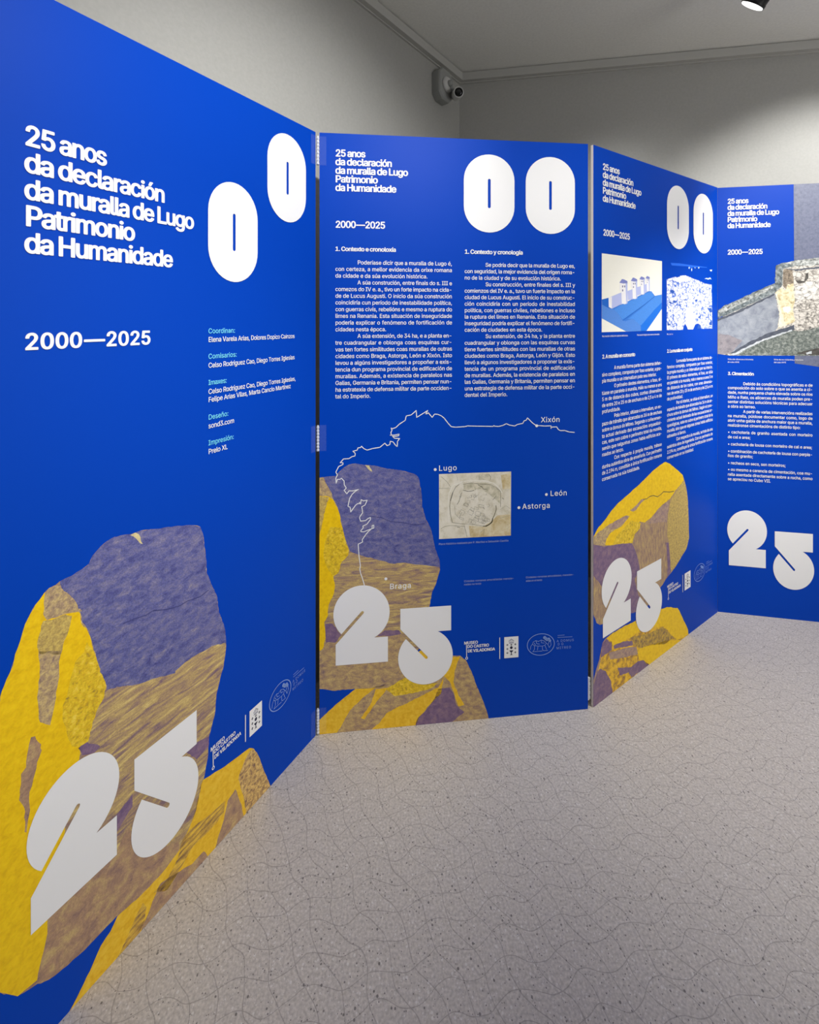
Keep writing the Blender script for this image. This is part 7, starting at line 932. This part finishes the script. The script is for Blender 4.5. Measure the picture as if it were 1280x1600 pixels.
def logos(root, tx, xs):
    L = LOGO
    X = lambda q: (tx(q[0]), q[1])
    p = Print()
    for s, a, b in L['museo']:
        p.text(s, tx(a[0]), (a[1] + b[1]) / 2, 0.0108, 'b', 'white', 13, tx(b[0]) - tx(a[0]), xs)
    p.ribbon([X(q) for q in L['vbar']], 0.0022, 'white', 13)
    c = X(L['ring'])
    p.ellipse_line(c, 0.0036 * xs, 0.0040, 0.0022, 'white', 13, 20)
    p.build('museum_logo', root)
    p = Print()
    p.ribbon([X(q) for q in L['bar']], 0.0028, 'white', 13)
    p.build('divider_line', root)
    p = Print()
    x0, x1 = tx(0.6621), tx(0.7153)
    z0, z1 = 0.2149, 0.2916
    p.polygon([(x0, z0), (x1, z0), (x1, z1), (x0, z1)], 'white', 13)
    W_, H_ = x1 - x0, z1 - z0
    u = lambda a, b: (x0 + W_ * a, z1 - H_ * b)
    # crown
    for a, b in ((0.34, 0.2), (0.42, 0.15), (0.5, 0.13), (0.58, 0.15), (0.66, 0.2)):
        p.ribbon([u(a, b), u(0.5 + (a - 0.5) * 0.8, 0.29)], 0.0012, 'crest_grey', 14)
        p.disc(u(a, b), 0.0016, 'crest_grey', 14, 8)
    p.ribbon([u(0.34, 0.2), u(0.42, 0.15), u(0.5, 0.13), u(0.58, 0.15), u(0.66, 0.2)], 0.0012, 'crest_grey', 14)
    p.ribbon([u(0.35, 0.30), u(0.65, 0.30)], 0.0026, 'crest_grey', 14)
    p.ribbon([u(0.5, 0.13), u(0.5, 0.08)], 0.0010, 'crest_grey', 14)
    # seven crosses
    for a, b in ((0.5, 0.385), (0.22, 0.38), (0.78, 0.375), (0.22, 0.57), (0.78, 0.565), (0.22, 0.76), (0.78, 0.755)):
        q = u(a, b)
        for dx, dz in ((0.0032 * xs, 0), (0, 0.0032)):
            p.ribbon([(q[0] - dx, q[1] - dz), (q[0] + dx, q[1] + dz)], 0.0020, 'crest_ink', 14)
    p.disc(u(0.5, 0.52), 0.0052, 'crest_ink', 14, 16, 0.0052 * xs)
    # chalice
    p.polygon([u(0.36, 0.65), u(0.64, 0.65), u(0.60, 0.70), u(0.53, 0.745), u(0.53, 0.83), u(0.60, 0.87), u(0.40, 0.87), u(0.47, 0.83), u(0.47, 0.745), u(0.40, 0.70)], 'crest_ink', 14)
    p.build('crest_logo', root)
    p = Print()
    cx, cz = tx(0.8003), 0.2547
    rx, rz = 0.0515 * xs, 0.0392
    col = 'line_blue'
    p.ellipse_line((cx, cz), rx, rz, 0.0024, col, 13)
    e = lambda a, b: (cx + rx * a, cz + rz * b)
    animal = [(-0.62, 0.10), (-0.56, 0.30), (-0.36, 0.40), (-0.18, 0.30), (0.02, 0.42), (0.26, 0.30), (0.40, 0.10), (0.30, -0.10), (0.10, -0.16), (-0.20, -0.12), (-0.48, -0.06), (-0.62, 0.10)]
    p.ribbon([e(*q) for q in animal], 0.0016, col, 13)
    for q in ([(-0.62, 0.1), (-0.74, -0.1), (-0.78, -0.42)], [(-0.48, -0.06), (-0.46, -0.4), (-0.6, -0.62), (0.1, -0.62)], [(-0.2, -0.12), (-0.26, -0.5)], [(0.1, -0.16), (0.12, -0.5), (0.2, -0.6), (0.5, -0.6)], [(0.3, -0.1), (0.42, -0.5)], [(-0.36, 0.4), (-0.3, 0.1), (-0.1, 0.05)], [(0.02, 0.42), (0.05, 0.15), (0.26, 0.1)], [(0.5, 0.35), (0.72, 0.2), (0.76, -0.1), (0.62, -0.35), (0.52, -0.05), (0.4, 0.1)], [(-0.5, 0.2), (-0.4, 0.0)], [(0.62, 0.3), (0.56, 0.0)]):
        p.ribbon([e(*r_) for r_ in q], 0.0016, col, 13)
    for a, b, r_ in ((0.28, 0.62, 0.0058), (0.38, 0.5, 0.006), (0.58, 0.44, 0.0058), (0.66, 0.30, 0.005), (0.46, 0.4, 0.005)):
        p.disc(e(a, b), r_, col, 13, 12, r_ * xs)
    for s, a, b in L['domus']:
        p.text(s, tx(a[0]), (a[1] + b[1]) / 2, 0.0085, 'r', col, 13, tx(b[0]) - tx(a[0]), xs)
    for a, b in L['small']:
        p.ribbon([X(a), X(b)], 0.0016, 'line_blue', 13)
    p.build('oval_logo', root)


LABELS = {
    1: 'large blue display panel nearest the viewer at left with credits list and staggered zeros',
    2: 'blue display panel with white coastline map and two columns about context and chronology',
    3: 'angled blue display panel with wall towers illustration and stone rubble picture',
    4: 'blue display panel at right edge with excavation photograph and foundations text',
}
ROOTS = {}
for k in (1, 2, 3, 4):
    lx, ly, ang, u0, u1 = FRAMES[k]
    root = empty('display_panel', (lx, ly, 0), ang)
    tag(root, LABELS[k], 'display panel', 'folding exhibition display panels')
    ROOTS[k] = root
    bm = bmesh.new()
    box(bm, (u0, 0.0, 0.0), (u1, 0.010, HP))
    for f in bm.faces:
        f.material_index = 1 if f.normal.y < -0.9 else 0
    link('board', bm, ['foam_core', 'print_blue'], root)
    rng = random.Random(40 + k)
    # rock pictures
    for nm, polys, ribs in ROCKS.get(k, []):
        p = Print()
        for mat, layer, jit, pts in polys:
            if len(pts) > 2:
                p.polygon(rough_edge(pts, 0.0016 if layer else 0.0009, rng), mat, layer)
        for mat, layer, w, pts in ribs:
            p.ribbon(pts, w, mat, layer)
        p.build(nm, root)
    for nm, polys, ribs in PICS[k]:
        p = Print()
        for mat, layer, jit, pts in polys:
            if len(pts) > 2:
                p.polygon(rough_edge(pts, 0.0022 if (jit and mat.startswith('photo')) else 0.0, rng), mat, layer)
        for mat, layer, w, pts in ribs:
            p.ribbon(pts, w, mat, layer)
        p.build(nm, root)
    if k == 2:
        p = Print()
        p.ribbon(COAST, 0.0030, 'white', 11)
        p.build('coastline_map', root)
        for d in DOTS:
            p = Print()
            p.disc(d, 0.0052, 'white', 12, 20)
            p.build('map_dot', root)
    # lettering
    groups = {}
    for g, s, x, z, xr, cap, wt, col, xs in TEXTS[k]:
        key = (g, col) if g == 'headline_text' else (g, col, s, x, z)
        groups.setdefault(key, Print()).text(s, x, z, cap, wt, col, 13, xr - x, xs)
    for key, p in groups.items():
        p.build(key[0], root)
    for kk, a, b, cap, xs, ind, lines in BODY:
        if kk == k:
            p = Print()
            for s, indent, just, z in lines:
                x = a + (ind if indent else 0)
                if just:
                    p.text(s, x, z, cap, 'm', 'white', 13, b - x, xs, True)
                else:
                    p.text(s, x, z, cap, 'm', 'white', 13, None, xs * 0.98)
            p.build('body_text', root)
    # big numerals and logos share one template on every panel
    if k == 1:
        xs = 1 / 1.216
        tx = lambda u: 0.2085 + (u - 0.046) / 1.216
        for cx, cz in ZERO[1]:
            numeral_zero(root, cx, cz, 0.838)
    elif k == 4:
        xs = 0.885
        tx = lambda u: 0.0405 + (u - 0.046) * 0.885
    else:
        xs = 1.0
        tx = lambda u: u
        numeral_zero(root, 0.6065, 1.9045, 1)
        numeral_zero(root, 0.8370, 1.9040, 1)
    numeral_disc(root, tx(0.1465), 0.4135, xs, False)
    numeral_disc(root, tx(0.3735), 0.2430, xs, True)
    if k != 4:
        logos(root, tx, xs)

# ------------------------------------------------------------------ clear hinges at the joints
def hinge(joint, z0, z1, label, leaf=0.024, group='clear plastic hinges of the display'):
    ka, kb = joint
    la, lb = FRAMES[ka], FRAMES[kb]
    da = Vector((math.cos(la[2]), math.sin(la[2])))
    db = Vector((math.cos(lb[2]), math.sin(lb[2])))
    ea = Vector((la[0], la[1])) + da * la[4]
    eb = Vector((lb[0], lb[1]))
    mid = (ea + eb) / 2
    na, nb = Vector((da.y, -da.x)), Vector((db.y, -db.x))
    root = empty('hinge', (mid.x, mid.y, z0))
    tag(root, label, 'hinge', group)
    h = z1 - z0
    front = 0.0030
    for e, d, n in ((ea, -da, na), (eb, db, nb)):
        bm = bmesh.new()
        e_ = e - mid
        q = [e_ + n * front, e_ + n * front + d * leaf, e_ + n * (front + 0.0016) + d * leaf, e_ + n * (front + 0.0016)]
        lo = [bm.verts.new((p_.x, p_.y, 0)) for p_ in q]
        hi = [bm.verts.new((p_.x, p_.y, h)) for p_ in q]
        bm.faces.new(lo)
        bm.faces.new(hi)
        for i in range(4):
            bm.faces.new((lo[i], lo[(i + 1) % 4], hi[(i + 1) % 4], hi[i]))
        bmesh.ops.recalc_face_normals(bm, faces=bm.faces[:])
        link('leaf', bm, 'clear_plastic', root)
    bm = bmesh.new()
    n_k = 8
    c = (na + nb) * 0.0025
    for i in range(n_k):
        za, zb = h * i / n_k, h * (i + 0.62) / n_k
        lathe(bm, [(0.0038, za), (0.0050, za + 0.001), (0.0050, zb - 0.001), (0.0038, zb)], Matrix.Translation((c.x, c.y, 0)), 14)
    link('knuckle', bm, 'ribbed_plastic', root)
    bm = bmesh.new()
    lathe(bm, [(0.0028, 0.0), (0.0028, h)], Matrix.Translation((c.x, c.y, 0)), 12)
    link('pin', bm, 'hinge_rod', root)
    return root


hinge((1, 2), 1.985, 2.085, 'clear ribbed hinge at the top of the joint beside the nearest panel')
hinge((1, 2), 0.990, 1.080, 'clear ribbed hinge halfway up the joint beside the nearest panel')
hinge((1, 2), 0.010, 0.095, 'clear ribbed hinge near the floor beside the nearest panel, by the yellow rock')

# hinge folded behind the joint of the second and third panel, showing as a pale strip near the floor
jr = empty('hinge', ((FRAMES[2][0] + math.cos(FRAMES[2][2]) * FRAMES[2][4]), (FRAMES[2][1] + math.sin(FRAMES[2][2]) * FRAMES[2][4]), 0.03), FRAMES[2][2])
tag(jr, 'pale hinge strip near the floor in the gap left of the towers panel', 'hinge')
bm = bmesh.new()
box(bm, (0.001, 0.002, 0.0), (0.006, 0.012, 0.083))
link('leaf', bm, 'ribbed_plastic', jr)
bm = bmesh.new()
for i in range(5):
    lathe(bm, [(0.0036, 0.083 * i / 5), (0.0036, 0.083 * (i + 0.7) / 5)], Matrix.Translation((0.010, 0.0095, 0)), 12)
link('knuckle', bm, 'ribbed_plastic', jr)

# ------------------------------------------------------------------ ceiling spot lamp
LAMP = Vector((1.385, 1.715, 2.715))
AX = Vector((-0.35, 0.56, -0.75)).normalized()      # where the lamp points
lamp = empty('spot_lamp', (LAMP.x, LAMP.y, CEIL))
tag(lamp, 'black cylindrical ceiling spot lamp with lit white lens above the right panels', 'spotlight')
loc = Vector((0, 0, LAMP.z - CEIL))
M = aim(loc, -AX)
bm = bmesh.new()
lathe(bm, [(0.040, 0.003), (0.0445, 0.0), (0.0455, 0.003), (0.0455, 0.012), (0.0435, 0.014), (0.0435, 0.118), (0.040, 0.124)], M, 40)
link('lamp_body', bm, 'lamp_black', lamp, True)
bm = bmesh.new()
lathe(bm, [(0.0415, -0.0012), (0.0415, 0.0035)], M, 40)
link('lens', bm, 'lamp_lens', lamp)
bm = bmesh.new()
lathe(bm, [(0.008, 0), (0.008, -(loc.z + 0.10))], Matrix.Translation((-AX.x * 0.10, -AX.y * 0.10, loc.z + 0.10)), 16)
box(bm, (-AX.x * 0.10 - 0.05, -AX.y * 0.10 - 0.018, -0.022), (-AX.x * 0.10 + 0.05, -AX.y * 0.10 + 0.018, 0.0))
link('mount', bm, 'lamp_black', lamp)
sp = spot('lamp_beam', LAMP + AX * 0.006, LAMP + AX * 2, 66, 1.0, 9, (1.0, 0.985, 0.96), 0.03)
sp.location = loc + AX * 0.006
sp.parent = lamp

# ------------------------------------------------------------------ security camera on the left wall
t = 0.214
base_p = CORNER + LDIR * t
sec = empty('security_camera', (base_p.x, base_p.y, 2.72))
tag(sec, 'pale bullet security camera on octagonal wall box high in the room corner', 'security camera')
wn = Vector((LN.x, LN.y, 0))
wd = Vector((LDIR.x, LDIR.y, 0))
bm = bmesh.new()
oct_ = []
hw, hh, ch = 0.062, 0.085, 0.030
for a, b in ((-hw + ch, -hh), (hw - ch, -hh), (hw, -hh + ch), (hw, hh - ch), (hw - ch, hh), (-hw + ch, hh), (-hw, hh - ch), (-hw, -hh + ch)):
    oct_.append((a, b))
rings = []
for dep, sc in ((0.001, 1.0), (0.046, 1.0), (0.054, 0.92)):
    rings.append([bm.verts.new(wd * a * sc + wn * dep + Vector((0, 0, b * sc))) for a, b in oct_])
for r0, r1 in zip(rings, rings[1:]):
    for i in range(8):
        bm.faces.new((r0[i], r0[(i + 1) % 8], r1[(i + 1) % 8], r1[i]))
bm.faces.new(rings[0])
bm.faces.new(rings[-1])
bmesh.ops.recalc_face_normals(bm, faces=bm.faces[:])
link('wall_box', bm, 'camera_shell', sec)
bm = bmesh.new()
lathe(bm, [(0.040, 0.0), (0.040, 0.008), (0.034, 0.016), (0.022, 0.020)], aim(wn * 0.053, wn), 32)
link('mount_plate', bm, 'camera_ring', sec, True)
tip = Vector((0.262 - base_p.x, 2.255 - base_p.y, 2.657 - 2.72))
axis = Vector((0.05, -0.93, -0.30)).normalized()
rear = tip - axis * 0.105
bm = bmesh.new()
lathe(bm, [(0.012, 0.0), (0.012, (rear + axis * 0.03 - wn * 0.07).length)], aim(wn * 0.066, rear + axis * 0.03 - wn * 0.066), 16)
lathe(bm, [(0.004, -0.018), (0.014, -0.013), (0.018, 0.0), (0.014, 0.013), (0.004, 0.018)], aim(wn * 0.076, wn), 20)
link('bracket_arm', bm, 'camera_shell', sec, True)
bm = bmesh.new()
lathe(bm, [(0.018, 0.0), (0.026, 0.006), (0.0285, 0.016), (0.0285, 0.098), (0.0265, 0.105), (0.0225, 0.105), (0.0225, 0.096)], aim(rear, axis), 36)
link('camera_body', bm, 'camera_ring', sec, True)
bm = bmesh.new()
lathe(bm, [(0.0224, 0.0), (0.0224, 0.004), (0.012, 0.006)], aim(rear + axis * 0.095, axis), 36)
link('lens', bm, 'lens_black', sec, True)
